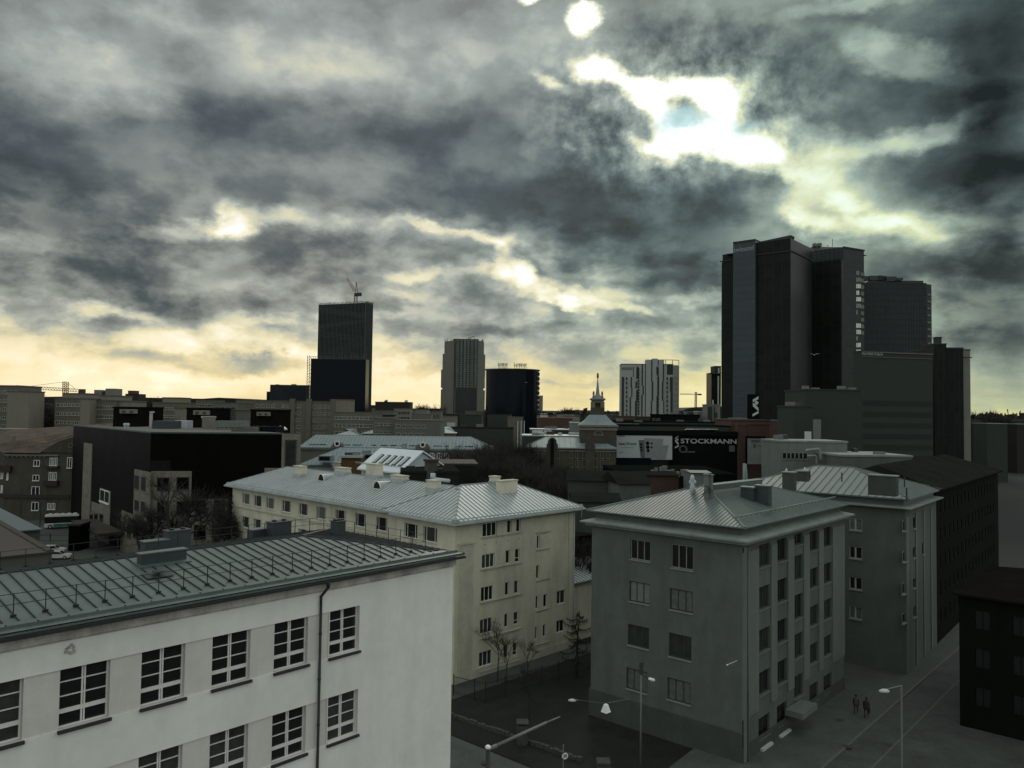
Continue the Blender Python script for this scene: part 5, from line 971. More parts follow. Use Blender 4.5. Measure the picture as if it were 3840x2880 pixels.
# low sheds between the store and the grey building
for (nm, lb, x0, x1, yt, Y, brg, dep, wm, rm, dz) in [
 ('brown_shed', 'long low shed with dark roof behind the grey building, left end', 2322, 2440, 1815, 112, 80, 9, 'grey_plaster', 'dark_roof', 1.5),
 ('brown_shed', 'low reddish brick shed right of the long dark roofed shed', 2400, 2545, 1782, 125, 84, 8, 'brick_brown', 'dark_roof', .4),
 ('long_garage', 'long garage with grey roof behind the bare trees', 2130, 2318, 1800, 118, 96, 10, 'grey_base', 'dark_roof', 1.2),
 ('courtyard_shed', 'low grey courtyard shed seen between cream and grey buildings', 2150, 2325, 1880, 102, 92, 8, 'grey_base', 'dark_roof', .8),
 ('white_box_house', 'plain pale rendered box just behind the roof of the grey building', 2594, 2660, 1772, 120, 88, 5, 'shed_white', 'grey_cornice', .2),
 ('dark_yard_shed', 'dark low shed at the end of the gap between cream and grey buildings', 2140, 2222, 2010, 100, 60, 6, 'dark_plaster', 'dark_roof', .5),
 ('rubble_garage', 'grey garage with worn wall right behind the cream building', 2165, 2235, 1975, 106, 88, 6, 'flat_grey', 'shed_white', .3)]:
    root, f, u1, z = blk(nm, lb, x0, x1, yt, Y, brg, dep, wm, rm, cap=False)
    mb = MB(); a = [f.at(-.3, z, .5), f.at(u1+.3, z, .5), f.at(u1+.3, z, -dep), f.at(-.3, z, -dep)]; b = [f.at(-.3, z+dz, -dep/2), f.at(u1+.3, z+dz, -dep/2)]
    mb.add(a+b, [(0,1,5,4), (2,3,4,5), (0,3,4), (1,2,5), (0,1,2,3)]); build(mb, 'roof', rm, root)
for i in range(9):
    x = 2440+i*16+rnd.uniform(-3,3); c = W(x, 1775+rnd.uniform(-4, 4), 150); mb = MB(); s = rnd.uniform(.5, 1.1); mb.bx(c.x, c.x+s, c.y, c.y+s, c.z-.5, c.z+rnd.uniform(.5,1.4)); solo(mb, 'ventilation_unit', 'shed_white' if i % 2 else 'concrete', f'{ORD[i]} pale ventilation box from the left, below the black store front', 'vent unit', 'vent units on the low store roofs')
root, f, u1, z = blk('low_store_roof', 'low dark flat roof carrying vent boxes below the store front', 2330, 2760, 1780, 155, 88, 24, 'mall_black', 'mall_black')
mb = MB(); a = W(2791, 1830, 150); mb.tube(V3(a, 10), W(2791, 1738, 150), .3, n=8); mb.tube(V3(a, 10)+Vector((.9,0,0)), W(2796, 1740, 150), .2, n=8); solo(mb, 'tall_flue', 'grey_cornice', 'tall pale twin flue pipe in front of the brown brick wall', 'flue', smooth=True)
# ---- spire building
OT = (1860, 1400); s4 = 4.254; Yt = 205; P = Wx(2176, 1600, Yt); TF = Face(P, 93); root = thing('spire_tower_building', 'brownish tower block with columned lantern and tall pointed spire, centre', 'tower', (P.x, P.y, 0)); uT = TF.hit(2312, 1600)[0]; zE = W(2176, 1600, Yt).z
mb = MB(); mb.prism([tuple(TF.at(u, 0, o)[:2]) for u, o in ((0,0),(uT,0),(uT,-uT),(0,-uT))], 0, zE); build(mb, 'wall', 'old_plaster', root)
mb = MB(); mb.prism([tuple(TF.at(u, 0, o)[:2]) for u, o in ((-.5,.5),(uT+.5,.5),(uT+.5,-uT-.5),(-.5,-uT-.5))], zE, zE+.5); mb.prism([tuple(TF.at(u, 0, o)[:2]) for u, o in ((-.25,.25),(uT+.25,.25),(uT+.25,-uT-.25),(-.25,-uT-.25))], zE-.9, zE-.2); build(mb, 'cornice', 'old_trim', root)
cx, cy = TF.at(uT/2, 0, -uT/2)[:2]; cyy = cy; zY = lambda y: W(2246, y, cyy).z; R1 = (2272-2221)/2/F*cyy
def sqr(r): return [tuple(Vector((cx, cyy))+TF.d*a*r+TF.n*b*r) for a, b in ((-1,1),(1,1),(1,-1),(-1,-1))]
mb = MB(); pr0 = [(uT/2+.3, zE+.5), (R1*1.9, zE+1.6), (R1*1.15, zE+3.2)]
for (ra, za), (rb, zb2) in zip(pr0, pr0[1:]): mb.add([V3(p, za) for p in sqr(ra)]+[V3(p, zb2) for p in sqr(rb)], [(0,1,5,4),(1,2,6,5),(2,3,7,6),(3,0,4,7)])
build(mb, 'tower_roof', 'roof_teal', root)
z1, z2, z3, z4 = zY(1562), zY(1529), zY(1511), zY(1495)
mb = MB(); mb.prism(sqr(R1), zE+1, z1); mb.prism(sqr(R1*.98), z1, z2); build(mb, 'tower_shaft', 'old_plaster', root)
lan = MB()
rq = (2268-2224)/2/F*cyy
for a in (-1, 1):
    for b in (-1, 1):
        c2_ = Vector((cx, cyy))+TF.d*a*rq*.92+TF.n*b*rq*.92; lan.tube(V3(c2_, z2), V3(c2_, z3+.3), .34, n=8); c2_ = Vector((cx, cyy))+TF.d*a*rq*.62+TF.n*b*rq*.92; lan.tube(V3(c2_, z2), V3(c2_, z3+.3), .3, n=8)
build(lan, 'lantern_columns', 'old_trim', root)
core = MB(); core.prism(sqr(rq*.5), z2, z3+.2); build(core, 'lantern_core', 'old_plaster', root)
mb = MB(); mb.prism(sqr(rq*1.0), z3, zY(1503)); mb.prism(sqr(rq*1.12), zY(1503), zY(1500)); mb.prism(sqr(rq*1.27), zY(1500), z4); build(mb, 'lantern_cornice', 'old_trim', root)
mb = MB(); sp = [(rq*1.25, z4), (rq*.55, zY(1488)), (rq*.5, zY(1484)), (rq*.32, zY(1478)), (.1, zY(1424))]
for (ra, za), (rb, zb2) in zip(sp, sp[1:]): mb.add([V3(p, za) for p in sqr(ra)]+[V3(p, zb2) for p in sqr(rb)], [(0,1,5,4),(1,2,6,5),(2,3,7,6),(3,0,4,7)])
build(mb, 'spire', 'roof_teal', root); mb = MB(); mb.tube(Vector((cx, cyy, zY(1426))), Vector((cx, cyy, zY(1406))), .12, .06, n=6); mb.lathe((cx, cyy, zY(1420)), [(.1,0),(.3,.4),(.25,1.2),(.1,1.6)], 8); build(mb, 'spire_finial', 'crane_dark', root)
for a in (-1, 1):
    mb = MB(); c2_ = Vector((cx, cyy))+TF.d*a*rq*.72+TF.n*rq*.7; mb.lathe(V3(c2_, zY(1495)), [(.35,0),(.35,.6),(.18,.8),(.3,1.2),(.25,1.7),(.1,2)], 8); build(mb, 'urn', 'old_trim', root)
ow = MB(); q = TF.hit(*K(1635, 985, *OT, s4)); 
for i in range(8): t0 = math.pi*i/8; t1_ = math.pi*(i+1)/8; ow.tube(TF.at(q[0]+math.cos(t0)*1.1, q[1]+math.sin(t0)*1.1, .05), TF.at(q[0]+math.cos(t1_)*1.1, q[1]+math.sin(t1_)*1.1, .05), .16, n=4)
ow.tube(TF.at(q[0]-1.4, q[1], .05), TF.at(q[0]+1.4, q[1], .05), .16, n=4); build(ow, 'lunette_window', 'old_trim', root)
# wing of the spire building
P = Wx(1986, 1673, 214); root, f, u1, z = blk('corner_wing_building', 'dark brownish wing with pale green roof and two curved gables, joined to the spire tower', 1975, 2308, 1676, 203, 92, 13, 'old_plaster', cap=False)
mb = MB(); hiproof(mb, f.at(0, 0)[:2], f.d, -f.n, u1, 13, z, z+2.6, over=.5, th=.3, seam=1.6, sw=.1, along='A', cut=(.8, .8)); build(mb, 'roof', ['roof_teal', 'roof_teal_seam'], root, recalc=False); mb = MB(); f.bx(mb, 0, u1, z-1.0, z-.7, 0, .3); f.bx(mb, 0, u1, z-.35, z-.02, 0, .45); build(mb, 'cornice', 'old_trim', root)
def curved_gable(f, uc, w, z, h, m_, rt, out=.6):
    n = 12; pts = [(-w/2, 0), (w/2, 0), (w/2, h*.45)]+[(w*.5*math.cos(math.pi*i/n)*.8, h*.45+h*.55*math.sin(math.pi*i/n)**.8) for i in range(n+1)]+[(-w/2, h*.45)]
    mb = MB(); v = [f.at(uc+x, z+y, out) for x, y in pts]; k = len(pts); mb.add(v+[p-V3(f.n*2.2, 0) for p in v], [tuple(range(k))]+[(i, (i+1) % k, k+(i+1) % k, k+i) for i in range(k)]); return build(mb, 'gable', m_, rt)
for x0, x1, yt in ((2050, 2092, 1640), (2194, 2231, 1641)):
    a, b = f.hit(x0, 1675)[0], f.hit(x1, 1675)[0]; zt_ = f.hit((x0+x1)/2, yt)[1]; curved_gable(f, (a+b)/2, b-a, z-.5, zt_-z+.5, 'old_plaster', root); mb = MB(); f.bx(mb, a, b, 0, z-.4, 0, .5); build(mb, 'gable_bay', 'old_plaster', root)
a, b = f.hit(2064, 1675)[0], f.hit(2077, 1675)[0]; mb = MB(); f.bx(mb, a, b, 0, z+2.2, .6, 1.2); build(mb, 'drain_shaft', 'dark_plaster', root)
xs = [2015, 2040, 2092, 2142, 2165, 2190, 2212, 2236, 2258, 2280]; rc = []
for k, y in enumerate((1706, 1738, 1765)):
    for x in xs: u, zc = f.hit(x, y); rc.append((u-.45, u+.45, zc-.9, zc+.9))
fwins(root, f, rc, 'glass_dark', 'old_trim', .14, (.5,), .7 if False else .12)
fwins(root, f.shift(-.55), [(r[0], r[1], r[2], r[3]) for r in rc if False], name='bay_window')
# ---- long green roofed building (centre)
Yc = 218; pE = Wx(1848, 1678, Yc); root, f, u1, z = blk('long_green_roof_building', 'long grey building with green seamed roof and round-window gables behind the white gable house', 1127, 1846, 1676, Yc, 90, 13, 'panel_grey', cap=False)
mb = MB(); hiproof(mb, f.at(0, 0)[:2], f.d, -f.n, u1, 13, z, z+3.3, over=.5, th=.3, seam=1.0, sw=.1, along='A', ridge=(3, u1-6)); build(mb, 'roof', ['roof_teal', 'roof_teal_seam'], root, recalc=False)
mb = MB(); f.bx(mb, 0, u1, z-.7, z-.35, 0, .4); build(mb, 'cornice', 'shed_white', root)
OM = (1400, 1200); rc = []
for x in (610, 683, 761, 883, 961, 1025, 1058, 1122, 1190): u, zc = f.hit(*K(x, 1425, *OM)); rc.append((u-.65, u+.65, zc-1.6, zc+1.3)); rc.append((u-.65, u+.65, zc-5.0, zc-2.8))
fwins(root, f, rc, 'glass_dark', 'frame_white', .18, (.5,), .12)
for x0, x1, yt in ((440, 590, 1275), (-430, -310, 1262)):
    a, b = f.hit(*K(x0, 1330, *OM))[0], f.hit(*K(x1, 1330, *OM))[0]; zt_ = f.hit(*K((x0+x1)/2, yt, *OM))[1]; g_ = curved_gable(f, (a+b)/2, b-a, z-.3, zt_-z+.3, 'panel_grey', root, .7)
    mb = MB(); mb.add([f.at((a+b)/2+math.cos(i*math.tau/12)*.85, z+1.1+math.sin(i*math.tau/12)*.85, .75) for i in range(12)]+[f.at((a+b)/2+math.cos(i*math.tau/12)*.85, z+1.1+math.sin(i*math.tau/12)*.85, .9) for i in range(12)], [(i, (i+1) % 12, 12+(i+1) % 12, 12+i) for i in range(12)]+[tuple(range(12, 24))]); o = build(mb, 'round_window', 'frame_white', g_)
    mb = MB(); mb.add([f.at((a+b)/2+math.cos(i*math.tau/12)*.5, z+1.1+math.sin(i*math.tau/12)*.5, .93) for i in range(12)], [tuple(range(12))]); build(mb, 'round_pane', 'glass_dark', root)
rnd = random.Random(11); mb = MB()
for i in range(60): u = rnd.uniform(2, u1-6); mb.box(f.at(u, z+.5, -.8), V3(f.d*.8, 0), V3(-f.n*.1, 0), UPZ*.35)
build(mb, 'snow_guard', 'roof_teal_seam', root)
# ---- mansard roofs left of the white gable house
root, f, u1, z = blk('teal_mansard_house', 'low house with blue-green metal roof and dark dormers, right of the black building', 1127, 1340, 1742, 165, 88, 14, 'white_metal', cap=False)
mb = MB(); hiproof(mb, f.at(0, 0)[:2], f.d, -f.n, u1+14, 14, z, z+3.4, over=.4, th=.3, seam=.9, sw=.07, along='A', cut=(1, 1)); build(mb, 'roof', ['roof_teal', 'roof_teal_seam'], root, recalc=False)
for x, y in ((1217, 1719), (1377, 1712)):
    p = W(x, y, 163); mb = MB(); mb.bx(p.x-1.3, p.x+1.3, p.y, p.y+3, p.z-.6, p.z+.6); o = build(mb, 'dormer', 'roof_teal', root); mb = MB(); mb.bx(p.x-1.1, p.x+1.1, p.y-.05, p.y+.1, p.z-.4, p.z+.35); build(mb, 'dormer_pane', 'glass_dark', o)
root, f, u1, z = blk('brown_box_house', 'small orange-brown box with pale roof edge in front of the blue-green roofs', 1280, 1354, 1714, 158, 90, 9, 'brick_orange', 'roof_teal'); roofbits(root, f, u1, 6, z, 3, 5, ('roof_teal', 'clad_dark'))
mb = MB(); f.bx(mb, -.4, u1+.4, z-.1, z+.4, 0, .5); build(mb, 'eave', 'roof_pale', root)
# ---- white gable house
OG = (1200, 1600); gp = lambda x, y, Y: W(*K(x, y, *OG, 4.254), Y)
P = gp(1270, 733, 118); d_ = bear(44); e_ = bear(-46); A3, B3 = V3(d_, 0), V3(e_, 0); gf = Face(P, 44); ug = gf.hit(*K(1980, 605, *OG, 4.254))[0]; up_, zp_ = gf.hit(*K(1650, 383, *OG, 4.254)); root = thing('white_gable_house', 'white roofed house with steep gable and five roof windows, behind the cream building', 'building', (P.x, P.y, 0)); ze_ = P.z; zb2 = gf.hit(*K(1980, 605, *OG, 4.254))[1]
gb = Face(P, -46); lg = gb.hit(*K(590, 612, *OG, 4.254))[0]
a0, pk, b0 = gf.at(0, ze_), gf.at(up_, zp_), gf.at(ug, zb2); mb = MB(); back = B3*lg
lo = lambda p: V3(p, 0); mb.add([a0+A3*.9+B3*.4, pk+B3*.4-UPZ*.3, b0-A3*.5+B3*.4, lo(b0-A3*.5)+B3*.4, lo(a0+A3*.9)+B3*.4], [(0,1,2,3,4)]); mb.add([lo(a0)+A3*.9+B3*.4, lo(a0)+A3*.9+back, a0+A3*.9+back, a0+A3*.9+B3*.4], [(0,1,2,3)]); build(mb, 'wall', 'white_metal', root, recalc=False)
mb = MB()
for e0, e1 in ((a0, pk), (pk, b0)): v = [e0, e1, e1+back, e0+back]; mb.add(v+[q-UPZ*.22 for q in v], [(0,1,2,3),(4,5,6,7),(0,1,5,4),(1,2,6,5),(2,3,7,6),(3,0,4,7)])
build(mb, 'roof', 'roof_white', root)
nrm = (pk-a0).cross(back).normalized(); nrm = nrm if nrm.z > 0 else -nrm
def on_plane(x, y, p0, n): r = ray(*K(x, y, *OG, 4.254)); o = Vector((0, 0, H)); return o+r*((p0-o).dot(n)/r.dot(n))
for x in (930, 1035, 1138, 1243, 1346):
    c = on_plane(x, (517+ (x-930)*.11), a0, nrm); sl = (pk-a0).normalized(); bn = B3; v = [c-sl*1.15-bn*.42, c+sl*1.15-bn*.42, c+sl*1.15+bn*.42, c-sl*1.15+bn*.42]; mb = MB(); mb.add([q+nrm*.02 for q in v]+[q+nrm*.14 for q in v], [(4,5,6,7),(0,1,5,4),(1,2,6,5),(2,3,7,6),(3,0,4,7)]); o = build(mb, 'roof_window', 'frame_dark', root)
    v = [c-sl*.95-bn*.26, c+sl*.95-bn*.26, c+sl*.95+bn*.26, c-sl*.95+bn*.26]; mb = MB(); mb.add([q+nrm*.17 for q in v], [(0,1,2,3)]); build(mb, 'roof_window_pane', 'roof_pale', o)
mb = MB()
for i in range(22): c = a0+B3*(1+i*.55)+(pk-a0).normalized()*1.2; mb.box(c, B3*.3, nrm*.25, UPZ*.08)
build(mb, 'snow_guard', 'white_metal', root)
chimney(root, *[K(x, 0, *OG, 4.254)[0] for x in (1325, 1370)], K(0, 275, *OG, 4.254)[1], K(0, 365, *OG, 4.254)[1], zp_-.3, 44, .8, 'roof_teal', 'roof_teal')
root, f, u1, z = blk('stump_chimney', 'square brown-grey chimney block in front of the white gable', 1606, 1640, 1732, 112, 60, 1.3, 'stone_pillar', 'dark_wood', cat='chimney')
root, f, u1, z = blk('dark_flat_house', 'dark flat roofed house in front of the white gable house', 1505, 1720, 1775, 112, 82, 14, 'dark_roof', 'dark_roof'); roofbits(root, f, u1, 10, z, 3, 8, ('dark_wood',), 1.2)
root, f, u1, z = blk('dark_ridge_house', 'dark roofed house just right of the white gable house', 1640, 1790, 1745, 135, 84, 12, 'dark_roof', 'dark_wood')
# ---- red brick row behind
for i, (lb, x0, x1, yt, m_) in enumerate([('pink brick row house with pale teal roof, left end behind the green roof', 1360, 1478, 1625, 'brick_pink'), ('pink brick row house with pale teal roof, middle', 1506, 1575, 1624, 'brick_pink'), ('pink brick row house with pale teal roof, right end near the bare trees', 1625, 1705, 1623, 'brick_pink'), ('grey gabled row house left of the pink brick houses', 1265, 1340, 1630, 'panel_grey')]):
    root, f, u1, z = blk('row_house', lb, x0, x1, yt, 292, 90, 12, m_, cap=False, group='row houses behind the green roof'); mb = MB(); hiproof(mb, f.at(0, 0)[:2], f.d, -f.n, u1, 12, z, z+2.2, over=.6, th=.2, seam=0, along='A'); build(mb, 'roof', 'roof_pale', root, recalc=False)
root, f, u1, z = blk('dark_connecting_house', 'very low dark brown building linking the pink row houses', 1478, 1560, 1614, 300, 90, 6, 'brick_brown', 'dark_roof')
# ---- panel apartment blocks, centre left
def pblock(lb, x0, x1, yt, Y, brg, wm, nx, nz, w=1.5, h=1.2, fm='frame_grey', ztop=None, vs=(.33, .66), step=2.9, skip=None, dep=13, name='panel_block', grp='panel apartment blocks', gm='glass_dark', rm='flat_grey'):
    root, f, u1, z = blk(name, lb, x0, x1, yt, Y, brg, dep, wm, rm, group=grp); zt_ = z-(ztop or .6)
    fwins(root, f, grid(.5, u1-.5, nx, zt_-step*nz, zt_, nz, w, h, skip), gm, fm, .1, vs, .08); return root, f, u1, z
mat('frame_pale', (.33,.33,.28), .8, .1, 1.)
root, f, u1, z = pblock('long grey panel block with six rows of pale framed windows below the finned tower', 953, 1253, 1504, 330, 97, 'panel_beige', 15, 6, 1.5, 1.25, 'frame_pale', skip=lambda i, j: i in (4, 9))
mb = MB(); 
for x in (1088, 1150, 1240): u = f.hit(x, 1550)[0]; f.bx(mb, u, u+2.2, 0, z+1.2, 0, .9)
build(mb, 'stair_tower', 'panel_beige', root)
root, f, u1, z = pblock('lower grey panel block with four window rows in front of the finned tower', 1250, 1402, 1547, 300, 95, 'panel_beige', 9, 5, 1.6, 1.2, 'frame_pale')
blk('roof_box_house', 'plain blank grey box standing out at the end of the long panel block', 1253, 1309, 1500, 325, 92, 10, 'panel_blank', 'flat_grey')
pblock('low grey institute block with blank walls right of the lower panel block', 1400, 1478, 1570, 285, 92, 'panel_grey', 4, 3, 1.5, 1., 'frame_pale'); pblock('low dull long block in front of the stepped hotel tower', 1478, 1652, 1577, 280, 92, 'panel_grey', 7, 2, 1.6, 1.1, 'frame_pale', skip=lambda i, j: i > 4)
pblock('blank grey slab right of the finned tower foot', 1405, 1475, 1541, 340, 90, 'panel_grey', 5, 2, 1., .8)
pblock('pale small block near the stepped hotel tower', 1478, 1540, 1533, 420, 90, 'panel_blank', 5, 3, 1.8, 1.4); pblock('pale low house left of the stepped hotel tower with bare trees before it', 1545, 1602, 1537, 430, 90, 'panel_blank', 5, 3, 1.8, 1.4)
pblock('small beige corner block at the left foot of the stepped hotel tower', 1618, 1652, 1543, 360, 90, 'panel_beige', 2, 4, 1.2, 1.)
# far left slabs
root, f, u1, z = pblock('tall grey panel tower at the left picture edge', -60, 80, 1447, 262, 86, 'panel_beige', 6, 9, 1.3, 1.2, 'frame_pale', vs=(.5,)); blk('blank_panel_tower', 'blank beige end wall of a panel tower near the left edge', 28, 112, 1469, 250, 90, 8, 'panel_blank', 'flat_grey')
root, f, u1, z = pblock('panel tower with upper pale stair house, second from the left', 206, 318, 1495, 258, 92, 'panel_beige', 7, 8, 1.2, 1.1, 'frame_pale', vs=(.5,)); blk('', '', 236, 320, 1477, 259, 92, 8, 'panel_blank', 'flat_grey', root=root, part='stair_house')
blk('blank_panel_wall', 'tall blank pale end wall between two panel blocks, left', 302, 338, 1497, 240, 90, 9, 'panel_blank', 'flat_grey')
root, f, u1, z = pblock('panel block with pale stair house, third from the left', 337, 438, 1503, 244, 90, 'panel_beige', 7, 7, 1.2, 1.1, 'frame_pale', vs=(.5,)); blk('', '', 372, 450, 1486, 246, 90, 8, 'panel_blank', 'flat_grey', root=root, part='stair_house'); blk('', '', 438, 505, 1507, 245, 90, 8, 'panel_blank', 'flat_grey', root=root, part='end_wall')
root, f, u1, z = pblock('lower panel block behind the dark terrace houses', 572, 680, 1511, 290, 92, 'panel_beige', 9, 6, 1.1, 1., 'frame_pale', vs=(.5,)); blk('', '', 610, 680, 1493, 291, 92, 8, 'panel_blank', 'flat_grey', root=root, part='stair_house')
pblock('far panel block with small windows left of the institute rooftops', 735, 800, 1503, 330, 90, 'panel_beige', 6, 5, 1.1, 1., 'frame_pale', vs=()); pblock('far beige office block with warm windows left of the finned block', 885, 955, 1500, 380, 90, 'panel_beige', 8, 4, 1.4, 1.2, 'crane_yellow', vs=())
pblock('dull flat block between the far panel blocks', 800, 890, 1512, 330, 92, 'panel_grey', 4, 3, 1.4, 1.2)
blk('far_round_office', 'small round topped grey office tower on the far left skyline', 396, 430, 1458, 900, 90, 18, 'concrete', 'office_grey', cat='tower'); blk('far_pale_office', 'small pale office block left of the round topped one on the skyline', 353, 385, 1463, 920, 90, 18, 'panel_blank', 'flat_grey', cat='tower'); blk('far_glass_office', 'small striped low office between two far skyline towers', 382, 400, 1468, 910, 90, 14, 'office_grey', 'concrete')
root, f, u1, z = blk('far_brown_block', 'small dark brown block with a red roof box on the far left skyline', 470, 520, 1478, 700, 90, 14, 'panel_dark', 'dark_roof'); blk('', '', 480, 502, 1466, 701, 90, 10, 'brick_brown', 'dark_roof', root=root, part='upper_storey')
for i, (x0, x1, bx0, bx1, yb0, yb1) in enumerate([(425, 520, 448, 510, 1531, 1550), (700, 800, 724, 783, 1535, 1555), (940, 1030, 962, 1011, 1541, 1559)]):
    lb = ['left', 'middle', 'right'][i]; root, f, u1, z = blk('terrace_house', f'black terrace house with a pale roof box and two windows, {lb} of three', x0, x1, yb0-1, 175, 91, 12, 'terrace_black', 'terrace_black', group='black terrace houses')
    g2 = f.shift(-1.); a, b = g2.hit(bx0, yb1), g2.hit(bx1, yb0+4); mb = MB(); f.bx(mb, a[0], b[0], a[1], b[1], .2, 1.); build(mb, 'pale_box', 'panel_blank', root); w = b[0]-a[0]; fwins(root, f.shift(-1.), [(a[0]+w*.15, a[0]+w*.35, a[1]+.3, b[1]-.3), (a[0]+w*.62, a[0]+w*.82, a[1]+.3, b[1]-.3)], 'glass_dark', 'frame_dark', .08)
pblock('pale white house with small windows between two terrace houses', 825, 884, 1538, 185, 90, 'flat_grey', 3, 2, .8, 1.1, name='white_house'); pblock('small white house behind the left terrace house', 655, 676, 1532, 200, 90, 'panel_blank', 3, 2, .5, 1., name='white_house'); blk('narrow_white_slab', 'narrow white slab beside the second panel block', 555, 561, 1548, 180, 90, 2, 'pale_glass', 'pale_glass')
blk('white_roof_hut', 'pale hut standing on the black building roof edge, right part', 758, 787, 1567, 165, 90, 3, 'panel_blank', 'pale_glass')
# skyline fill: low flat and gabled houses in rows towards the horizon
rnd = random.Random(21); seen = set(); WN = dict(panel_grey='grey', panel_beige='beige', panel_blank='pale', panel_dark='blackish', office_grey='dark grey', brick_brown='brown'); RN = dict(roof_teal='teal', flat_grey='flat', dark_roof='black', roof_teal_seam='slate', brown_roof='brown'); ROWS = {360: 'near', 520: 'midway', 760: 'far'}
LM = ['behind left edge', 'behind second panel tower', 'behind third panel block', 'over black building corner', 'over black building roof', 'left of finned block', 'by finned block', 'under finned tower left', 'under finned tower right', 'left of stepped tower', 'at stepped tower foot', 'behind round tower', 'right of round tower', 'left of spire', 'right of spire', 'at patterned tower', 'past patterned tower', 'by slim dark tower', 'behind hotel tower', 'behind twin tower', 'behind rear glass tower', 'behind plaza block', 'at black corner block', 'by right edge', 'beyond right edge']
for Y, y0_, xs_ in ((360, 1560, range(-80, 3900, 95)), (520, 1551, range(-60, 3900, 78)), (760, 1541, range(-80, 3900, 66))):
    for x in xs_:
        x0 = x+rnd.uniform(-20, 20); w = rnd.uniform(38, 85); yt = y0_+(x0-1920)*.013+rnd.uniform(-6, 7)
        if 950 < x0 < 1400 and Y < 600: continue
        q_ = min(len(LM)-1, max(0, int(x0//160)))
        for _ in range(60):
            wm = rnd.choice(list(WN) if x0 < 3450 else ['panel_dark', 'office_grey']); rm = rnd.choice(list(RN)); lb = f"{WN[wm]} distant house with {RN[rm]} roof, {ROWS[Y]} {LM[q_]}"  # right-edge houses get only dark walls, imitating the glass reflection's dark band
            if lb not in seen: break
        seen.add(lb); blk('distant_house', lb, x0, x0+w, yt, Y+rnd.uniform(-30, 30), rnd.uniform(84, 97), rnd.uniform(8, 16), wm, rm, group='distant town houses')
# individually visible far roofs at the centre right
for (nm, lb, x0, x1, yt, Y, wm, rm) in [('brown_wall_building', 'long brown building with pinkish roof right of the round glass tower', 2018, 2168, 1567, 330, 'brick_brown', 'brick_pink'), ('barrel_roof_hall', 'wide hall with ribbed pale roof in front of the long brown building', 1990, 2178, 1612, 290, 'office_grey', 'roof_teal'), ('pale_corner_house', 'small pale house with arched windows left of the spire tower', 2147, 2176, 1588, 260, 'shed_white', 'roof_teal'), ('flat_roof_block', 'flat roofed block crowded with vents left of the spire tower', 1960, 2175, 1636, 245, 'office_grey', 'roof_teal'), ('grey_ridge_building', 'long dark grey roofed building at the foot of the round glass tower', 1650, 1925, 1604, 300, 'office_grey', 'dark_roof'), ('skyline_roof_house', 'long dark roofed block with a stepped top right of the finned tower', 1407, 1537, 1508, 520, 'panel_dark', 'dark_roof')]:
    root, f, u1, z = blk(nm, lb, x0, x1, yt, Y, 90, 16, wm, rm); roofbits(root, f, u1, 14, z, 8 if 'vents' in lb else 3, hash(nm) % 97 if False else len(nm), ('roof_pale', 'brick_brown', 'shed_white'), 3)
# ================================================================== BLACK MODERN BUILDING (left)
ZT = 22.6; C0 = G(566, 1625, ZT); CL = G(276, 1597, ZT); CR = G(1127, 1630, ZT)
root = thing('black_modern_building', 'black clad modern building with pale stone blocks, behind the nearest roof on the left', 'building', (C0.x, C0.y, 0))
bL = math.degrees(math.atan2(CL.x-C0.x, CL.y-C0.y)); bR = math.degrees(math.atan2(CR.x-C0.x, CR.y-C0.y)); LF = Face(C0, bL); RF_ = Face(C0, bR); lL = (CL-C0).length; lR = (CR-C0).length
c3 = Vector(C0[:2])+LF.d*lL; c4 = Vector(C0[:2])+RF_.d*lR; mb = MB(); mb.prism([tuple(C0[:2]), tuple(c4), tuple(c4+LF.d*lL*.9), tuple(c3)], 0, ZT); build(mb, 'wall', 'black_cladding', root)
mb = MB(); mb.prism([tuple(Vector(C0[:2])+LF.d*.4+RF_.d*.4), tuple(c4+LF.d*.4-RF_.d*.4), tuple(c4+LF.d*lL*.86-RF_.d*.5), tuple(c3-LF.d*.4+RF_.d*.5)], ZT-.05, ZT+.12); build(mb, 'roof', 'flat_grey', root)
mb = MB(); LF.bx(mb, 0, lL, ZT, ZT+.25, -.3, .06); RF_.bx(mb, 0, lR, ZT, ZT+.25, -.3, .06); build(mb, 'parapet', 'clad_dark', root)
O1, O2, O4, O5 = (0, 1300), (0, 1900), (700, 1300), (700, 1750)
def slab(f, x0, x1, yt, yb, org, m_, nm='stone_block', off=.15, zb=None, s=2.765):
    r = fr(f, x0, x1, yt, yb, org, s); mb = MB(); f.bx(mb, r[0], r[1], r[2] if zb is None else zb, r[3], .01, off); return build(mb, nm, m_, root), r
slab(LF, 866, 953, 1000, 1650, O1, 'stone_left', 'stone_strip', zb=0); slab(LF, 955, 1140, 1640, 1655, O1, 'stone_left', zb=0, off=.14); slab(LF, 1040, 1150, 1480, 1650, O1, 'stone_left', zb=0, off=.13)
slab(LF, 1397, 1565, 1285, 1650, O1, 'stone_left', zb=0); slab(LF, 1262, 1396, 60, 200, O2, 'stone_left', zb=0, off=.14)
slab(RF_, 1565, 1985, 1290, 1650, O1, 'stone_right', zb=0); slab(RF_, -18, 425, 335, 700, O5, 'stone_right', zb=0, off=.14)
slab(RF_, 985, 1180, 905, 1300, O4, 'stone_right', zb=None); slab(RF_, 805, 985, 1258, 1500, O4, 'stone_right', zb=0, off=.14)
ll = []; 
for (x0, x1, yt, yb, o_) in [(1405,1450,1335,1475,O1),(1475,1520,1350,1490,O1),(1405,1450,1590,1700,O1),(1470,1512,1605,1715,O1),(938,972,45,150,O2),(985,1022,62,182,O2),(1040,1078,75,195,O2),(1262,1308,150,300,O2),(1325,1370,175,322,O2),(1390,1440,198,330,O2),(928,964,275,385,O2),(985,1010,285,420,O2)]: ll.append(fr(LF, x0, x1, yt, yb, o_))
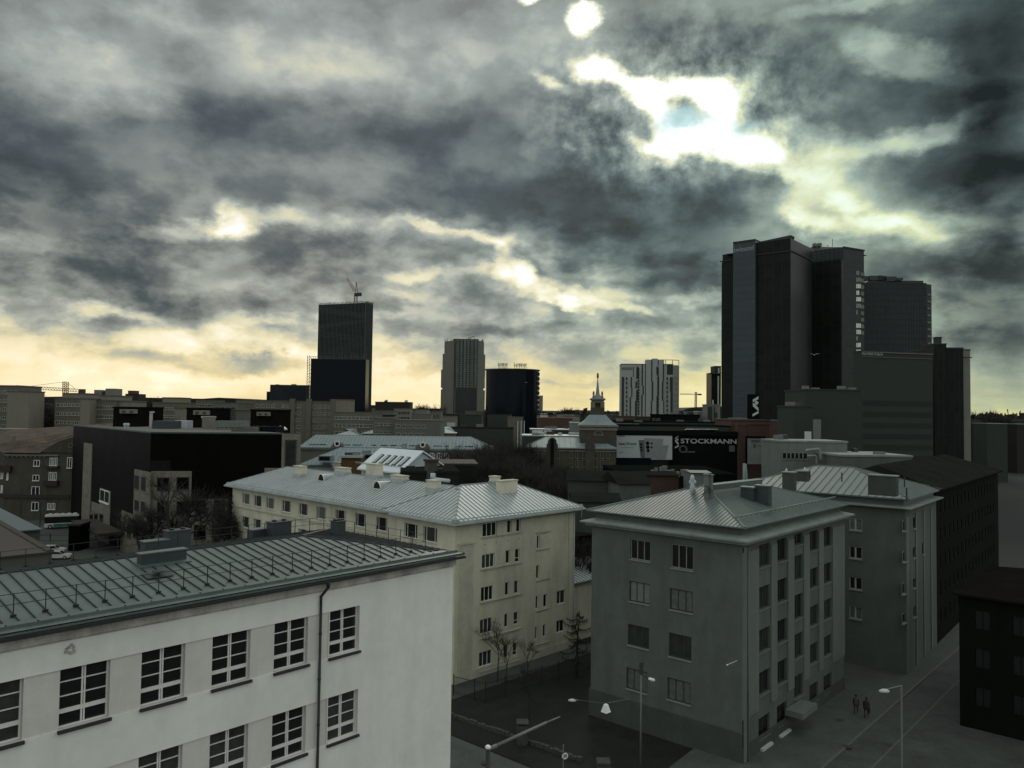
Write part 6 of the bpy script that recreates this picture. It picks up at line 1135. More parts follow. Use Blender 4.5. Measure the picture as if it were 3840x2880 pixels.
fwins(root, LF.shift(-.15), ll, 'glass_dark', 'frame_dark', .08, (), .05)
r = fr(LF, 1045, 1145, 1485, 1615, O1); fwins(root, LF.shift(-.14), [r], 'glass_dark', 'frame_white', .2, (.5,), .08, name='window_pair')
rr = [fr(RF_, *q) for q in [(1630,1760,1355,1490,O1),(1832,1965,1350,1478,O1),(1630,1755,1605,1745,O1),(1832,1955,1600,1740,O1),(90,205,340,480,O5),(280,402,342,468,O5),(75,205,600,750,O5),(265,392,598,742,O5)]]
fwins(root, RF_.shift(-.15), rr, 'black_cladding', 'frame_dark', .12, (), .05)
r = fr(RF_, 1018, 1138, 965, 1310, O4); fwins(root, RF_.shift(-.15), [r, fr(RF_, 832, 945, 1318, 1420, O4)], 'glass_dark', 'frame_dark', .2, (), .06, name='tall_window')
mb = MB(); r = fr(LF, 985, 1285, 290, 380, O2); LF.bx(mb, r[0], r[1], 3.2, 3.7, 0, 4.5); build(mb, 'entrance_canopy', 'dark_wood', root); 
r = fr(RF_, 1555, 1770, 1180, 1285, O1); mb = MB(); RF_.bx(mb, r[0], r[1], r[2], r[3], .02, .08); build(mb, 'dark_glass_panel', 'black_facade', root)
def ontop(px0, px1, py0, py1, zz_, dep, m_, nm, rt=root, lift=.12):
    a = G(px0, py1, ZT+lift); w = (px1-px0)/F*a.y; h = (py1-py0)/F*a.y; mb = MB(); mb.bx(a.x, a.x+w, a.y, a.y+dep, ZT+lift, ZT+lift+h); return build(mb, nm, m_, rt)
for (x0, x1, yt, yb, o_, m_) in [(1575,1815,768,850,O1,'clad_dark'),(1815,1940,765,845,O1,'white_metal'),(2095,2175,725,855,O1,'panel_blank'),(285,595,768,860,O4,'shed_white'),(460,715,832,880,O4,'panel_grey'),(160,240,725,790,O4,'panel_blank')]:
    a, b = K(x0, yt, *o_), K(x1, yb, *o_); ontop(a[0], b[0], a[1], b[1], 0, 3, m_, 'roof_plant')
mb = MB()
for i in range(7): x = 802+i*16; a = G(x, 1612, ZT+.5); mb.tube(a, a+Vector((0, 0, 1.5)), .18, n=6); mb.tube(a+Vector((-.4,0,.6)), a+Vector((.9,0,.6)), .12, n=5)
build(mb, 'roof_pipes', 'shed_white', root); mb = MB(); a = G(1051, 1613, ZT+.1); mb.lathe(a, [(1.5,0),(1.4,.3),(.9,.7),(.1,.9)], 14); build(mb, 'roof_dome', 'roof_pale', root, smooth=True)
for x in (469, 479): mb = MB(); a = G(x, 1604, ZT+.1); mb.lathe(a, [(.25,0),(.25,.5),(.4,.55),(.35,.9),(.1,1.)], 10); build(mb, 'roof_vent', 'white_metal', root)
mb = MB(); a = G(915, 1620, ZT); mb.bx(a.x-1.5, a.x+6, a.y, a.y+6, ZT, ZT+1.1); build(mb, 'roof_house', 'glass_navy', root)
blk('entrance_kiosk', 'tall black box kiosk beside the pale stone wall on the left', 258, 300, 1972, 146, 86, 4, 'black_cladding', 'dark_wood')
# ================================================================== OLD HOUSE
Yo = 186; P = Wx(20, 1692, Yo); root, f, u1, z = blk('old_tiled_house', 'old plastered house with worn tile roof and white window frames at the left edge', 20, 276, 1694, Yo, 91, 14, 'old_plaster', cap=False); OO = (0, 1550); OP = (0, 1800); s5 = 5.53
mb = MB(); a, b, c, d = f.at(f.hit(*K(850, 630, *OO, s5))[0], z), f.at(u1+5, z), f.at(u1+5, W(300, 1618, Yo).z), f.at(f.hit(*K(1250, 560, *OO, s5))[0], f.hit(*K(1250, 570, *OO, s5))[1]); mb.add([p+V3(f.n*.3, 0) for p in (a, b, c, d)]+[p-V3(f.n*8, 0) for p in (a, b, c, d)], [(0,1,2,3),(3,2,6,7),(0,3,7,4)]); build(mb, 'gable_wall', 'old_plaster', root)
mb = MB(); q = [f.at(-12, z+.1, .7), f.at(f.hit(*K(880, 640, *OO, s5))[0], z+.1, .7), f.at(f.hit(*K(880, 640, *OO, s5))[0]+16, z+7.5, -16), f.at(-12, z+4.6, -16)]; mb.add(q+[p-UPZ*.25 for p in q], [(0,1,2,3),(0,1,5,4),(1,2,6,5),(4,5,6,7)])
build(mb, 'roof', 'old_tile', root); mb = MB(); g_ = [f.hit(*K(x, y, *OO, s5)) for x, y in ((850, 615), (1030, 605), (1240, 530), (1520, 445))]
for p, q in zip(g_, g_[1:]): mb.tube(f.at(p[0], p[1], .5), f.at(q[0], q[1], .5), .17, n=5)
u0 = f.hit(*K(80, 760, *OO, s5))[0]; uE = f.hit(*K(880, 760, *OO, s5))[0]; f.bx(mb, u0, uE, z-.15, z+.1, 0, .75); f.bx(mb, u0+.3, f.hit(*K(1230, 780, *OO, s5))[0], z-.9, z-.55, 0, .4)
for i in range(9): f.bx(mb, u0+1+i*1.1, u0+1.4+i*1.1, z-1.2, z-.9, 0, .3)
build(mb, 'cornice', 'old_trim', root)
l = []
for (x0, x1, yt, yb, o_) in [(700,830,970,1095,OO),(680,818,1275,1395,OO),(655,825,1515,1690,OO),(655,805,455,630,OP),(1030,1105,920,1080,OO),(1120,1195,920,1080,OO),(1015,1090,1220,1385,OO),(1100,1180,1220,1385,OO),(985,1055,480,610,OP),(1075,1150,480,610,OP),(1395,1500,910,1135,OO),(20,70,1190,1350,OO),(20,60,1490,1640,OO),(140,180,1230,1380,OO)]: l.append(fr(f, x0, x1, yt, yb, o_, s5))
fwins(root, f, l, 'glass_dark', 'frame_white', .13, (.5,), .1)
mb = MB(); 
for x0, x1, yt, yb, o_ in ((0,260,1080,1210,OO),(960,1240,1090,1140,OO),(930,1230,1390,1500,OO),(0,1450,300,380,OP)): r = fr(f, x0, x1, yt, yb, o_, s5); f.bx(mb, r[0], r[1], r[2], r[3], 0, .9 if x1 < 1300 else .3)
build(mb, 'balcony', 'dark_wood', root); mb = MB(); q = f.hit(*K(1480, 665, *OO, s5))
for i in range(12): mb.tube(f.at(q[0]+math.cos(i*math.tau/12)*.5, q[1]+math.sin(i*math.tau/12)*.5, .38), f.at(q[0]+math.cos((i+1)*math.tau/12)*.5, q[1]+math.sin((i+1)*math.tau/12)*.5, .38), .1, n=4)
build(mb, 'round_window', 'old_trim', root); mb = MB(); q = f.hit(*K(160, 600, *OO, s5)); mb.box(f.at(q[0]-.5, q[1], -1), V3(f.d*1.1, 0), V3(-f.n*1, 0), UPZ*1.5); build(mb, 'chimney', 'old_trim', root)
root, f, u1, z = blk('grey_roof_house', 'long low roof with white ridge line behind the old tiled house', -80, 276, 1612, 205, 88, 8, 'flat_grey', 'old_trim')
# near brown roof
P1 = G(195, 2070, 9); d1, d2 = bear(-43), bear(227); pp = [Vector(P1[:2]), Vector(P1[:2])+d1*70, Vector(P1[:2])+d1*70+d2*40, Vector(P1[:2])+d2*40]; root = thing('brown_roof_building', 'low building with plain flat brown roof behind the school roof, far left', 'building', (P1.x, P1.y, 0))
mb = MB(); mb.prism([tuple(p) for p in pp], 0, 8.9); build(mb, 'wall', 'flat_grey', root); mb = MB(); cc_ = sum(pp, Vector((0, 0)))/4; mb.prism([tuple(p+(p-cc_)*.01) for p in pp], 8.9, 9.1); build(mb, 'roof', 'brown_roof', root); mb = MB()
mb.box(V3(pp[0]+bear(47)*.2, 8.9), V3(d1*70, 0), V3(d2*.8, 0), UPZ*.35); build(mb, 'roof_edge', 'dark_wood', root)
P2 = G(150, 1982, 6); mb = MB(); qq = [Vector(P2[:2]), Vector(P2[:2])+d1*40, Vector(P2[:2])+d1*40+d2*14, Vector(P2[:2])+d2*14]; root = thing('teal_roof_shed', 'low shed with faded teal-grey roof beyond the brown flat roof', 'building', (P2.x, P2.y, 0)); mb.prism([tuple(p) for p in qq], 0, 5.8); build(mb, 'wall', 'flat_grey', root); mb = MB(); cc_ = sum(qq, Vector((0, 0)))/4; mb.prism([tuple(p+(p-cc_)*.03) for p in qq], 5.8, 6.); build(mb, 'roof', 'roof_teal_seam', root)
# streets on the left
sheet('side_street', [G(-200, 2010), G(700, 2010), G(620, 2120), G(-200, 2120)], .02, 'paving'); sheet('main_road', [G(-300, 1950), G(400, 1940), G(420, 2008), G(-300, 2008)], .024, 'asphalt')
for y in (2003, 2030): a, b = G(150, y), G(262, y-2); mb = MB(); mb.box(V3(a, .03), V3((b-a).xy, 0), (0, .3, 0), UPZ*.1); struct(mb, 'kerb', 'kerb')
# ================================================================== VEHICLES
def place(mb, loc, brg):
    d = bear(brg); s_ = Vector((d.y, -d.x)); mb.v = [tuple(Vector((loc[0], loc[1], loc[2]))+V3(d*v[0]+s_*v[1], v[2])) for v in mb.v]; return mb
def profile(mb, pts, w, mi=0, taper=0.):
    k = len(pts); zm = max(p[1] for p in pts); v = []
    for sgn in (-1, 1):
        for x, z in pts: v.append((x, sgn*(w/2-taper*max(0, z-.8)), z))
    mb.add(v, [tuple(range(k))[::-1], tuple(range(k, 2*k))]+[(i, (i+1) % k, k+(i+1) % k, k+i) for i in range(k)], mi)
def car(px, py, brg, label, zg=.03, grp=None, mt='car_white', sc_=1.):
    p = G(px, py, zg); o = thing('parked_car', label, 'car', p, grp); q = lambda pts: [(a*sc_, b*sc_) for a, b in pts]
    mb = MB(); profile(mb, q([(-2.1,.3),(2.1,.3),(2.15,.6),(2.0,.82),(1.0,.95),(.45,1.4),(-1.1,1.45),(-1.9,1.0),(-2.12,.8)]), 1.75*sc_, taper=.18); build(place(mb, p, brg), 'body', mt, o)
    mb = MB(); profile(mb, q([(.92,.97),(.42,1.36),(-1.05,1.4),(-1.7,1.0)]), 1.79*sc_, taper=.2); build(place(mb, p, brg), 'side_windows', 'glass_dark', o)
    mb = MB(); mb.add([(1.03,-.7,.97),(1.03,.7,.97),(.5,.6,1.39),(.5,-.6,1.39)], [(0,1,2,3)]); mb.v = [tuple(c*sc_+.01 for c in v) for v in mb.v]; build(place(mb, p, brg), 'windscreen', 'glass_dark', o)
    for x in (-1.35, 1.35):
        for y in (-.82, .82): mb = MB(); mb.tube((x*sc_, y-.1, .32), (x*sc_, y+.1, .32), .32, n=14); w = build(place(mb, p, brg), 'wheel', 'tyre', o); mb = MB(); mb.tube((x*sc_, y-.11, .32), (x*sc_, y+.11, .32), .17, n=10); build(place(mb, p, brg), 'rim', 'white_metal', w)
    for y in (-.6, .6): mb = MB(); mb.bx(2.02*sc_, 2.16*sc_, y-.15, y+.15, .6, .72); build(place(mb, p, brg), 'headlight', 'lamp_white', o)
    return o
car(215, 2096, 74, 'white car parked nearest to the school roof railing, left', grp='white cars parked on the left'); car(196, 2074, 74, 'white car half hidden behind the nearest white one', grp='white cars parked on the left')
car(55, 1942, 80, 'white car on the road in front of the old tiled house', grp='white cars parked on the left', sc_=1.1)
car(110, 1940, 84, 'second white car on the road, just left of the bus', grp='white cars parked on the left')
p = G(166, 1985, .03); bb_ = 245; o = thing('city_bus', 'city bus with white roof, black windows and teal side, on the road left', 'bus', p); Lb_ = 6.6
mb = MB(); mb.bx(-Lb_, 0, 0, 2.5, .35, 1.25); mb.bx(-Lb_, 0, .04, 2.46, 2.65, 3.0); build(place(mb, p, bb_), 'body', 'bus_white', o)
mb = MB(); mb.bx(-Lb_+.05, .02, .03, 2.47, 1.25, 2.65); build(place(mb, p, bb_), 'window_band', 'glass_dark', o); mb = MB(); mb.bx(-Lb_-.02, -1.7, -.02, 2.52, .4, 1.12); build(place(mb, p, bb_), 'side_panel', 'bus_teal', o)
mb = MB(); 
for k in range(5): mb.bx(-Lb_+.5+k*1.2, -Lb_+1.2+k*1.2, .5, 2.0, 3.0, 3.2)
build(place(mb, p, bb_), 'roof_unit', 'bus_white', o)
for x in (-1.1, -Lb_+1.2):
    for y in (.1, 2.4): mb = MB(); mb.tube((x, y-.14, .48), (x, y+.14, .48), .48, n=14); w = build(place(mb, p, bb_), 'wheel', 'tyre', o); mb = MB(); mb.tube((x, y-.15, .48), (x, y+.15, .48), .25, n=10); build(place(mb, p, bb_), 'rim', 'white_metal', w)
for y in (.35, 2.15): mb = MB(); mb.bx(-.01, .06, y-.2, y+.2, .65, .85); build(place(mb, p, bb_), 'headlight', 'lamp_white', o)
# ================================================================== TREES
def bare_tree(seed, h, lv=5, trunk=.28, spread=.62, r0=.16, twigs=4, tw=.5, upb=.25, dens=3):
    r = random.Random(seed); T, C = MB(), MB(); 
    def grow(p, d, ln, rad, l):
        q = p+d*ln; n = 6 if l < 2 else 4 if l < 3 else 3; (T if l == 0 else C).tube(p, q, rad, rad*.68, n=n)
        if l >= lv:
            for _ in range(twigs): dd = (d+Vector((r.gauss(0,1), r.gauss(0,1), r.gauss(.2,.8)))*.55).normalized(); s_ = p+d*ln*r.uniform(.2, 1); C.tube(s_, s_+dd*tw*r.uniform(.6, 1.5), max(rad*.5, .012), .006, n=3)
            return
        for i in range(dens+(1 if l < 2 else 0)):
            dd = (d+Vector((r.gauss(0,1), r.gauss(0,1), r.gauss(0,.6)))*spread+Vector((0,0,upb))).normalized(); grow(p+d*ln*(r.uniform(.55, 1) if i else 1), dd, ln*r.uniform(.55, .85)*(.9 if l else .75), rad*r.uniform(.5, .68), l+1)
    grow(Vector((0,0,0)), Vector((r.gauss(0,.04), r.gauss(0,.04), 1)).normalized(), h*trunk, r0, 0); return T, C
TR = {}
def tree(kind, loc, label, group=None, name='bare_tree', s=1., rot=0., cat='tree', **kw):
    if kind not in TR:
        T, C = bare_tree(kind, 10., **kw); zm = max(v[2] for v in C.v); T.v = [tuple(c*10/zm for c in v) for v in T.v]; C.v = [tuple(c*10/zm for c in v) for v in C.v]; TR[kind] = (mesh_only(T, 'trunk', 'bark'), mesh_only(C, 'crown', 'twig'))
    o = thing(name, label, cat, loc, group); o.scale = (s, s, s); o.rotation_euler = (0, 0, rot)
    for me, nm in zip(TR[kind], ('trunk', 'crown')): c = bpy.data.objects.new(nm, me); COL.objects.link(c); c.parent = o
    return o
def treeat(px, pyb, Y, kind, hm, label, **kw): p = W(px, 1800, Y); p.z = 0; return tree(kind, p, label, s=hm/10., rot=random.uniform(0, 6), **kw)
random.seed(5)
treeat(668, 0, 112, 1, 18.5, 'spreading bare tree in front of the black building corner', r0=.2, spread=.8, lv=4, twigs=5, tw=.8)
treeat(560, 0, 114, 2, 13.5, 'smaller bare tree left of the spreading one before the black building'); treeat(785, 0, 110, 3, 15.5, 'bare tree before the right part of the black building')
mass = [(1745,150,19),(1775,138,18),(1800,165,20),(1830,145,19),(1860,128,17),(1880,170,21),(1905,150,19),(1935,140,19),(1965,165,20),(1985,128,17),(2010,150,18),(2040,135,17),(2075,155,18),(2105,130,16),(2135,150,17),(2150,120,15),(1925,118,15),(1840,118,14),(2080,116,14),(1720,160,18),(1760,175,20.5),(1815,180,21.5),(1850,190,22),(1945,185,21.5),(1700,140,15),(1890,112,14),(2120,145,16),(2050,120,14.5)]
words = ['at the left end of the dark tree group', 'near the pale hipped wing end', 'in the middle of the dark tree group', 'under the curved gable', 'at the right end of the dark tree group']
for i, (x, Y, hm) in enumerate(sorted(mass)): treeat(x, 0, Y, [11, 12, 13][i % 3], hm, f'{ORD[i]} dense bare tree from the left in the dark group behind the cream building', group='dense bare trees behind the cream building', lv=5, dens=4, twigs=6, tw=.9, r0=.22, spread=.85)
treeat(2168, 0, 96, 21, 13., 'slim bare tree in the gap just right of the cream building', trunk=.4, r0=.13, spread=.5); treeat(2196, 0, 100, 22, 12., 'forked slim bare tree beside the grey building edge', trunk=.35, r0=.12, spread=.5)
for i, (x, y, Y) in enumerate([(1125,1640,225),(1160,1640,228),(1190,1638,226),(1218,1640,224)]): treeat(x, 0, Y, 3, 12.5, f'{ORD[i]} pale leafless shrub tree from the left under the long panel block', group='leafless shrub trees under the long panel block')
for i, (x, Y, hm, lb) in enumerate([(1470,250,17,'bare tree top rising between the pink brick row houses'),(1600,250,17.5,'bare tree before the right pink brick row house'),(1325,215,14,'bare tree left of the round window gable'),(1960,235,16,'pale bare tree top left of the flat roof vents')]): treeat(x, 0, Y, [2, 1, 3][i % 3], hm, lb)
for i, (x, yt, Y) in enumerate([(125,1478,330),(150,1474,340),(178,1478,345),(545,1487,420),(575,1484,430),(610,1484,440),(640,1488,430),(690,1490,450),(1555,1512,560),(1595,1507,560),(1618,1506,570),(2105,1523,600),(2140,1521,600),(2275,1535,600),(2575,1528,500),(2640,1520,520),(3655,1530,420),(3690,1534,420),(3730,1533,430),(3765,1536,430)]):
    z = W(x, yt, Y).z; treeat(x, 0, Y, [2, 1, 3][i % 3], z, f'{ORD[i]} small bare tree from the left along the skyline', group='bare skyline trees')
# larch by the cream building
p = G(2163, 2545); T, C = MB(), MB(); hL = 6.9; T.tube(p, p+UPZ*hL*.5, .13, .09); T.tube(p+UPZ*hL*.5, p+Vector((.25, 0, hL)), .09, .03); r = random.Random(4)
for k in range(20):
    h_ = .28+.72*k/20+r.uniform(-.02, .02); a = k*2.4+r.uniform(-.4, .4); ln = 2.9*(1-h_)**.5*r.uniform(.6, 1.1)+.35; q = p+UPZ*hL*h_; v = Vector((math.cos(a), math.sin(a), 0)); pts_ = [q+v*ln*t+UPZ*(-.55*ln*.35*math.sin(t*math.pi*.8)+.45*t*t*ln*.35) for t in (0, .25, .5, .75, 1)]
    for i, (s_, t_) in enumerate(zip(pts_, pts_[1:])):
        C.tube(s_, t_, .06-.01*i, .05-.009*i, n=4)
        for _ in range(12): m_ = s_.lerp(t_, r.random()); C.tube(m_, m_+Vector((r.gauss(0,.14), r.gauss(0,.14), -r.uniform(.15,.55))), .016, .007, n=3)
o = thing('bare_larch', 'leafless larch with drooping branches in front of the cream building base', 'tree', p); build(T, 'trunk', 'bark', o); build(C, 'crown', 'twig', o)
for i, (x, y, hm, lb) in enumerate([(1866,2560,6.5,'thin bare sapling before the cream wall, behind the picket fence'),(1900,2560,5.,'shorter thin sapling right of the first one by the fence'),(1984,2700,5.5,'pale birch sapling in the dark yard'),(1978,2535,4.,'thin shrub by the foot of the cream wall')]):
    p = G(x, y); tree(31+i % 2, p, lb, name='sapling', s=hm/10, rot=i, lv=4, trunk=.35, r0=.07, spread=.4, twigs=3)
# far wood and hills
def ridge(name, Y, pts, m_, dep=500):
    mb = MB(); top = [W(x, y, Y) for x, y in pts]; k = len(top); mb.add([V3(p, -1) for p in top]+top+[p+Vector((0, dep, 0)) for p in top]+[V3(p, -1)+Vector((0, dep*1.3, 0)) for p in top], [(i, i+1, k+i+1, k+i) for i in range(k-1)]+[(k+i, k+i+1, 2*k+i+1, 2*k+i) for i in range(k-1)]+[(2*k+i, 2*k+i+1, 3*k+i+1, 3*k+i) for i in range(k-1)]); return struct(mb, name, m_)
ridge('hill', 1500, [(-400,1492),(0,1490),(300,1486),(500,1490),(760,1495),(820,1491),(960,1497),(1150,1507),(1420,1520)], 'hill_dark'); ridge('hill', 1900, [(1300,1528),(1700,1533),(2050,1541),(2300,1542),(2560,1540),(2580,1531),(2620,1527),(2700,1524),(2900,1540),(3500,1562),(4200,1570)], 'hill_dark')
rw = random.Random(9); mb = MB()
for k in range(5200):
    x = rw.uniform(-60, 3900); Y = rw.uniform(640, 1050); hor = 1548+(x-1920)*.0131; dz = rw.gauss(0, 5); c = W(x, hor+6-abs(rw.gauss(0, 6))+(-16 if x < 1000 else 0)*rw.random()+(-20 if x > 3600 else 0)*rw.random(), Y); s_ = rw.uniform(1., 3.6)
    mb.add([c+Vector((rw.uniform(-s_, s_), rw.uniform(-s_, s_), rw.uniform(-s_, s_))) for _ in range(3)]+[c+Vector((0, 0, -9))], [(0,1,2),(0,1,3),(1,2,3)])
o = build(mb, 'distant_wood', 'hill_dark', recalc=False); o['kind'] = 'stuff'; o['label'] = 'ragged dark mass of far trees along the horizon'; o['category'] = 'wood'
# ================================================================== STREET LAMPS, SIGN, POLES
def lampshade(c, o, k=1.): mb = MB(); mb.lathe(c, [(.30*k,-.25),(.27*k,-.2),(.14*k,.22),(.08*k,.26),(.02,.3)], 4 if k < 1.2 else 12); build(mb, 'lamp_shade', 'lamp_white', o)
pT = G(1830, 2802, 8.); aE = G(2100, 2688, 8.7); aM = G(2050, 2709, 8.6)
o = thing('street_lamp', 'thick dark lamp post with a long pale arm reaching over the yard, bottom centre', 'street lamp', V3(pT, 0)); mb = MB(); mb.tube(V3(pT, 0), pT, .16, .12, n=10); build(mb, 'post', 'frame_dark', o, smooth=True); mb = MB(); mb.lathe(pT, [(.16,-.05),(.17,.03),(.1,.1)], 12); build(mb, 'post_cap', 'lamp_white', o); mb = MB(); mb.tube(pT-UPZ*.12+(aM-pT)*.04, aM, .10, .08, n=8); mb.tube(aM, aE, .06, .04, n=6); mb.tube(pT-UPZ*.12, pT-UPZ*.12+(aM-pT)*.14, .12, n=8); build(mb, 'arm', 'pole_grey', o, smooth=True)
pP = G(2402, 2868); pt = 8.6; hd = W(2440, 2547, pP.y-1.0); o = thing('street_lamp', 'thin pole with small white lamp head in front of the grey building facade', 'street lamp', pP); mb = MB(); top = V3(pP, hd.z+.75); mb.tube(pP, top, .08, .06, n=8); build(mb, 'post', 'pole_grey', o, smooth=True); mb = MB(); mb.tube(top-UPZ*.7, hd, .04, n=6); mb.bx(top.x-.14, top.x+.14, top.y-.1, top.y+.1, top.z-.7, top.z+.2); build(mb, 'bracket', 'frame_dark', o)
mb = MB(); dv = Vector((.38, -.1, -.1)); mb.tube(hd-dv*.4, hd+dv*.5, .10, .14, n=8); mb.lathe(hd+dv*.5, [(.05,-.1),(.14,-.03),(.12,.08),(.03,.12)], 10); build(mb, 'lamp_head', 'lamp_white', o, smooth=True)
wire = []; c1 = G(2272, 2655, 7.5); o = thing('hanging_street_lamp', 'white trapezoid lamp hanging on a wire before the grey building', 'street lamp', c1); lampshade(c1, o, 1.15); mb = MB(); an = W(2362, 2620, 62); mb.tube(c1+UPZ*.3, an, .018, n=4)
for k in range(6): q = (c1+UPZ*.3).lerp(an, (k+1)/7); mb.lathe(q, [(.03,-.04),(.05,0),(.03,.04)], 6)
build(mb, 'wire', 'pole_grey', o)
c2 = G(2146, 2626, 7.6); o = thing('hanging_street_lamp', 'flat oval grey lamp hanging over the dark yard', 'street lamp', c2); mb = MB(); mb.lathe(c2, [(.1,-.08),(.27,-.05),(.28,.02),(.1,.09)], 14, sx=1., sy=.5); build(mb, 'lamp_shade', 'letter_white', o, smooth=True); mb = MB(); mb.tube(c2+Vector((.2,0,.05)), c2+Vector((.42,.0,.0)), .03, n=5); mb.tube(c2+UPZ*.07, c1+UPZ*.3, .01, n=4); build(mb, 'wire', 'pole_grey', o)
c3_ = G(3316, 2592, 8.); o = thing('street_lamp', 'white oval lamp head over the street at the right, above two walking people', 'street lamp', V3(c3_+Vector((1.5, .6, 0)), 0)); mb = MB(); mb.lathe(c3_, [(.1,-.1),(.36,-.06),(.38,.04),(.2,.14),(.02,.17)], 14, sx=1., sy=.5); build(mb, 'lamp_shade', 'letter_white', o, smooth=True); mb = MB(); b = V3(c3_+Vector((1.5, .6, 0)), 0); mb.tube(b, V3(b, 8.2), .07, n=8); mb.tube(V3(b, 8.2), c3_+UPZ*.1, .04, n=6); build(mb, 'post', 'pole_grey', o)
ps = G(2119, 2835, 2.6); o = thing('speed_sign', 'round white road sign reading 30 on a thin pole, bottom centre', 'sign', V3(ps, 0)); mb = MB(); mb.tube(V3(ps, 0)+Vector((-.12,.08,0)), V3(ps, 3.35)+Vector((-.12,.08,0)), .045, n=8); build(mb, 'post', 'pole_grey', o)
nv = Vector((-ps.x*.0+.35, -1, .0)).normalized(); rt = Vector((-nv.y, nv.x, 0)); rt = rt if rt.x > 0 else -rt
def disc(c, r, n, th, nn): mb = MB(); v = [c+rt*math.cos(i*math.tau/n)*r+UPZ*math.sin(i*math.tau/n)*r for i in range(n)]; mb.add(v+[q-nn*th for q in v], [tuple(range(n)), tuple(range(n, 2*n))]+[(i, (i+1) % n, n+(i+1) % n, n+i) for i in range(n)]); return mb
build(disc(ps, .30, 24, .03, nv), 'sign_rim', 'brick_brown', o); build(disc(ps+nv*.006, .235, 24, .02, nv), 'sign_face', 'lamp_white', o); t = text_mb('30', rt, UPZ, ps+nv*.02-rt*.15-UPZ*.12, .30, .25, .01, nv, .02); build(t, 'numerals', 'rail_black', o)
for i, x in enumerate((1942, 1954.5, 1966)): a, b = W(x, 1640, 262), W(x, 1578, 262); mb = MB(); mb.tube(V3(a, 0), b, .12, .07, n=6); solo(mb, 'flagpole', 'lamp_white', f"white flagpole before the round glass tower, {['left', 'middle', 'right'][i]} of three", 'pole', 'flagpoles before the round tower')
for i, (px, py, h_) in enumerate([(148,2018,7),(188,2030,1.2),(76,1990,9)]): p = G(px, py); mb = MB(); mb.tube(p, p+UPZ*h_, .09, n=6); mb.lathe(p+UPZ*h_, [(.09,0),(.16,.1),(.1,.3)], 8); solo(mb, 'road_post', 'frame_dark', ['dark pole on the street in front of the bus', 'short dark bollard by the kerb, left', 'tall dark pole beside the road, far left'][i], 'pole')
gb_ = bpy.data.objects['grey_apartment_building']
for (x0, x1, yt, yb) in ((2847,2885,2790,2816),(2916,2953,2740,2766)):
    a, b = GA.hit(x0, yb), GA.hit(x1, yt); mb = MB(); mb.box(GA.at(a[0], a[1], .1), V3(GA.d*(b[0]-a[0]), (b[1]-a[1])*.15), V3(GA.n*.25, 0), UPZ*.22); build(mb, 'lit_canopy_edge', 'letter_white', gb_)
mb = MB(); a, b = GA.hit(2940, 2681), GA.hit(2997, 2660); GA.bx(mb, a[0], b[0], a[1], a[1]+.5, .1, 1.6); build(mb, 'door_canopy', 'grey_pier', gb_)
# ================================================================== PEOPLE AND BIRDS
def skin_mesh(verts, edges, radii, name, m_, sub=1, rootv=0):
    me = bpy.data.meshes.new(name); me.from_pydata(verts, edges, []); ob = bpy.data.objects.new(name, me); COL.objects.link(ob); md = ob.modifiers.new('s', 'SKIN'); sl2 = me.skin_vertices[0].data if me.skin_vertices else None
    if sl2 is None:
        bm = bmesh.new(); bm.from_mesh(me); bm.verts.layers.skin.verify(); bm.to_mesh(me); bm.free(); sl2 = me.skin_vertices[0].data
    for i, r_ in enumerate(radii): sl2[i].radius = (r_, r_) if not hasattr(r_, '__len__') else r_; sl2[i].use_root = i == rootv
    md2 = ob.modifiers.new('u', 'SUBSURF'); md2.levels = sub; md2.render_levels = sub; dg = bpy.context.evaluated_depsgraph_get(); out = bpy.data.meshes.new_from_object(ob.evaluated_get(dg)); bpy.data.objects.remove(ob); mb = MB(); mb.v = [tuple(v.co) for v in out.vertices]; mb.f = [tuple(p.vertices) for p in out.polygons]; mb.m = [0]*len(mb.f); return mb
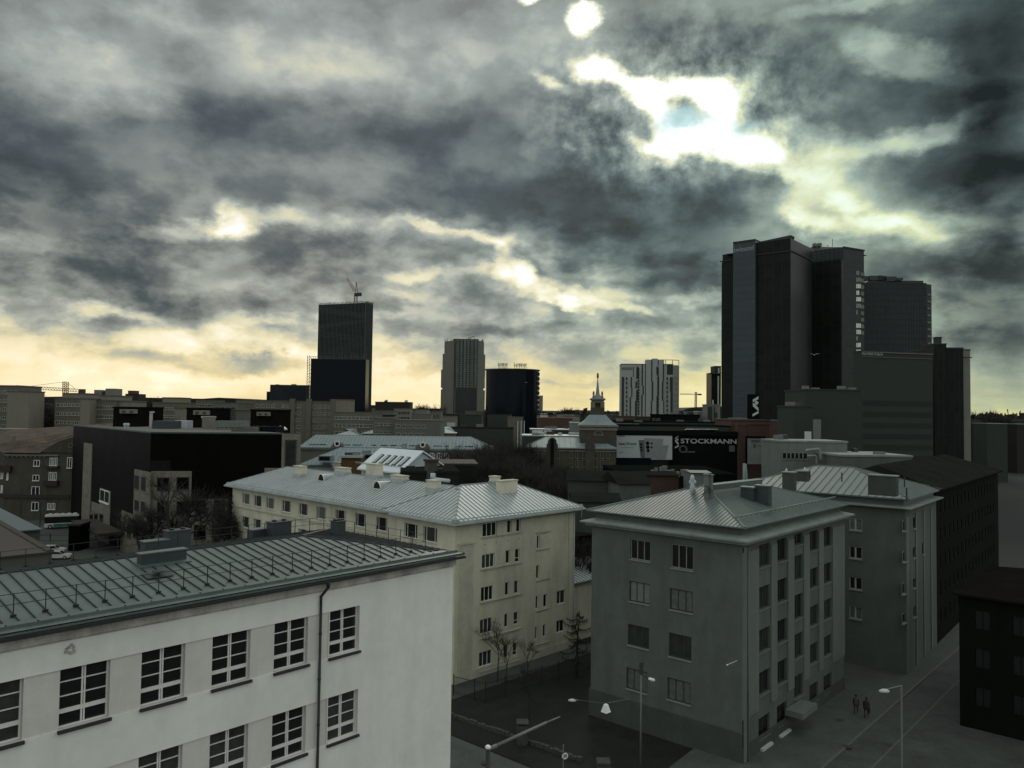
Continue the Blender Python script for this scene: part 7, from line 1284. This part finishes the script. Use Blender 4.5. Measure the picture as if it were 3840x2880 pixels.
def person(px, py, brg, hgt, label, coat, step, bag=False):
    p = G(px, py, .13); V = [(0,0,.93),(0,.0,1.12),(0,0,1.36),(0,0,1.48),(.0,.02,1.56),(.02,.03,1.68),(.0,.0,1.74)]; E = [(0,1),(1,2),(2,3),(3,4),(4,5),(5,6)]; R = [(.15,.11),(.13,.10),(.17,.11),.055,.075,.095,.06]
    def chain(st, pts, rs):
        k = st
        for q, r_ in zip(pts, rs): V.append(q); R.append(r_); E.append((k, len(V)-1)); k = len(V)-1
        return k
    for s_ in (-1, 1):
        sw = step*s_; chain(0, [(s_*.10,0,.86),(s_*.11,sw*.5,.48),(s_*.11,sw-(.12 if sw < 0 else 0),.09),(s_*.11,sw+.12,.03)], [.09,.065,.045,.035])
        w_ = chain(2, [(s_*.20,0,1.38),(s_*.25,-sw*.3,1.12),(s_*.25,-sw*.55+.06,.88),(s_*.25,-sw*.55+.07,.82)], [.06,.048,.032,.035])
        b_ = V[w_]
        for j, (dx, ln) in enumerate(((-.03,.07),(-.012,.085),(.01,.08),(.028,.065))): chain(w_, [(b_[0]+dx, b_[1]+.01, b_[2]-ln*.5),(b_[0]+dx, b_[1]+.025, b_[2]-ln)], [.010,.008])
        chain(w_, [(b_[0]-s_*.02, b_[1]+.045, b_[2]-.01),(b_[0]-s_*.015, b_[1]+.06, b_[2]-.04)], [.011,.008])
    mb = skin_mesh(V, E, R, 'person', 'cloth_dark'); k = hgt/1.78
    def put_(mb): d = bear(brg); s2 = Vector((d.y, -d.x)); mb.v = [tuple(p+V3(s2*v[0]*k+d*v[1]*k, v[2]*k)) for v in mb.v]; return mb
    o = thing('person', label, 'person', p, None); body = build(put_(mb), 'body', 'cloth_dark', o, smooth=True)
    mb = MB(); mb.lathe((0, 0, 0), [(.25,.72),(.235,.95),(.20,1.15),(.235,1.36),(.16,1.46),(.08,1.5)], 14, sx=1., sy=.72); build(put_(mb), 'coat', coat, o, smooth=True)
    mb = MB(); mb.lathe((0, .01, 1.60), [(.09,.0),(.105,.06),(.085,.15),(.02,.185)], 12); build(put_(mb), 'hair', 'bark', o, smooth=True)
    mb = MB(); mb.lathe((0, .075, 1.565), [(.03,0),(.06,.04),(.062,.1),(.04,.14)], 10, sy=.6); mb.tube((0, .115, 1.62), (0, .135, 1.60), .012, n=5); build(put_(mb), 'face', 'skin', o, smooth=True)
    if bag: mb = MB(); mb.bx(.2, .32, -.15, .2, .45, .8); b2 = thing('shoulder_bag', 'dark bag carried at the side by the right walking person', 'bag', p); build(put_(mb), 'bag_body', 'cloth_dark', b2); mb = MB(); mb.tube((.26, 0, .8), (.24, 0, .92), .012, n=4); build(put_(mb), 'strap', 'bark', b2)
person(3210, 2674, 30, 1.70, 'person in a grey coat walking on the pavement, left of two', 'cloth_grey', .16); person(3249, 2690, 30, 1.80, 'person in a black coat walking on the pavement, right of two', 'cloth_dark', .2, True)
def gull(c, span, label, brg=20, roll=0., up=.5):
    o = thing('seagull', label, 'bird', c); d = V3(bear(brg), 0); s_ = Vector((d.y, -d.x, 0)); mb = MB()
    pf = [(-.28,.005),(-.2,.03),(-.05,.06),(.1,.055),(.2,.035),(.27,.012)]
    for (a, ra), (b, rb) in zip(pf, pf[1:]): mb.tube(c+d*a*span, c+d*b*span, ra*span, rb*span, n=8)
    build(mb, 'body', 'gull_white', o, smooth=True)
    for sg in (-1, 1): a, b, e = c+s_*sg*.03*span, c+s_*sg*.22*span+UPZ*up*.26*span, c+s_*sg*.5*span+UPZ*up*.34*span-d*.1*span; mb = MB(); w = d*.09*span; v = [a-w, a+w, b+w*.9, e, b-w*.8]; mb.add(v+[q-UPZ*.01*span for q in v], [(0,1,2,3,4),(5,6,7,8,9),(0,1,6,5),(1,2,7,6),(2,3,8,7),(3,4,9,8),(4,0,5,9)]); build(mb, 'wing', 'gull_white', o)
gull(W(3054, 1331, 105), 1.2, 'white gull gliding in front of the dark hotel tower', 15); gull(W(1974, 1434, 250), 1.2, 'tiny white gull in front of the round black tower', 30, up=.2)
def perched(c, label): o = thing('perched_gull', label, 'bird', c); mb = MB(); mb.lathe(c, [(.02,.1),(.1,.16),(.12,.26),(.07,.38),(.05,.42),(.06,.47),(.02,.52)], 8, sy=1.4); build(mb, 'body', 'gull_white', o, smooth=True); mb = MB(); mb.tube(c+Vector((-.03,0,-.03)), c+Vector((-.03,0,.14)), .01, n=4); mb.tube(c+Vector((.03,0,-.03)), c+Vector((.03,0,.14)), .01, n=4); build(mb, 'legs', 'crane_yellow', o)
perched(W(2949, 1772, 91), 'white gull perched on the left roof box of the rear building'); perched(W(3018, 1768, 92), 'white gull perched right of the first one on the rear roof')
